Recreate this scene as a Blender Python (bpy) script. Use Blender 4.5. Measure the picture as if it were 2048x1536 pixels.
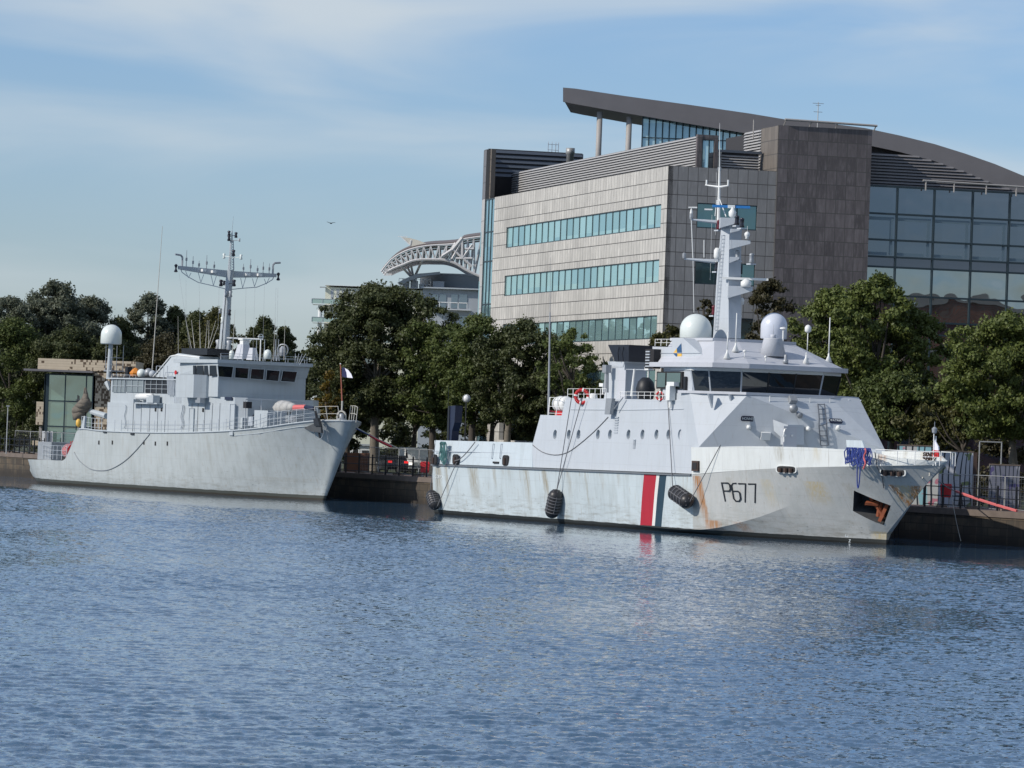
import bpy, bmesh, math, random
import numpy as np
from mathutils import Vector, Matrix
from mathutils.bvhtree import BVHTree
R=math.radians
random.seed(7); np.random.seed(7)
for o in list(bpy.data.objects): bpy.data.objects.remove(o)
SC=bpy.context.scene
COL=SC.collection
# ------------------------------------------------------------------ camera
F=8600.; H=5.76; TH=math.atan(95/8600); RO=R(2.1)
cd=bpy.data.cameras.new('camera'); cam=bpy.data.objects.new('camera',cd); COL.objects.link(cam)
cd.sensor_width=36; cd.lens=36*F/2048; cd.clip_start=1; cd.clip_end=20000
c_,s_=math.cos(RO),math.sin(RO); ct,st=math.cos(TH),math.sin(TH)
ax=Vector((c_,-s_*st,s_*ct)); ay=Vector((-s_,-c_*st,c_*ct)); az=-Vector((0,ct,st))
cam.matrix_world=Matrix(((ax.x,ay.x,az.x,0),(ax.y,ay.y,az.y,0),(ax.z,ay.z,az.z,H),(0,0,0,1)))
SC.camera=cam
# ------------------------------------------------------------------ sky
SUN_AZ=64.; SUN_EL=31.
tosun=Vector((-math.sin(R(SUN_AZ))*math.cos(R(SUN_EL)),-math.cos(R(SUN_AZ))*math.cos(R(SUN_EL)),math.sin(R(SUN_EL))))
W=bpy.data.worlds.new('World'); SC.world=W; W.use_nodes=True
nt=W.node_tree; N=nt.nodes; L=nt.links
for n in list(N): N.remove(n)
out=N.new('ShaderNodeOutputWorld'); bg=N.new('ShaderNodeBackground'); sky=N.new('ShaderNodeTexSky')
sky.sky_type='NISHITA'; sky.sun_disc=False; sky.sun_elevation=R(SUN_EL); sky.sun_rotation=math.atan2(tosun.x,tosun.y)
sky.air_density=1.0; sky.dust_density=0.3; sky.ozone_density=2.5; sky.altitude=0
tc=N.new('ShaderNodeTexCoord')
hs=N.new('ShaderNodeMix'); hs.data_type='RGBA'; hs.blend_type='MULTIPLY'; hs.inputs[0].default_value=1
TINT=hs.inputs[7]
L.new(sky.outputs[0],hs.inputs[6])
mp=N.new('ShaderNodeMapping'); mp.inputs['Scale'].default_value=(9,9,42); mp.inputs['Rotation'].default_value=(0,R(-4),0)
mp.inputs['Location'].default_value=(3.3,0,1.2)
L.new(tc.outputs['Generated'],mp.inputs[0])
nz=N.new('ShaderNodeTexNoise'); nz.inputs['Scale'].default_value=1.0; nz.inputs['Detail'].default_value=5; nz.inputs['Roughness'].default_value=.45
nz.inputs['Distortion'].default_value=.5
L.new(mp.outputs[0],nz.inputs[0])
cr=N.new('ShaderNodeMapRange'); cr.inputs[1].default_value=.36; cr.inputs[2].default_value=.76; cr.interpolation_type='SMOOTHSTEP'
L.new(nz.outputs[0],cr.inputs[0])
sep=N.new('ShaderNodeSeparateXYZ'); L.new(tc.outputs['Generated'],sep.inputs[0])
tr_=N.new('ShaderNodeMapRange'); tr_.inputs[1].default_value=0; tr_.inputs[2].default_value=.22; L.new(sep.outputs[2],tr_.inputs[0])
tm=N.new('ShaderNodeMix'); tm.data_type='RGBA'; tm.inputs[6].default_value=(.72,.83,1.13,1); tm.inputs[7].default_value=(.76,.93,1.2,1); L.new(tr_.outputs[0],tm.inputs[0]); L.new(tm.outputs[2],TINT)
hr=N.new('ShaderNodeMapRange'); hr.inputs[1].default_value=.03; hr.inputs[2].default_value=.10; hr.inputs[3].default_value=.45; hr.inputs[4].default_value=1.0; hr.interpolation_type='SMOOTHSTEP'
L.new(sep.outputs[2],hr.inputs[0])
mm=N.new('ShaderNodeMath'); mm.operation='MULTIPLY'; hz_=N.new('ShaderNodeMapRange'); hz_.inputs[1].default_value=.09; hz_.inputs[2].default_value=.3; hz_.inputs[3].default_value=0; hz_.inputs[4].default_value=.16; L.new(sep.outputs[2],hz_.inputs[0]); ad=N.new('ShaderNodeMath'); ad.operation='ADD'; ad.use_clamp=True; L.new(cr.outputs[0],ad.inputs[0]); L.new(hz_.outputs[0],ad.inputs[1]); L.new(ad.outputs[0],mm.inputs[0]); L.new(hr.outputs[0],mm.inputs[1])
m2=N.new('ShaderNodeMath'); m2.operation='MULTIPLY'; m2.inputs[1].default_value=.8; L.new(mm.outputs[0],m2.inputs[0])
cl=N.new('ShaderNodeMix'); cl.data_type='RGBA'; cl.inputs[7].default_value=(6.3,6.9,7.3,1)
L.new(m2.outputs[0],cl.inputs[0]); L.new(hs.outputs[2],cl.inputs[6]); L.new(cl.outputs[2],bg.inputs[0])
bg.inputs[1].default_value=.10
L.new(bg.outputs[0],out.inputs[0])
# ------------------------------------------------------------------ sun
sd=bpy.data.lights.new('sun','SUN'); sd.energy=3.6; sd.angle=R(.5); sd.color=(1,.93,.84)
so=bpy.data.objects.new('sun',sd); COL.objects.link(so); so.rotation_euler=(-tosun).to_track_quat('-Z','Y').to_euler()
SC.view_settings.view_transform='Standard'; SC.view_settings.look='None'; SC.view_settings.exposure=0; SC.view_settings.gamma=1
SC.view_settings.use_curve_mapping=False
SC.cycles.max_bounces=6; SC.cycles.transparent_max_bounces=8
# ------------------------------------------------------------------ placing by surveyed sight lines
def ray(px,py):
    x=(px-1024)/F; y=-(py-768)/F
    a=x*c_-y*s_; b=x*s_+y*c_
    return (a,ct-b*st,st+b*ct)
def at(px,py,Y):
    r=ray(px,py); t=Y/r[1]; return Vector((r[0]*t,Y,H+r[2]*t))
class Fr:
    """a thing's own frame: x forward, y to its left, z up"""
    def __init__(s,ox,oy,dx,dy):
        l=math.hypot(dx,dy); s.o=(ox,oy); s.a=(dx/l,dy/l); s.b=(-dy/l,dx/l)
    def loc(s,p):
        x=p[0]-s.o[0]; y=p[1]-s.o[1]; return Vector((x*s.a[0]+y*s.a[1],x*s.b[0]+y*s.b[1],p[2]))
    def w(s,p): return Vector((s.o[0]+p[0]*s.a[0]+p[1]*s.b[0],s.o[1]+p[0]*s.a[1]+p[1]*s.b[1],p[2]))
    def dirl(s,d): return Vector((d[0]*s.a[0]+d[1]*s.a[1],d[0]*s.b[0]+d[1]*s.b[1],d[2]))
    def _i(s,px,py,k,c):
        o=s.loc((0,0,H)); q=s.dirl(ray(px,py)); t=(c-o[k])/q[k]; return o+q*t
    def y(s,px,py,c): return s._i(px,py,1,c)
    def x(s,px,py,c): return s._i(px,py,0,c)
    def z(s,px,py,c): return s._i(px,py,2,c)
    def ang(s): return math.atan2(s.a[1],s.a[0])
    def hit(s,px,py,bvh,off=0.):
        o=s.loc((0,0,H)); q=s.dirl(ray(px,py)).normalized()
        p,n,i,d=bvh.ray_cast(o,q)
        if p is None: return None,None
        if n.dot(q)>0: n=-n
        return p+n*off,n
# ------------------------------------------------------------------ materials
def mat(name): 
    m=bpy.data.materials.new(name); m.use_nodes=True
    return m,m.node_tree.nodes,m.node_tree.links,m.node_tree.nodes['Principled BSDF']
def plain(name,col,rough=.5,metal=0.,var=.0,scale=3.,emit=0.,spec=.5):
    m,N,L,b=mat(name); b.inputs['Base Color'].default_value=(*col,1); b.inputs['Roughness'].default_value=rough; b.inputs['Metallic'].default_value=metal
    b.inputs['Specular IOR Level'].default_value=spec
    if emit: b.inputs['Emission Color'].default_value=(*col,1); b.inputs['Emission Strength'].default_value=emit
    if var:
        t=N.new('ShaderNodeTexCoord'); n=N.new('ShaderNodeTexNoise'); n.inputs['Scale'].default_value=scale; n.inputs['Detail'].default_value=5
        L.new(t.outputs['Object'],n.inputs[0]); x=N.new('ShaderNodeMix'); x.data_type='RGBA'
        x.inputs[6].default_value=(*[c*(1-var) for c in col],1); x.inputs[7].default_value=(*[min(1,c*(1+var)) for c in col],1)
        L.new(n.outputs[0],x.inputs[0]); L.new(x.outputs[2],b.inputs['Base Color'])
    return m
class G_:
    """tiny node-graph helper"""
    def __init__(s,m): s.t=m.node_tree; s.N=s.t.nodes; s.L=s.t.links
    def put(s,sock,v):
        if hasattr(v,'is_output'): s.L.new(v,sock)
        else: sock.default_value=v
    def m(s,op,a,b=None,c=None,clamp=False):
        n=s.N.new('ShaderNodeMath'); n.operation=op; n.use_clamp=clamp
        s.put(n.inputs[0],a)
        if b is not None: s.put(n.inputs[1],b)
        if c is not None: s.put(n.inputs[2],c)
        return n.outputs[0]
    def sm(s,v,a,b,lo=0.,hi=1.):
        n=s.N.new('ShaderNodeMapRange'); n.interpolation_type='SMOOTHSTEP'; s.put(n.inputs[0],v); n.inputs[1].default_value=a; n.inputs[2].default_value=b
        n.inputs[3].default_value=lo; n.inputs[4].default_value=hi; return n.outputs[0]
    def noise(s,vec,scale,detail=4,rough=.5,mapscale=None):
        if mapscale:
            q=s.N.new('ShaderNodeMapping'); q.inputs['Scale'].default_value=mapscale; s.L.new(vec,q.inputs[0]); vec=q.outputs[0]
        n=s.N.new('ShaderNodeTexNoise'); n.inputs['Scale'].default_value=scale; n.inputs['Detail'].default_value=detail; n.inputs['Roughness'].default_value=rough
        s.L.new(vec,n.inputs[0]); return n.outputs[0]
    def mix(s,f,a,b,bt='MIX'):
        n=s.N.new('ShaderNodeMix'); n.data_type='RGBA'; n.blend_type=bt; s.put(n.inputs[0],f)
        s.put(n.inputs[6],(*a,1) if isinstance(a,tuple) else a); s.put(n.inputs[7],(*b,1) if isinstance(b,tuple) else b); return n.outputs[2]
    def obj(s):
        n=s.N.new('ShaderNodeTexCoord'); return n.outputs['Object']
    def xyz(s,v):
        n=s.N.new('ShaderNodeSeparateXYZ'); s.L.new(v,n.inputs[0]); return n.outputs
def paint(name,col,dirt=.12,rough=.42,stains=(),stripes=False,boot=None,grime=0.,fwd=None):
    """weathered ship paint; stains = (x,z_top,width,length,strength,rusty,slant)"""
    m,N,L,b=mat(name); g=G_(m); o=g.obj(); X=g.xyz(o)
    n1=g.noise(o,.55,5,.6); n2=g.noise(o,1.,4,.6,(2.2,2.2,.25)); n3=g.noise(o,6.,3,.6)
    d=g.m('MULTIPLY',g.sm(n2,.42,.72),dirt*1.5); d=g.m('ADD',d,g.m('MULTIPLY',g.sm(n1,.35,.7),dirt))
    base=col
    if fwd: base=g.mix(g.sm(X[0],fwd[0]-.02,fwd[0]+.02),col,fwd[1])
    c=g.mix(d,base,tuple(x*.55 for x in (col[0],col[1]*.98,col[2]*.9)))
    c=g.mix(g.m('MULTIPLY',g.sm(n3,.55,.75),.18),c,tuple(min(1,x*1.12) for x in col))
    dr=g.noise(o,1.,3,.55,(7,7,.45)); c=g.mix(g.m('MULTIPLY',g.sm(dr,.60,.72),min(.5,dirt*2.6)),c,(.33,.29,.235))
    sx_=g.m('LESS_THAN',g.m('FRACT',g.m('DIVIDE',X[0],2.35)),.018); sz_=g.m('LESS_THAN',g.m('FRACT',g.m('DIVIDE',X[2],1.32)),.02)
    seam=g.m('MAXIMUM',sx_,sz_); c=g.mix(g.m('MULTIPLY',seam,.16),c,(.2,.21,.22))
    if grime:
        gr=g.noise(o,1.,5,.65,(.7,.7,5)); 
        band=g.m('MULTIPLY',g.sm(X[2],2.2,.3),g.sm(gr,.42,.75)); c=g.mix(g.m('MULTIPLY',band,grime),c,(.19,.17,.13))
        sc=g.noise(o,1.,3,.8,(1.6,1.6,9)); c=g.mix(g.m('MULTIPLY',g.sm(sc,.64,.69),g.m('MULTIPLY',g.sm(X[2],3.0,.9),.7)),c,(.08,.085,.09))
    for (x0,zt,w,ln,stg,rust,sl) in stains:
        xx=g.m('SUBTRACT',X[0],x0); xx=g.m('ADD',xx,g.m('MULTIPLY',g.m('SUBTRACT',X[2],zt),sl))
        wn=g.m('MULTIPLY_ADD',n3,.5*w,-.25*w); xx=g.m('ADD',xx,wn)
        u=g.m('DIVIDE',xx,w); mk=g.m('SUBTRACT',1.,g.m('MULTIPLY',u,u),clamp=True)
        fz=g.m('MULTIPLY',g.sm(X[2],zt+.05,zt-.05),g.sm(X[2],zt-ln,zt-ln*.35))
        fine=g.noise(o,1.,3,.6,(9,9,.6))
        mk=g.m('MULTIPLY',g.m('MULTIPLY',mk,fz),g.m('MULTIPLY',g.sm(fine,.25,.65),stg),clamp=True)
        c=g.mix(mk,c,(.34,.14,.03) if rust==1 else ((.30,.27,.20) if rust==0 else (.45,.36,.18)))
    if stripes:
        xs=g.m('ADD',X[0],g.m('MULTIPLY',g.m('SUBTRACT',3.55,X[2]),.27))
        for (a,e,cc) in ((30.55,32.12,(.42,.010,.028)),(32.12,32.5,(.75,.74,.70)),(32.5,33.38,(.012,.042,.07))):
            k=g.m('MULTIPLY',g.m('GREATER_THAN',xs,a),g.m('LESS_THAN',xs,e)); c=g.mix(g.m('MULTIPLY',k,.97),c,g.mix(g.m('MULTIPLY',d,.6),cc,tuple(q*.6 for q in cc)))
    if boot:
        wv=g.m('MULTIPLY_ADD',g.noise(o,.8,3),.10,-.05)
        c=g.mix(g.m('LESS_THAN',g.m('ADD',X[2],wv),boot[0]),c,boot[1])
        if len(boot)>2: c=g.mix(g.m('LESS_THAN',g.m('ADD',X[2],wv),boot[0]*.38),c,boot[2])
    L.new(c,b.inputs['Base Color']); b.inputs['Roughness'].default_value=rough+.14; b.inputs['Specular IOR Level'].default_value=.3
    bp=N.new('ShaderNodeBump'); bp.inputs['Strength'].default_value=.5; bp.inputs['Distance'].default_value=.045
    L.new(g.noise(o,1.,2,.5,(1.1,1.1,.9)),bp.inputs['Height']); L.new(bp.outputs[0],b.inputs['Normal'])
    return m
def stone(name,col,plane,tw,th,joint=(.08,.075,.07),off=(0,0),streak=.3,pvar=.18,rough=.6,moff=0.):
    m,N,L,b=mat(name); g=G_(m); o=g.obj(); X=g.xyz(o)
    h=X[1] if plane=='x' else X[0]
    u=g.m('DIVIDE',g.m('SUBTRACT',h,off[0]),tw); v=g.m('DIVIDE',g.m('SUBTRACT',X[2],off[1]),th)
    fu=g.m('FRACT',u); fv=g.m('FRACT',v); ju=.022/tw; jv=.03/th
    e=g.m('MAXIMUM',g.m('MAXIMUM',g.m('LESS_THAN',fu,ju),g.m('GREATER_THAN',fu,1-ju)),g.m('MAXIMUM',g.m('LESS_THAN',fv,jv),g.m('GREATER_THAN',fv,1-jv)))
    cx=N.new('ShaderNodeCombineXYZ'); L.new(g.m('FLOOR',u),cx.inputs[0]); L.new(g.m('FLOOR',v),cx.inputs[1])
    wn=N.new('ShaderNodeTexWhiteNoise'); L.new(cx.outputs[0],wn.inputs[0])
    # veined slate: streaks shifted per slab
    va=N.new('ShaderNodeVectorMath'); va.operation='ADD'; vs=N.new('ShaderNodeVectorMath'); vs.operation='SCALE'; vs.inputs[3].default_value=31.
    L.new(wn.outputs[1],vs.inputs[0]); L.new(o,va.inputs[0]); L.new(vs.outputs[0],va.inputs[1])
    st_=g.noise(va.outputs[0],1.,5,.65,(5,5,.9)); bigs=g.noise(o,.09,4,.6)
    dk=tuple(c*(1-pvar) for c in col); lt=tuple(min(1,c*(1+pvar)) for c in col)
    c=g.mix(wn.outputs[0],dk,lt); c=g.mix(g.m('MULTIPLY',g.sm(st_,.45,.75),streak*1.6),c,tuple(min(1,x*1.7+.02) for x in col))
    c=g.mix(g.m('MULTIPLY',g.sm(st_,.5,.25),streak),c,tuple(x*.5 for x in col))
    c=g.mix(g.m('MULTIPLY',g.sm(bigs,.52,.66),.35),c,tuple(x*.6 for x in col))
    c=g.mix(e,c,joint)
    L.new(c,b.inputs['Base Color']); b.inputs['Roughness'].default_value=rough
    return m
def glass(name,tint,refl,dark,wave=.0,rough=.02,wscale=.6):
    m,N,L,b=mat(name); g=G_(m)
    gl=N.new('ShaderNodeBsdfGlossy'); gl.inputs['Color'].default_value=(*tint,1); gl.inputs['Roughness'].default_value=rough
    df=N.new('ShaderNodeBsdfDiffuse'); df.inputs['Color'].default_value=(*dark,1)
    mx=N.new('ShaderNodeMixShader'); mx.inputs[0].default_value=refl
    L.new(df.outputs[0],mx.inputs[1]); L.new(gl.outputs[0],mx.inputs[2]); L.new(mx.outputs[0],N['Material Output'].inputs[0])
    if wave:
        bp=N.new('ShaderNodeBump'); bp.inputs['Strength'].default_value=1; bp.inputs['Distance'].default_value=wave
        L.new(g.noise(g.obj(),wscale,1,.4),bp.inputs['Height']); L.new(bp.outputs[0],gl.inputs['Normal'])
    return m
def leafmat(name,cols):
    m,N,L,b=mat(name); g=G_(m); o=g.obj()
    cx=N.new('ShaderNodeNewGeometry'); 
    c=g.mix(g.sm(g.noise(o,.35,3,.6),.35,.65),cols[0],cols[1])
    c=g.mix(g.m('MULTIPLY',cx.outputs['Random Per Island'],.55),c,cols[2])
    L.new(c,b.inputs['Base Color']); b.inputs['Roughness'].default_value=.55; b.inputs['Specular IOR Level'].default_value=.35
    tr=N.new('ShaderNodeBsdfTranslucent'); L.new(c,tr.inputs[0]); mx=N.new('ShaderNodeMixShader'); mx.inputs[0].default_value=.22
    L.new(b.outputs[0],mx.inputs[1]); L.new(tr.outputs[0],mx.inputs[2]); L.new(mx.outputs[0],N['Material Output'].inputs[0])
    return m
# ------------------------------------------------------------------ mesh helpers
def frame_of(d):
    d=Vector(d).normalized(); u=d.orthogonal().normalized(); return d,u,d.cross(u)
class MB:
    def __init__(s): s.v=[]; s.f=[]; s.m=[]; s.mi=0
    def add(s,vs,fs):
        k=len(s.v); s.v+= [tuple(p) for p in vs]; s.f+=[tuple(i+k for i in f) for f in fs]; s.m+=[s.mi]*len(fs); return s
    def box(s,x0,x1,y0,y1,z0,z1):
        return s.add([(x0,y0,z0),(x1,y0,z0),(x1,y1,z0),(x0,y1,z0),(x0,y0,z1),(x1,y0,z1),(x1,y1,z1),(x0,y1,z1)],
          [(0,3,2,1),(4,5,6,7),(0,1,5,4),(1,2,6,5),(2,3,7,6),(3,0,4,7)])
    def cbox(s,c,sx,sy,sz): return s.box(c[0]-sx/2,c[0]+sx/2,c[1]-sy/2,c[1]+sy/2,c[2]-sz/2,c[2]+sz/2)
    def obox(s,c,u,v,w,a,b,d):
        """oriented box: half extents a,b,d along u,v,w"""
        c,u,v,w=map(Vector,(c,u,v,w)); P=[]
        for k in (-1,1):
            for (i,j) in ((-1,-1),(1,-1),(1,1),(-1,1)): P.append(c+u*a*i+v*b*j+w*d*k)
        return s.add(P,[(0,3,2,1),(4,5,6,7),(0,1,5,4),(1,2,6,5),(2,3,7,6),(3,0,4,7)])
    def prism(s,pts,vec):
        n=len(pts); vec=Vector(vec); P=[Vector(p) for p in pts]; Q=[p+vec for p in P]
        return s.add(P+Q,[tuple(range(n))[::-1],tuple(range(n,2*n))]+[(i,(i+1)%n,(i+1)%n+n,i+n) for i in range(n)])
    def loft2(s,A,B):
        n=len(A); return s.add(list(A)+list(B),[tuple(range(n))[::-1],tuple(range(n,2*n))]+[(i,(i+1)%n,(i+1)%n+n,i+n) for i in range(n)])
    def cone(s,p0,p1,r0,r1,n=8,caps=True):
        d,u,v=frame_of(Vector(p1)-Vector(p0)); P=[]
        for (p,r) in ((p0,r0),(p1,r1)):
            for i in range(n):
                a=2*math.pi*i/n; P.append(Vector(p)+(u*math.cos(a)+v*math.sin(a))*r)
        f=[(i,(i+1)%n,(i+1)%n+n,i+n) for i in range(n)]
        if caps: f+=[tuple(range(n))[::-1],tuple(range(n,2*n))]
        return s.add(P,f)
    def tube(s,pts,r,n=5):
        for a,b in zip(pts[:-1],pts[1:]):
            if (Vector(a)-Vector(b)).length>1e-4: s.cone(a,b,r,r,n)
        return s
    def lathe(s,prof,c,n=20,axis=(0,0,1),u=None):
        """prof = [(r,h)] turned round axis at c"""
        d,uu,vv=frame_of(axis); P=[]
        if tuple(axis)==(0,0,1): uu,vv=Vector((1,0,0)),Vector((0,1,0))
        for (r,h) in prof:
            for i in range(n):
                a=2*math.pi*i/n; P.append(Vector(c)+d*h+(uu*math.cos(a)+vv*math.sin(a))*max(r,1e-4))
        f=[]
        for k in range(len(prof)-1):
            for i in range(n): f.append((k*n+i,k*n+(i+1)%n,(k+1)*n+(i+1)%n,(k+1)*n+i))
        f+=[tuple(range(n))[::-1],tuple(range((len(prof)-1)*n,len(prof)*n))]
        return s.add(P,f)
    def torus(s,c,axis,R0,r,n=20,k=6,a0=0,a1=2*math.pi,u=None):
        d,uu,vv=frame_of(axis)
        if u is not None: uu=Vector(u).normalized(); vv=d.cross(uu)
        pts=[Vector(c)+(uu*math.cos(a0+(a1-a0)*i/n)+vv*math.sin(a0+(a1-a0)*i/n))*R0 for i in range(n+1)]
        return s.tube(pts,r,k)
    def build(s,name,mats,parent=None,smooth=False,loc=None,rotz=None):
        me=bpy.data.meshes.new(name); me.from_pydata(s.v,[],s.f); me.update()
        if not isinstance(mats,(list,tuple)): mats=[mats]
        for q in mats: me.materials.append(q)
        if len(mats)>1: me.polygons.foreach_set('material_index',s.m)
        if smooth: me.polygons.foreach_set('use_smooth',[True]*len(me.polygons))
        o=bpy.data.objects.new(name,me); COL.objects.link(o)
        if parent is not None: o.parent=parent
        if loc is not None: o.location=loc
        if rotz is not None: o.rotation_euler=(0,0,rotz)
        return o
def smooth_angle(o,deg=35):
    me=o.data; bm=bmesh.new(); bm.from_mesh(me)
    for f in bm.faces: f.smooth=True
    for e in bm.edges:
        if len(e.link_faces)!=2 or e.calc_face_angle(0)>R(deg): e.smooth=False
    bm.to_mesh(me); bm.free()
def thing(name,label,cat,loc=(0,0,0),rz=0,group=None):
    o=bpy.data.objects.new(name,None); COL.objects.link(o); o.location=loc; o.rotation_euler=(0,0,rz); o.empty_display_size=.5
    return tag(o,label,cat,group)
def tag(o,label,cat,group=None,kind=None):
    if label: o['label']=label
    if cat: o['category']=cat
    if group: o['group']=group
    if kind: o['kind']=kind
    return o
def bvh_of(o): return BVHTree.FromPolygons([tuple(v.co) for v in o.data.vertices],[tuple(p.vertices) for p in o.data.polygons])
def catmull(P,sub):
    P=[np.array(p,float) for p in P]; out=[]
    for i in range(len(P)-1):
        p0=P[max(i-1,0)]; p1=P[i]; p2=P[i+1]; p3=P[min(i+2,len(P)-1)]
        for k in range(sub):
            t=k/sub; out.append(.5*((2*p1)+(-p0+p2)*t+(2*p0-5*p1+4*p2-p3)*t*t+(-p0+3*p1-3*p2+p3)*t**3))
    out.append(P[-1]); return out
def boolean_cut(o,cut):
    md=o.modifiers.new('b','BOOLEAN'); md.operation='DIFFERENCE'; md.solver='EXACT'; md.object=cut; md.material_mode='TRANSFER'
    bpy.context.view_layer.update()
    dg=bpy.context.evaluated_depsgraph_get(); me=bpy.data.meshes.new_from_object(o.evaluated_get(dg))
    o.modifiers.clear(); old=o.data; o.data=me; bpy.data.objects.remove(cut)
def text_mesh(s,size):
    cu=bpy.data.curves.new('t','FONT'); cu.body=s; cu.size=size; cu.align_x='CENTER'; cu.align_y='CENTER'; cu.extrude=.004
    o=bpy.data.objects.new('t',cu); COL.objects.link(o); bpy.context.view_layer.update()
    me=bpy.data.meshes.new_from_object(o.evaluated_get(bpy.context.evaluated_depsgraph_get()))
    bpy.data.objects.remove(o); return me
def place_mesh(name,me,mt,parent,c,u,v,sx=1):
    """me's XY plane laid on u,v at c"""
    c,u,v=map(Vector,(c,u,v)); w=u.cross(v)
    me.materials.clear(); me.materials.append(mt)
    for q in me.vertices: p=q.co.copy(); q.co=c+u*p.x*sx+v*p.y+w*p.z
    o=bpy.data.objects.new(name,me); COL.objects.link(o); o.parent=parent; return o
def rail(mb,pts,h,n_post,wires=(1.,.5),r=.03,rw=.018,lean=(0,0,0)):
    """posts and wires along a 3D polyline"""
    pts=[Vector(p) for p in pts]; L_=[0]
    for a,b in zip(pts[:-1],pts[1:]): L_.append(L_[-1]+(b-a).length)
    def P(t):
        for i in range(len(pts)-1):
            if t<=L_[i+1]+1e-6: return pts[i].lerp(pts[i+1],(t-L_[i])/max(1e-6,L_[i+1]-L_[i]))
        return pts[-1]
    up=Vector((lean[0],lean[1],1))*h; Q=[P(L_[-1]*i/(n_post-1)) for i in range(n_post)]
    for q in Q: mb.cone(q,q+up,r,r,5)
    for w in wires: mb.tube([q+up*w for q in Q],rw,4)
def sag(a,b,s,n=12):
    a,b=Vector(a),Vector(b); return [a.lerp(b,i/n)-Vector((0,0,s*4*(i/n)*(1-i/n))) for i in range(n+1)]
# ------------------------------------------------------------------ material library
M={}
M['grey']=paint('ship_grey',(.53,.60,.64),.12)
M['grey_fwd']=paint('ship_grey_fwd',(.47,.53,.57),.10)
M['sup']=paint('superstructure_white_grey',(.49,.53,.57),.06)
M['bulw']=paint('bulwark_white',(.66,.69,.68),.12,stains=[(45.5,5.6,.5,1.4,.5,0,0),(48.5,5.6,.4,1.2,.4,2,0),(53,5.4,.35,.9,.7,1,0)])
M['roofp']=paint('roof_lilac_grey',(.50,.52,.56),.05,.45)
M['white']=plain('gloss_white',(.76,.77,.75),.35,var=.04)
M['radome']=plain('radome_white',(.68,.73,.70),.30,var=.03,scale=1)
M['radome_shade']=plain('radome_shaded_white',(.60,.64,.72),.32,var=.03,scale=1)  # white dome greyed to paint the mast's shade on it
M['black']=plain('black_paint',(.012,.014,.018),.5,var=.3)
M['navy']=plain('navy_paint',(.012,.018,.045),.4,var=.3)
M['dark']=plain('dark_recess',(.02,.02,.022),.8)
M['steel']=plain('bare_steel',(.32,.34,.36),.45,.3,var=.15)
M['ladderp']=plain('ladder_grey',(.10,.115,.14),.6); M['gpipe']=plain('grey_pipe',(.42,.46,.50),.5,var=.1)
M['rubber']=plain('fender_rubber',(.022,.021,.022),.42,var=.4,scale=6)
M['rope']=plain('grey_rope',(.16,.16,.17),.9,var=.3,scale=20)
M['ropelt']=plain('pale_rope',(.45,.44,.40),.9,var=.2,scale=20)
M['ropeblue']=plain('blue_rope',(.03,.055,.24),.8,var=.4,scale=20)
M['ropegreen']=plain('green_rope',(.06,.16,.16),.8,var=.3,scale=20)
M['ropered']=plain('red_hose',(.62,.05,.08),.6,var=.2,scale=20)
M['ropepink']=plain('pink_rope',(.62,.15,.15),.7,var=.3,scale=20)
M['red']=plain('red_plastic',(.50,.018,.022),.45,var=.15)
M['orange']=plain('orange_paint',(.62,.22,.03),.5,var=.2)
M['rust']=plain('rusty_orange',(.24,.065,.025),.8,var=.6,scale=4)
M['rustd']=plain('rust_dark',(.06,.038,.03),.85,var=.5,scale=5)
M['canvas']=plain('canvas_grey',(.42,.42,.41),.9,var=.2,scale=6)
M['tarp']=plain('khaki_tarp',(.16,.14,.115),.9,var=.3,scale=3)
M['blue']=plain('blue_plastic',(.03,.19,.50),.4,var=.1)
M['win']=glass('wheelhouse_glass',(.75,.8,.85),.09,(.008,.010,.013),.01)
M['winside']=glass('side_glass',(.7,.85,.85),.42,(.03,.06,.07),.01)
M['lens']=plain('dark_lens',(.02,.02,.03),.15)
M['redlens']=plain('red_lens',(.12,.01,.02),.25)
M['flagblue']=plain('flag_blue',(.012,.016,.07),.8)
M['flagwhite']=plain('flag_white',(.72,.72,.80),.8)
M['yellow']=plain('yellow_paint',(.75,.45,.08),.5,var=.1)
M['mblue']=plain('marker_blue',(.03,.09,.20),.5,var=.1)
M['ltgrey']=plain('pale_marking',(.70,.74,.74),.6)
# the two ships' frames, the office block's and the quay's
A=Fr(-1.2,293.7,.459,-.889)
B=Fr(-39.7,369.7,.52,-.854)
Gp=at(1345,330,325)
G=Fr(Gp.x-.3,325,.969,.245)
Q=Fr(0,314.2,.47,-.883)
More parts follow.
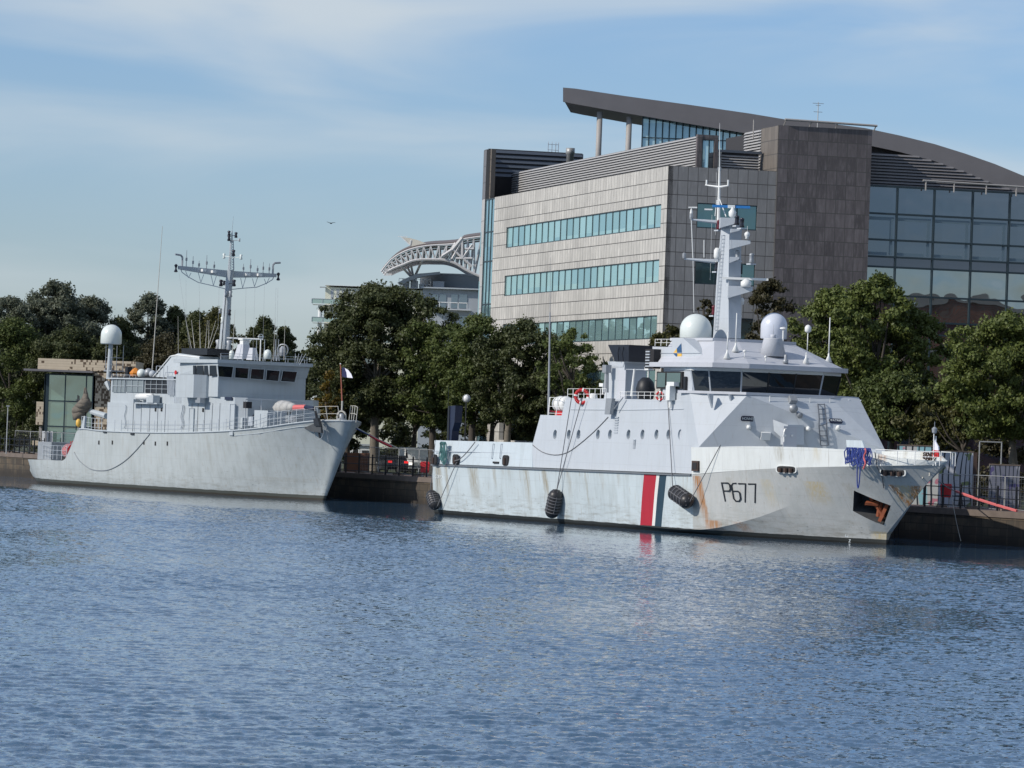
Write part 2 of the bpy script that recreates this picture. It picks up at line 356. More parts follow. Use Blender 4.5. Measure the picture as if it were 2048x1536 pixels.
# ================================================================== water, ground, quay
m,N_,L_,b=mat('water'); g=G_(m); o_=g.obj(); X_=g.xyz(o_)
b.inputs['Base Color'].default_value=(.055,.115,.19,1); b.inputs['Roughness'].default_value=.03; b.inputs['IOR'].default_value=1.333
s_line=g.m('ADD',X_[1],g.m('MULTIPLY',X_[0],1.88))
wob=g.noise(o_,.05,3,.5)
s_line=g.m('ADD',s_line,g.m('MULTIPLY_ADD',wob,14.,-7.))
calm=g.sm(s_line,264.,246.,.10,1.)     # sheltered strip under the ships' sides
gust=g.sm(g.noise(o_,1.,3,.55,(.05,.018,1)),.35,.65,.6,1.1)
def nvec(sc,det,ms=(1,1,1)):
    q=N_.new('ShaderNodeMapping'); q.inputs['Scale'].default_value=ms; L_.new(o_,q.inputs[0])
    n=N_.new('ShaderNodeTexNoise'); n.inputs['Scale'].default_value=sc; n.inputs['Detail'].default_value=det; n.inputs['Roughness'].default_value=.55; n.inputs['Distortion'].default_value=.3
    L_.new(q.outputs[0],n.inputs[0]); v=N_.new('ShaderNodeVectorMath'); v.operation='SUBTRACT'; L_.new(n.outputs['Color'],v.inputs[0]); v.inputs[1].default_value=(.5,.5,.5); return v.outputs[0]
def vs_(v,k):
    n=N_.new('ShaderNodeVectorMath'); n.operation='SCALE'; L_.new(v,n.inputs[0]); g.put(n.inputs[3],k); return n.outputs[0]
def va_(a,b):
    n=N_.new('ShaderNodeVectorMath'); n.operation='ADD'; L_.new(a,n.inputs[0]); g.put(n.inputs[1],b); return n.outputs[0]
sl=vs_(nvec(7.,2),.62)
sl=vs_(sl,g.m('MULTIPLY',calm,gust))
sx=N_.new('ShaderNodeVectorMath'); sx.operation='MULTIPLY'; L_.new(sl,sx.inputs[0]); sx.inputs[1].default_value=(1,1,0)
geo=N_.new('ShaderNodeNewGeometry'); nn=va_(sx.outputs[0],geo.outputs['Normal']); nr=N_.new('ShaderNodeVectorMath'); nr.operation='NORMALIZE'; L_.new(nn,nr.inputs[0])
L_.new(nr.outputs[0],b.inputs['Normal'])
M['water']=m
# real ripples near the ships, a plain sheet beyond them
rng=np.random.default_rng(3)
def water_mesh():
    Y=[62.]
    while Y[-1]<352: Y.append(Y[-1]+.095+.17*(Y[-1]-62)/290)
    Y=np.array(Y); nc=560; hw=.127*Y+7.; u=np.linspace(-1,1,nc)
    X=u[None,:]*hw[:,None]; YY=np.repeat(Y[:,None],nc,1)
    Zh=np.zeros_like(X); Z2=np.zeros_like(X)
    for i in range(46):
        lam=.24*(1.5/.24)**(rng.uniform()**1.25); th=rng.normal()*.95+math.radians(255); k=2*math.pi/lam
        sl=.0225; a=sl/k; ph=rng.uniform(0,6.28)
        w_=np.cos(k*(X*math.cos(th)+YY*math.sin(th))+ph); Zh+=a*(w_-.26*np.cos(2*(k*(X*math.cos(th)+YY*math.sin(th))+ph)))
    # patchy gusts
    gst=np.zeros_like(X)
    for i in range(10):
        lam=rng.uniform(14,60); th=rng.uniform(0,6.28); k=2*math.pi/lam; gst+=np.cos(k*(X*math.cos(th)*1.4+YY*math.sin(th)*.55)+rng.uniform(0,6.28))
    gst=np.clip(1.+.15*gst,.45,1.6)
    s=YY+1.88*X; s+=3.*np.sin(X*.21+.4)+2.*np.sin(X*.53+YY*.02)
    sm=np.clip((262-s)/12,0,1); sm=sm*sm*(3-2*sm); Zh*=gst*(.07+.93*sm)
    V=np.stack([X,YY,Zh],2).reshape(-1,3); nr=len(Y)
    idx=np.arange(nr*nc).reshape(nr,nc); q=np.stack([idx[:-1,:-1],idx[:-1,1:],idx[1:,1:],idx[1:,:-1]],2).reshape(-1,4)
    V=np.concatenate([V,np.array([(-7000,-800,-.16),(7000,-800,-.16),(7000,12000,-.16),(-7000,12000,-.16)])]); b0=nr*nc
    q=np.concatenate([q,[[b0,b0+1,b0+2,b0+3]]])
    me=bpy.data.meshes.new('water'); me.vertices.add(len(V)); me.vertices.foreach_set('co',V.ravel()); n=len(q)
    me.loops.add(4*n); me.loops.foreach_set('vertex_index',q.ravel()); me.polygons.add(n); me.polygons.foreach_set('loop_start',np.arange(n)*4); me.polygons.foreach_set('loop_total',np.full(n,4))
    me.polygons.foreach_set('use_smooth',np.ones(n,bool)); me.update(calc_edges=True); me.materials.append(M['water'])
    o=bpy.data.objects.new('water',me); COL.objects.link(o); return o
tag(water_mesh(),'rippled blue dock water with calmer strip beside the ships','water',kind='structure')
def qw(x,y,z=0.): return Q.w((x,y,z))
GZ=2.0
gm,N_,L_,b=mat('grass_ground'); g=G_(gm); o_=g.obj()
c=g.mix(g.sm(g.noise(o_,.25,5,.6),.4,.6),(.045,.06,.02),(.10,.10,.05)); c=g.mix(g.m('MULTIPLY',g.noise(o_,3,4,.7),.6),c,(.03,.045,.015)); L_.new(c,b.inputs['Base Color']); b.inputs['Roughness'].default_value=.95
M['grass']=gm
w=MB(); w.add([(-1500,1.2,GZ-.01),(1500,1.2,GZ-.01),(9000,9000,GZ-.01),(-9000,9000,GZ-.01)],[(0,1,2,3)])
o=w.build('ground',M['grass'],loc=(*Q.o,0),rotz=Q.ang()); tag(o,'rough grass behind the quay','ground',kind='structure')
M['paving']=plain('paving',(.20,.13,.11),.85,var=.3,scale=2)
w=MB(); w.box(-900,300,.9,5.,GZ-.4,GZ+.02)
o=w.build('promenade_path',M['paving'],loc=(*Q.o,0),rotz=Q.ang()); tag(o,'reddish paved path along the quay edge','path',kind='structure')
# masonry quay wall
m,N_,L_,b=mat('quay_masonry'); g=G_(m); o_=g.obj(); X_=g.xyz(o_)
v=g.m('DIVIDE',X_[2],.5); row=g.m('FLOOR',v); u=g.m('ADD',g.m('DIVIDE',X_[0],1.3),g.m('MULTIPLY',row,.5))
e=g.m('MAXIMUM',g.m('LESS_THAN',g.m('FRACT',u),.035),g.m('LESS_THAN',g.m('FRACT',v),.08))
cx=N_.new('ShaderNodeCombineXYZ'); L_.new(g.m('FLOOR',u),cx.inputs[0]); L_.new(row,cx.inputs[1]); wn=N_.new('ShaderNodeTexWhiteNoise'); L_.new(cx.outputs[0],wn.inputs[0])
c=g.mix(wn.outputs[0],(.055,.042,.03),(.12,.09,.058)); c=g.mix(g.sm(g.noise(o_,.8,5,.7),.4,.7),c,(.05,.045,.035))
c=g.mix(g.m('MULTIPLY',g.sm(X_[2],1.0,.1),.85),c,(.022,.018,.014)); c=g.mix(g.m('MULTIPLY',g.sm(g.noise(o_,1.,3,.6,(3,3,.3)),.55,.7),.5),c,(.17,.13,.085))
c=g.mix(e,c,(.03,.025,.02)); L_.new(c,b.inputs['Base Color']); b.inputs['Roughness'].default_value=.8
M['quay']=m
M['cope']=plain('coping_stone',(.15,.12,.10),.85,var=.35,scale=1.5)
t=thing('quay_wall','long dark masonry quay wall the two ships are moored along','wall',(*Q.o,0),Q.ang())
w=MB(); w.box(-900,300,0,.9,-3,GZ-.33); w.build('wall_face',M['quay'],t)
w=MB(); w.box(-900,300,-.08,.89,GZ-.33,GZ+.05); w.build('coping',M['cope'],t)
for k,xx in enumerate((14.,21.,38.,52.,-58,-66)):
    w=MB()
    for s in (-.22,.22): w.cone((xx+s,-.14,-.6),(xx+s,-.14,GZ),.03,.03,5)
    for i in range(8): w.cone((xx-.22,-.14,-.4+i*.3),(xx+.22,-.14,-.4+i*.3),.02,.02,4)
    w.build('ladder',M['black'],t)
# black dockside railing, in bays
def bay(x0,x1,n,label):
    o=thing('quay_railing',label,'railing',tuple(qw((x0+x1)/2,.35,GZ+.05)),Q.ang(),'black railings along the quay edge')
    h=(x1-x0)/2
    for i in range(n):
        xx=-h+2*h*i/(n-1); p=MB(); p.box(xx-.05,xx+.05,-.05,.05,0,1.42); p.lathe([(.0,0),(.07,.04),(.07,.1),(0,.15)],(xx,0,1.40),8); p.build('post',M['black'],o)
    for z in (1.3,.75,.2):
        p=MB(); p.cone((-h,0,z),(h,0,z),.032,.032,6); p.build('rail',M['black'],o)
def qx(px,py): return Q.y(px,py,.35).x
bay(qx(640,950),qx(852,978),9,'black quay railing between the two ships, behind the mooring lines')
bay(qx(1850,985),qx(2050,1020)+3,8,'black quay railing right of the patrol boat bow')
bay(qx(-20,912),qx(88,915),12,'black quay railing at the far left behind the minehunter stern')
# temporary mesh fence panels
M['galv']=plain('galvanised',(.36,.37,.37),.5,.4,var=.1)
def mesh_panel(x,y,label,wd=3.4,h=2.1,grp='temporary mesh fence panels on the quay'):
    o=thing('fence_panel',label,'fence',tuple(qw(x,y,GZ+.02)),Q.ang(),grp)
    p=MB(); p.tube([(-wd/2,0,.05),(-wd/2,0,h),(wd/2,0,h),(wd/2,0,.05),(-wd/2,0,.15)],.025,5); p.build('frame',M['galv'],o)
    p=MB()
    for i in range(1,int(wd/.28)): p.cone((-wd/2+i*.28,0,.15),(-wd/2+i*.28,0,h),.005,.005,3)
    for i in range(1,8): p.cone((-wd/2,0,.15+i*.26),(wd/2,0,.15+i*.26),.005,.005,3)
    p.build('mesh',M['galv'],o)
    for s in (-1,1): 
        p=MB(); p.box(s*wd/2-.12*s-.1,s*wd/2-.12*s+.1,-.35,.35,0,.12); p.build('foot',M['cope'],o)
x0=qx(668,910)
names=['nearest the minehunter bow','second from the minehunter bow','third from the minehunter bow','fourth, behind the red hose end','fifth, left of the red lifebuoy box','sixth, at the patrol boat stern','seventh, half behind the patrol boat stern']
for k in range(7): mesh_panel(x0+1.75+k*3.5,2.6,'grey wire mesh fence panel '+names[k])
x0=qx(1880,960)
names=['nearest the patrol boat bow','in front of the graffiti wall end','in front of the bench','before the graffiti box','at the right edge of the photo']
for k in range(5): mesh_panel(x0-1.5+k*3.5,2.6,'grey wire mesh fence panel '+names[k])
x0=qx(0,890)
names=['at the left edge of the photo','second from the left edge','third from the left edge, by the pavilion','in front of the stone pavilion']
for k in range(5 if 0 else 4): mesh_panel(x0+1.+k*3.9,2.2,'grey fence panel '+names[k],3.8)
# ================================================================== patrol boat
PB=thing('patrol_boat','white and grey patrol boat marked P677 with red white and blue stripe','ship',(*A.o,0),A.ang())
def ay_(px,py,c): return A.y(px,py,c)
# ---- hull: rows of points from sheer to keel, near side (y<0)
Kr=[(.2,-4.62,3.36),(6,-4.92,3.40),(16,-5.03,3.46),(27,-5.06,3.53),(36.4,-5.05,3.6),(42,-4.85,3.96),(46.5,-4.1,4.25),(50,-3.2,4.42),(53.2,-2.0,4.58),(56.2,0,4.78)]
Cr=[(.15,-4.35,.30),(6,-4.55,.28),(16,-4.62,.26),(27,-4.66,.24),(36.9,-4.85,.26),(42,-4.2,1.05),(46.3,-3.4,2.24),(49.3,-2.5,2.93),(51.8,-1.45,3.32),(54.4,0,3.52)]
Sr=[(.15,-4.30,.14),(6,-4.48,.14),(16,-4.56,.14),(27,-4.6,.14),(36.7,-4.5,.14),(41.3,-3.75,.32),(45,-2.75,.46),(48,-1.65,.56),(49.7,-.8,.6),(50.5,0,.64)]
Wr=[(.15,-4.25,0),(6,-4.42,0),(16,-4.5,0),(27,-4.5,0),(36.5,-4.3,0),(41,-3.55,0),(44.6,-2.55,0),(47.6,-1.5,0),(49.5,-.7,0),(50.5,0,0)]
Br=[(.3,-3.9,-1),(6,-4,-1),(16,-4,-1),(27,-4,-1),(36,-3.6,-1),(40.5,-3,-1),(44.3,-2.1,-1),(47.4,-1.2,-1),(49.4,-.5,-1),(50.4,0,-1)]
def loft_hull(rows,sub=5):
    R_=[catmull(r,sub) for r in rows]; n=len(R_[0]); k=len(R_); m_=MB(); vs=[]
    for i in range(n):
        vs+=[tuple(R_[j][i]) for j in range(k)]+[(R_[j][i][0],-R_[j][i][1],R_[j][i][2]) for j in range(k-1,-1,-1)]
    q=2*k; fs=[]
    for i in range(n-1):
        for j in range(q): fs.append((i*q+j,i*q+(j+1)%q,(i+1)*q+(j+1)%q,(i+1)*q+j))
    fs.append(tuple(range(q))[::-1]); m_.add(vs,fs); return m_,R_
hs_=[(s,3.5,w,l,st,r,sl) for (s,w,l,st,r,sl) in ((1.2,.7,3.3,.9,0,.02),(2.6,.35,3.0,.8,0,.05),(6.9,.9,3.3,.9,0,.1),(10.,.3,2.,.6,0,.1),(20.5,.35,2.2,.5,0,.12),(22.8,.2,3.,.6,0,.12),(14.6,.5,3.2,.8,0,.12),(17.2,.45,3.0,.95,0,.16),(25.,.4,1.6,.3,0,.1),(27.2,.3,1.2,.3,0,.1),(12.2,.3,1.2,.35,0,.1),
   (36.9,.5,3.6,1.,1,.42),(37.3,.25,3.0,.9,1,.3),(47.8,.9,1.6,.75,2,.05),(53.4,1.0,1.7,.8,2,-.2),(52.6,.22,2.9,1.,1,.25),(55.1,.3,2.2,.8,0,-.4),(53.9,.4,4.2,.9,1,-.65),(40.5,.5,2.4,.35,0,.2),(44,.6,2.,.4,2,.15),(50,.4,2.,.4,0,.1))]
hs_+=[(38.6,.9,.9,.8,1,1,.3),(41.,.9,.6,.8,.6,1,.3),(50.3,.75,.5,.8,.8,2,0)]
M['pbhull']=paint('patrol_hull_paint',(.53,.60,.625),.17,.42,stains=hs_,stripes=True,boot=(.30,(.035,.038,.036),(.02,.02,.018)),grime=.6,fwd=(36.5,(.45,.46,.45)))
hm,HR=loft_hull([Kr,Cr,Sr,Wr,Br])
hull=hm.build('hull',[M['pbhull'],M['pbhull']],PB)
bm=bmesh.new(); bm.from_mesh(hull.data); bmesh.ops.remove_doubles(bm,verts=bm.verts,dist=.002); bmesh.ops.dissolve_degenerate(bm,edges=bm.edges,dist=.001)
bmesh.ops.recalc_face_normals(bm,faces=bm.faces); bm.to_mesh(hull.data); bm.free()
hb=bvh_of(hull)
# anchor pocket cut into the bow
pk=[A.hit(px,py,hb)[0] for (px,py) in ((1706,979),(1784,1011),(1769,1052),(1704,1022))]
pc=sum(pk,Vector())/4; n=(pk[1]-pk[0]).cross(pk[3]-pk[0]).normalized()
if n.y>0: n=-n
cm=MB(); cm.loft2([p+n*1.2 for p in pk],[pc+(p-pc)*.9-n*1.15 for p in pk]); cm.mi=0
M['pocket']=plain('pocket_grey',(.06,.063,.066),.8,var=.4)
cut=cm.build('cut',[M['pocket']],PB)
bm=bmesh.new(); bm.from_mesh(cut.data); bmesh.ops.recalc_face_normals(bm,faces=bm.faces); bm.to_mesh(cut.data); bm.free()
hull.data.materials.clear(); hull.data.materials.append(M['pbhull'])
boolean_cut(hull,cut)
smooth_angle(hull,14)
pu=(pk[1]-pk[0]).normalized(); pv=n.cross(pu)
a_=MB(); base=pc-n*.45
def pkp(u,v,w=0): return base+pu*u+pv*(v if pv.z>0 else -v)+n*w
sgn=1 if pv.z>0 else -1
a_.obox(pkp(.25,-.05),(pu-Vector((0,0,.9))).normalized(),pv,n,.75,.10,.12)
a_.obox(pkp(.75,-.15,.1),(pu*.4+Vector((0,0,1))).normalized(),pu,n,.55,.10,.14)
a_.obox(pkp(-.05,.1,.1),(pu+Vector((0,0,.3))).normalized(),pv,n,.4,.09,.12)
a_.cone(pkp(.3,.5,-.3),pkp(.5,-.55,.2),.13,.16,8)
a_.build('anchor',M['rust'],PB)
# rub rail along the deck edge
for sg in (1,-1):
    r_=MB(); KK=[Vector((p[0],p[1]*sg,p[2])) for p in HR[0] if p[0]<36.6]
    for a,b in zip(KK[:-1],KK[1:]):
        yy=-.10*sg; r_.add([a+Vector((0,yy,-.10)),b+Vector((0,yy,-.10)),b+Vector((0,.05*sg,-.10)),a+Vector((0,.05*sg,-.10)),a+Vector((0,yy,0)),b+Vector((0,yy,0)),b+Vector((0,.05*sg,.004)),a+Vector((0,.05*sg,.004))],[(0,3,2,1),(4,5,6,7),(0,1,5,4),(2,3,7,6),(1,2,6,5),(3,0,4,7)])
    r_.build('rubbing_strake',[plain('strake_grey',(.15,.165,.18),.5,var=.2)],PB)
# forward bulwark
Tr=[(36.4,-5.16,5.22),(37.2,-5.12,5.22),(42,-4.98,5.38),(45.6,-4.45,5.45),(49.3,-3.45,5.45),(52.4,-2.3,5.30),(53.6,-1.8,5.10),(55.1,-1.0,5.0),(56.6,0,4.97)]
Kb=[(36.4,-5.05,3.6),(37.2,-5.05,3.63),(42,-4.85,3.96),(46.,-4.2,4.22),(49.3,-3.4,4.39),(52.2,-2.4,4.53),(53.4,-1.92,4.6),(54.9,-1.0,4.7),(56.2,0,4.78)]
T_=catmull(Tr,4); K_=catmull(Kb,4)
for sg in (1,-1):
    b_=MB()
    for i in range(len(T_)-1):
        o4=[np.array((p[0],p[1]*sg,p[2]+.004)) for p in (K_[i],K_[i+1],T_[i+1],T_[i])]
        inn=np.array((-.06,.14*sg,0)); i4=[q+inn for q in o4]
        if i==len(T_)-2:
            for q in (i4[1],i4[2]): q[1]=0
        b_.add([tuple(q) for q in o4+i4],[(0,1,2,3),(7,6,5,4),(3,2,6,7),(0,4,5,1)]+([(0,3,7,4)] if i==0 else []))
    b_.build('bulwark',M['bulw'],PB)
d_=MB()
Dk=[(p[0],p[1],p[2]-.02) for p in K_]; d_.add([tuple(p) for p in Dk]+[(p[0],-p[1],p[2]) for p in Dk[::-1]][1:],[tuple(range(2*len(Dk)-1))])
d_.build('foredeck',M['roofp'],PB)
# aft bulwarks, transom, quarterdeck
for sg in (1,-1):
    b_=MB(); P=[(.35,-4.72*sg,3.40),(8,-4.98*sg,3.45),(15.6,-5.0*sg,3.5)]; T=[(.5,-4.55*sg,4.98),(8,-4.8*sg,5.04),(15.2,-4.85*sg,5.09)]
    for i in range(2):
        q=[Vector(P[i]),Vector(P[i+1]),Vector(T[i+1]),Vector(T[i])]; b_.loft2(q,[p+Vector((0,.12*sg,0)) for p in q])
    b_.build('aft_bulwark',M['grey'],PB)
b_=MB(); b_.box(.3,.42,-4.55,4.55,3.4,4.97); b_.build('transom_bulwark',M['grey'],PB)
d_=MB(); d_.box(.4,36.2,-4.6,4.6,3.3,3.5); d_.build('main_deck',M['roofp'],PB)
# details on the aft bulwark: mooring chocks, hand rails, rail line
def chock(px,py,w,h,c,name='mooring_chock',by=None,ring='steel'):
    p=A.y(px,py,c) if by is None else A.hit(px,py,by,.0)[0]
    m_=MB(); n=14; cx,cz=p.x,p.z; yy=p.y
    prof=[]
    for i in range(n):
        a=2*math.pi*i/n; e=lambda t: math.copysign(abs(t)**.55,t); prof.append((e(math.cos(a))*w/2,e(math.sin(a))*h/2))
    m_.prism([(cx+q[0]*1.18,yy-.06,cz+q[1]*1.15) for q in prof],(0,.07,0)); f=m_.build('frame_ring',M[ring],None); 
    f.name=name; f.parent=PB
    m2=MB(); m2.prism([(cx+q[0],yy-.075,cz+q[1]) for q in prof],(0,.02,0)); d=m2.build('opening',M['dark'],f)
    m3=MB()
    for k in range(max(1,int(w/.5))): 
        xx=cx-w/2+(k+.5)*w/max(1,int(w/.5)); m3.cone((xx,yy-.11,cz-h*.42),(xx,yy-.11,cz+h*.25),.09,.09,8)
    m3.build('roller',M['rustd'],f); return p
for px in (869,912,1012): chock(px,919 if px<1000 else 921,.75,.62,-4.95,ring='dark')
t_=MB(); a=A.y(866,902,-4.88); bq=A.y(1052,907,-4.88); t_.tube([a,bq],.025,5); t_.build('grab_rail',M['gpipe'],PB)
for x0 in (986,1002):
    t_=MB(); p=A.y(x0,888,-4.95); t_.tube([p+Vector((0,.1,0)),p,p+Vector((.0,-.06,-.95)),p+Vector((0,.1,-.95))],.03,5); t_.build('hand_grip',M['gpipe'],PB)
t_=MB(); p=A.y(992,925,-5.0); t_.cbox(p,.8,.1,.12); t_.build('step',M['dark'],PB)
# crane post on the quarterdeck
q=A.y(896,812,-1.5); P=[A.y(px,py,-1.8) for px,py in ((896,812),(911,811),(909,845),(904,862),(902,888),(893,888))]
t=MB(); t.prism(P,(0,.55,0)); t.build('crane_post',M['navy'],PB)
t=MB(); P=[A.y(px,py,-1.85) for px,py in ((893,888),(896,812),(899,812),(897,888))]; t.prism(P,(0,.65,0)); t.build('crane_edge',M['black'],PB)
t=MB(); t.cone((q.x,-1.5,q.z),(q.x,-1.5,q.z+1.4),.02,.01,4); t.build('whip_antenna',M['black'],PB)
# ---- superstructure with cut portholes
def sy(z): return 4.96-.05*(z-3.5)
sp=[(14.4,3.5),(16.05,6.9),(18.95,6.9),(19.35,8.03),(35.5,8.05),(37.25,5.25),(37.25,3.62)]
sp=[(15.3,3.5),(15.3,5.05),(16.05,6.9),(18.95,6.9),(19.35,8.03),(35.5,8.05),(37.2,5.2),(37.2,3.62)]
s_m=MB(); s_m.loft2([(x,-sy(z),z) for x,z in sp],[(x,sy(z),z) for x,z in sp])
sup=s_m.build('superstructure',[M['sup']],PB)
bm=bmesh.new(); bm.from_mesh(sup.data); bmesh.ops.recalc_face_normals(bm,faces=bm.faces); bm.to_mesh(sup.data); bm.free()
sb=bvh_of(sup)
cm=MB(); ph=[]
for px in (1110,1137.5,1157,1196,1220,1257,1285,1313,1337,1360):
    p=A.hit(px,869,sb)[0]; ph.append(p)
    for sg in (1,-1):
        prof=[(p.x+.26*math.cos(2*math.pi*i/20),p.z+.31*math.sin(2*math.pi*i/20)) for i in range(20)]
        cm.prism([(x,(-5.3)*sg,z) for x,z in prof],(0,(5.3-4.62)*sg,0))
cut=cm.build('cut',M['sup'],PB)
bm=bmesh.new(); bm.from_mesh(cut.data); bmesh.ops.recalc_face_normals(bm,faces=bm.faces); bm.to_mesh(cut.data); bm.free()
boolean_cut(sup,cut)
M['port']=plain('porthole_glass',(.33,.38,.41),.12)
for p in ph:
    m_=MB(); m_.prism([(p.x+.2*math.cos(2*math.pi*i/16),-4.66,p.z+.02+.24*math.sin(2*math.pi*i/16)) for i in range(16)],(0,.03,0)); m_.build('porthole',M['port'],PB)
# deck line strip, vent grilles
t=MB()
for a,b in (((1145,813),(1370,821)),):
    t.tube([A.hit(1142,819,sb,.02)[0],A.hit(1255,820,sb,.02)[0],A.hit(1368,818,sb,.02)[0]],.025,4)
t.build('spray_strip',M['gpipe'],PB)
for (px,py,w,h) in ((1233,850,.5,.95),(1269,888,.32,.5)):
    p=A.hit(px,py,sb,.03)[0]; m_=MB()
    for i in range(7): m_.cbox((p.x,p.y,p.z-h/2+h*i/6),w,.05,h/12)
    m_.build('vent_grille',M['gpipe'],PB)
# ---- sloping front of the superstructure
TL=Vector((38.9,-2.83,8.47)); TR=Vector((39.3,2.83,8.47)); OL=Vector((35.5,-4.82,8.1)); OR=Vector((39.0,4.95,8.6)); BL=Vector((37.1,-5.02,5.25)); BR=Vector((42.0,5.05,5.5))
OL2=Vector((35.5,-4.86,8.47))
D=-1.7
BLd=Vector((37.6,-4.9,3.7)); BRd=Vector((43.2,4.6,3.9)); 
fr=MB(); fr.add([OL2,TL,TR,OR,BL,BR,BLd,BRd,(33,-4.6,8.47),(33,4.6,8.47),(33,4.6,3.7),(33,-4.6,3.7),Vector((36.2,-4.96,6.9))],
   [(0,4,1),(1,4,5),(1,5,2),(2,5,3),(4,6,7,5),(0,1,2,3,9,8),(3,5,7,10,9),(6,11,10,7),(8,11,6,4,0),(8,9,10,11)])
front=fr.build('sloping_front',M['sup'],PB); fb=bvh_of(front)
# breakwater shelf under the wheelhouse windows, with brackets
plan=[(35.35,-4.98),(36.3,-4.6),(38.95,-2.95),(39.35,2.95),(38.6,5.05),(34.2,5.05),(34.2,-4.98)]
t=MB(); t.prism([(x,y,8.475) for x,y in plan],(0,0,.16)); t.build('window_shelf',M['roofp'],PB)
for (px,py) in ((1418,797),(1460,797),(1688,803),(1712,803)):
    p=A.y(px,py,-4.6 if px<1440 else (-3.5 if px<1500 else (3.9 if px<1700 else 4.8))); t=MB(); n_=Vector((.5,-.86,0)) if px<1500 else Vector((.75,.66,0))
    c0=Vector((p.x,p.y,8.46)); t.loft2([c0+n_*.25,c0-n_*.35,c0-n_*.3-Vector((0,0,.85))],[q+Vector((.1,.05,0)) for q in (c0+n_*.25,c0-n_*.35,c0-n_*.3-Vector((0,0,.85)))]); t.build('bracket',M['sup'],PB)
t=MB(); rail(t,[(39.3,-1.5,8.05),(39.5,2.6,8.05)],.42,4,(1.,),.025); t.build('front_rail',M['white'],PB)
# ---- wheelhouse
wb=[(31.2,-4.3),(35.0,-4.72),(35.55,-4.6),(36.25,-3.85),(37.75,-2.62),(38.2,2.62),(37.0,4.55),(31.2,4.3)]
wt=[(31.2,-4.3),(34.95,-4.74),(35.4,-4.78),(36.3,-4.05),(37.95,-2.72),(38.45,2.72),(37.2,4.75),(31.2,4.3)]
def ring(pl,z): return [Vector((x,y,z)) for x,y in pl]
t=MB(); t.loft2(ring(wb,8.0),ring(wb,8.62)); t.build('wheelhouse_base',M['sup'],PB)
t=MB(); t.loft2([Vector((x,y,9.86)) for x,y in wt],[Vector((x,y,10.06)) for x,y in wt]); t.build('window_header',M['ltgrey'],PB)
t=MB(); t.box(31.25,35,-4.28,4.28,8.0,10.04); t.build('cabin_core',M['sup'],PB)
names=[(2,3),(3,4),(4,5),(5,6)]
def lerp2(a,b,t): return Vector(a).lerp(Vector(b),t)
fl=MB(); fl.add([(31.3,-4.2,8.3),(37.5,-3,8.3),(37.8,3,8.3),(31.3,4.2,8.3)],[(0,1,2,3)])
for (i,j) in names:
    n_=3 if (i,j)==(4,5) else 1
    for k in range(n_):
        a0=lerp2((*wb[i],8.62),(*wb[j],8.62),(k+.02)/n_); a1=lerp2((*wb[i],8.62),(*wb[j],8.62),(k+.98)/n_)
        b0=lerp2((*wt[i],9.86),(*wt[j],9.86),(k+.02)/n_); b1=lerp2((*wt[i],9.86),(*wt[j],9.86),(k+.98)/n_)
        g_=MB(); nn=(a1-a0).cross(b0-a0).normalized()*.04; g_.loft2([a0,a1,b1,b0],[p-nn for p in (a0,a1,b1,b0)]); g_.build('windscreen',M['win'],PB)
    for k in range(n_+1):
        a0=lerp2((*wb[i],8.6),(*wb[j],8.6),k/n_); b0=lerp2((*wt[i],9.88),(*wt[j],9.88),k/n_)
        if k<n_ or (i,j)==(5,6): 
            m_=MB(); m_.cone(a0,b0,.055,.055,6); m_.build('mullion',M['black'] if k else M['gpipe'],PB)
# things seen dimly behind the windscreen
for (x,y,z,sx,sz,cc) in ((38.12,-1.6,9.0,.5,.45,(.05,.07,.06)),(38.1,.3,9.15,.5,.5,(.07,.11,.10)),(38.35,1.2,9.1,.4,.7,(.09,.10,.05)),(37.9,-1.1,9.2,.18,.7,(.11,.12,.11))):
    m_=MB(); m_.box(x+.0,x+.005,y-sx/2,y+sx/2,z-sz/2,z+sz/2)
# side window of the wheelhouse and the door
q0=A.y(1311,743,-4.45); q1=A.y(1368,778,-4.62)
m_=MB(); m_.loft2([Vector((q0.x,-4.36,q1.z)),Vector((q1.x-.1,-4.72,q1.z)),Vector((q1.x-.1,-4.72,q0.z)),Vector((q0.x,-4.36,q0.z))],[Vector((q0.x,-4.28,q1.z)),Vector((q1.x-.1,-4.6,q1.z)),Vector((q1.x-.1,-4.6,q0.z)),Vector((q0.x,-4.28,q0.z))])
fw=m_.build('side_window',M['dark'],PB)
for (f0,f1) in ((.05,.36),(.42,.95)):
    a=Vector((q0.x,-4.375,0)).lerp(Vector((q1.x-.1,-4.735,0)),f0); b=Vector((q0.x,-4.375,0)).lerp(Vector((q1.x-.1,-4.735,0)),f1)
    m_=MB(); m_.add([(a.x,a.y-.02,q1.z+.1),(b.x,b.y-.02,q1.z+.1),(b.x,b.y-.02,q0.z-.08),(a.x,a.y-.02,q0.z-.08)],[(0,1,2,3)]); m_.build('pane',M['winside'],fw)
m_=MB(); m_.add([(31.2,-4.3,8.0),(35.55,-4.62,8.0),(35.45,-4.76,10.0),(31.2,-4.3,10.0)],[(0,1,2,3)])
m_=MB(); m_.loft2([Vector((31.2,-4.33,8.0)),Vector((35.55,-4.70,8.0)),Vector((35.40,-4.70,9.95)),Vector((31.2,-4.33,9.95))],[Vector((31.2,-4.2,8.0)),Vector((35.55,-4.5,8.0)),Vector((35.40,-4.5,9.95)),Vector((31.2,-4.2,9.95))]); m_.build('cabin_side',M['sup'],PB)
p=A.y(1372,768,-4.7); m_=MB(); m_.box(p.x-.12,p.x+.12,-4.82,-4.7,p.z-.5,p.z+.45); m_.build('door_window',M['black'],PB)
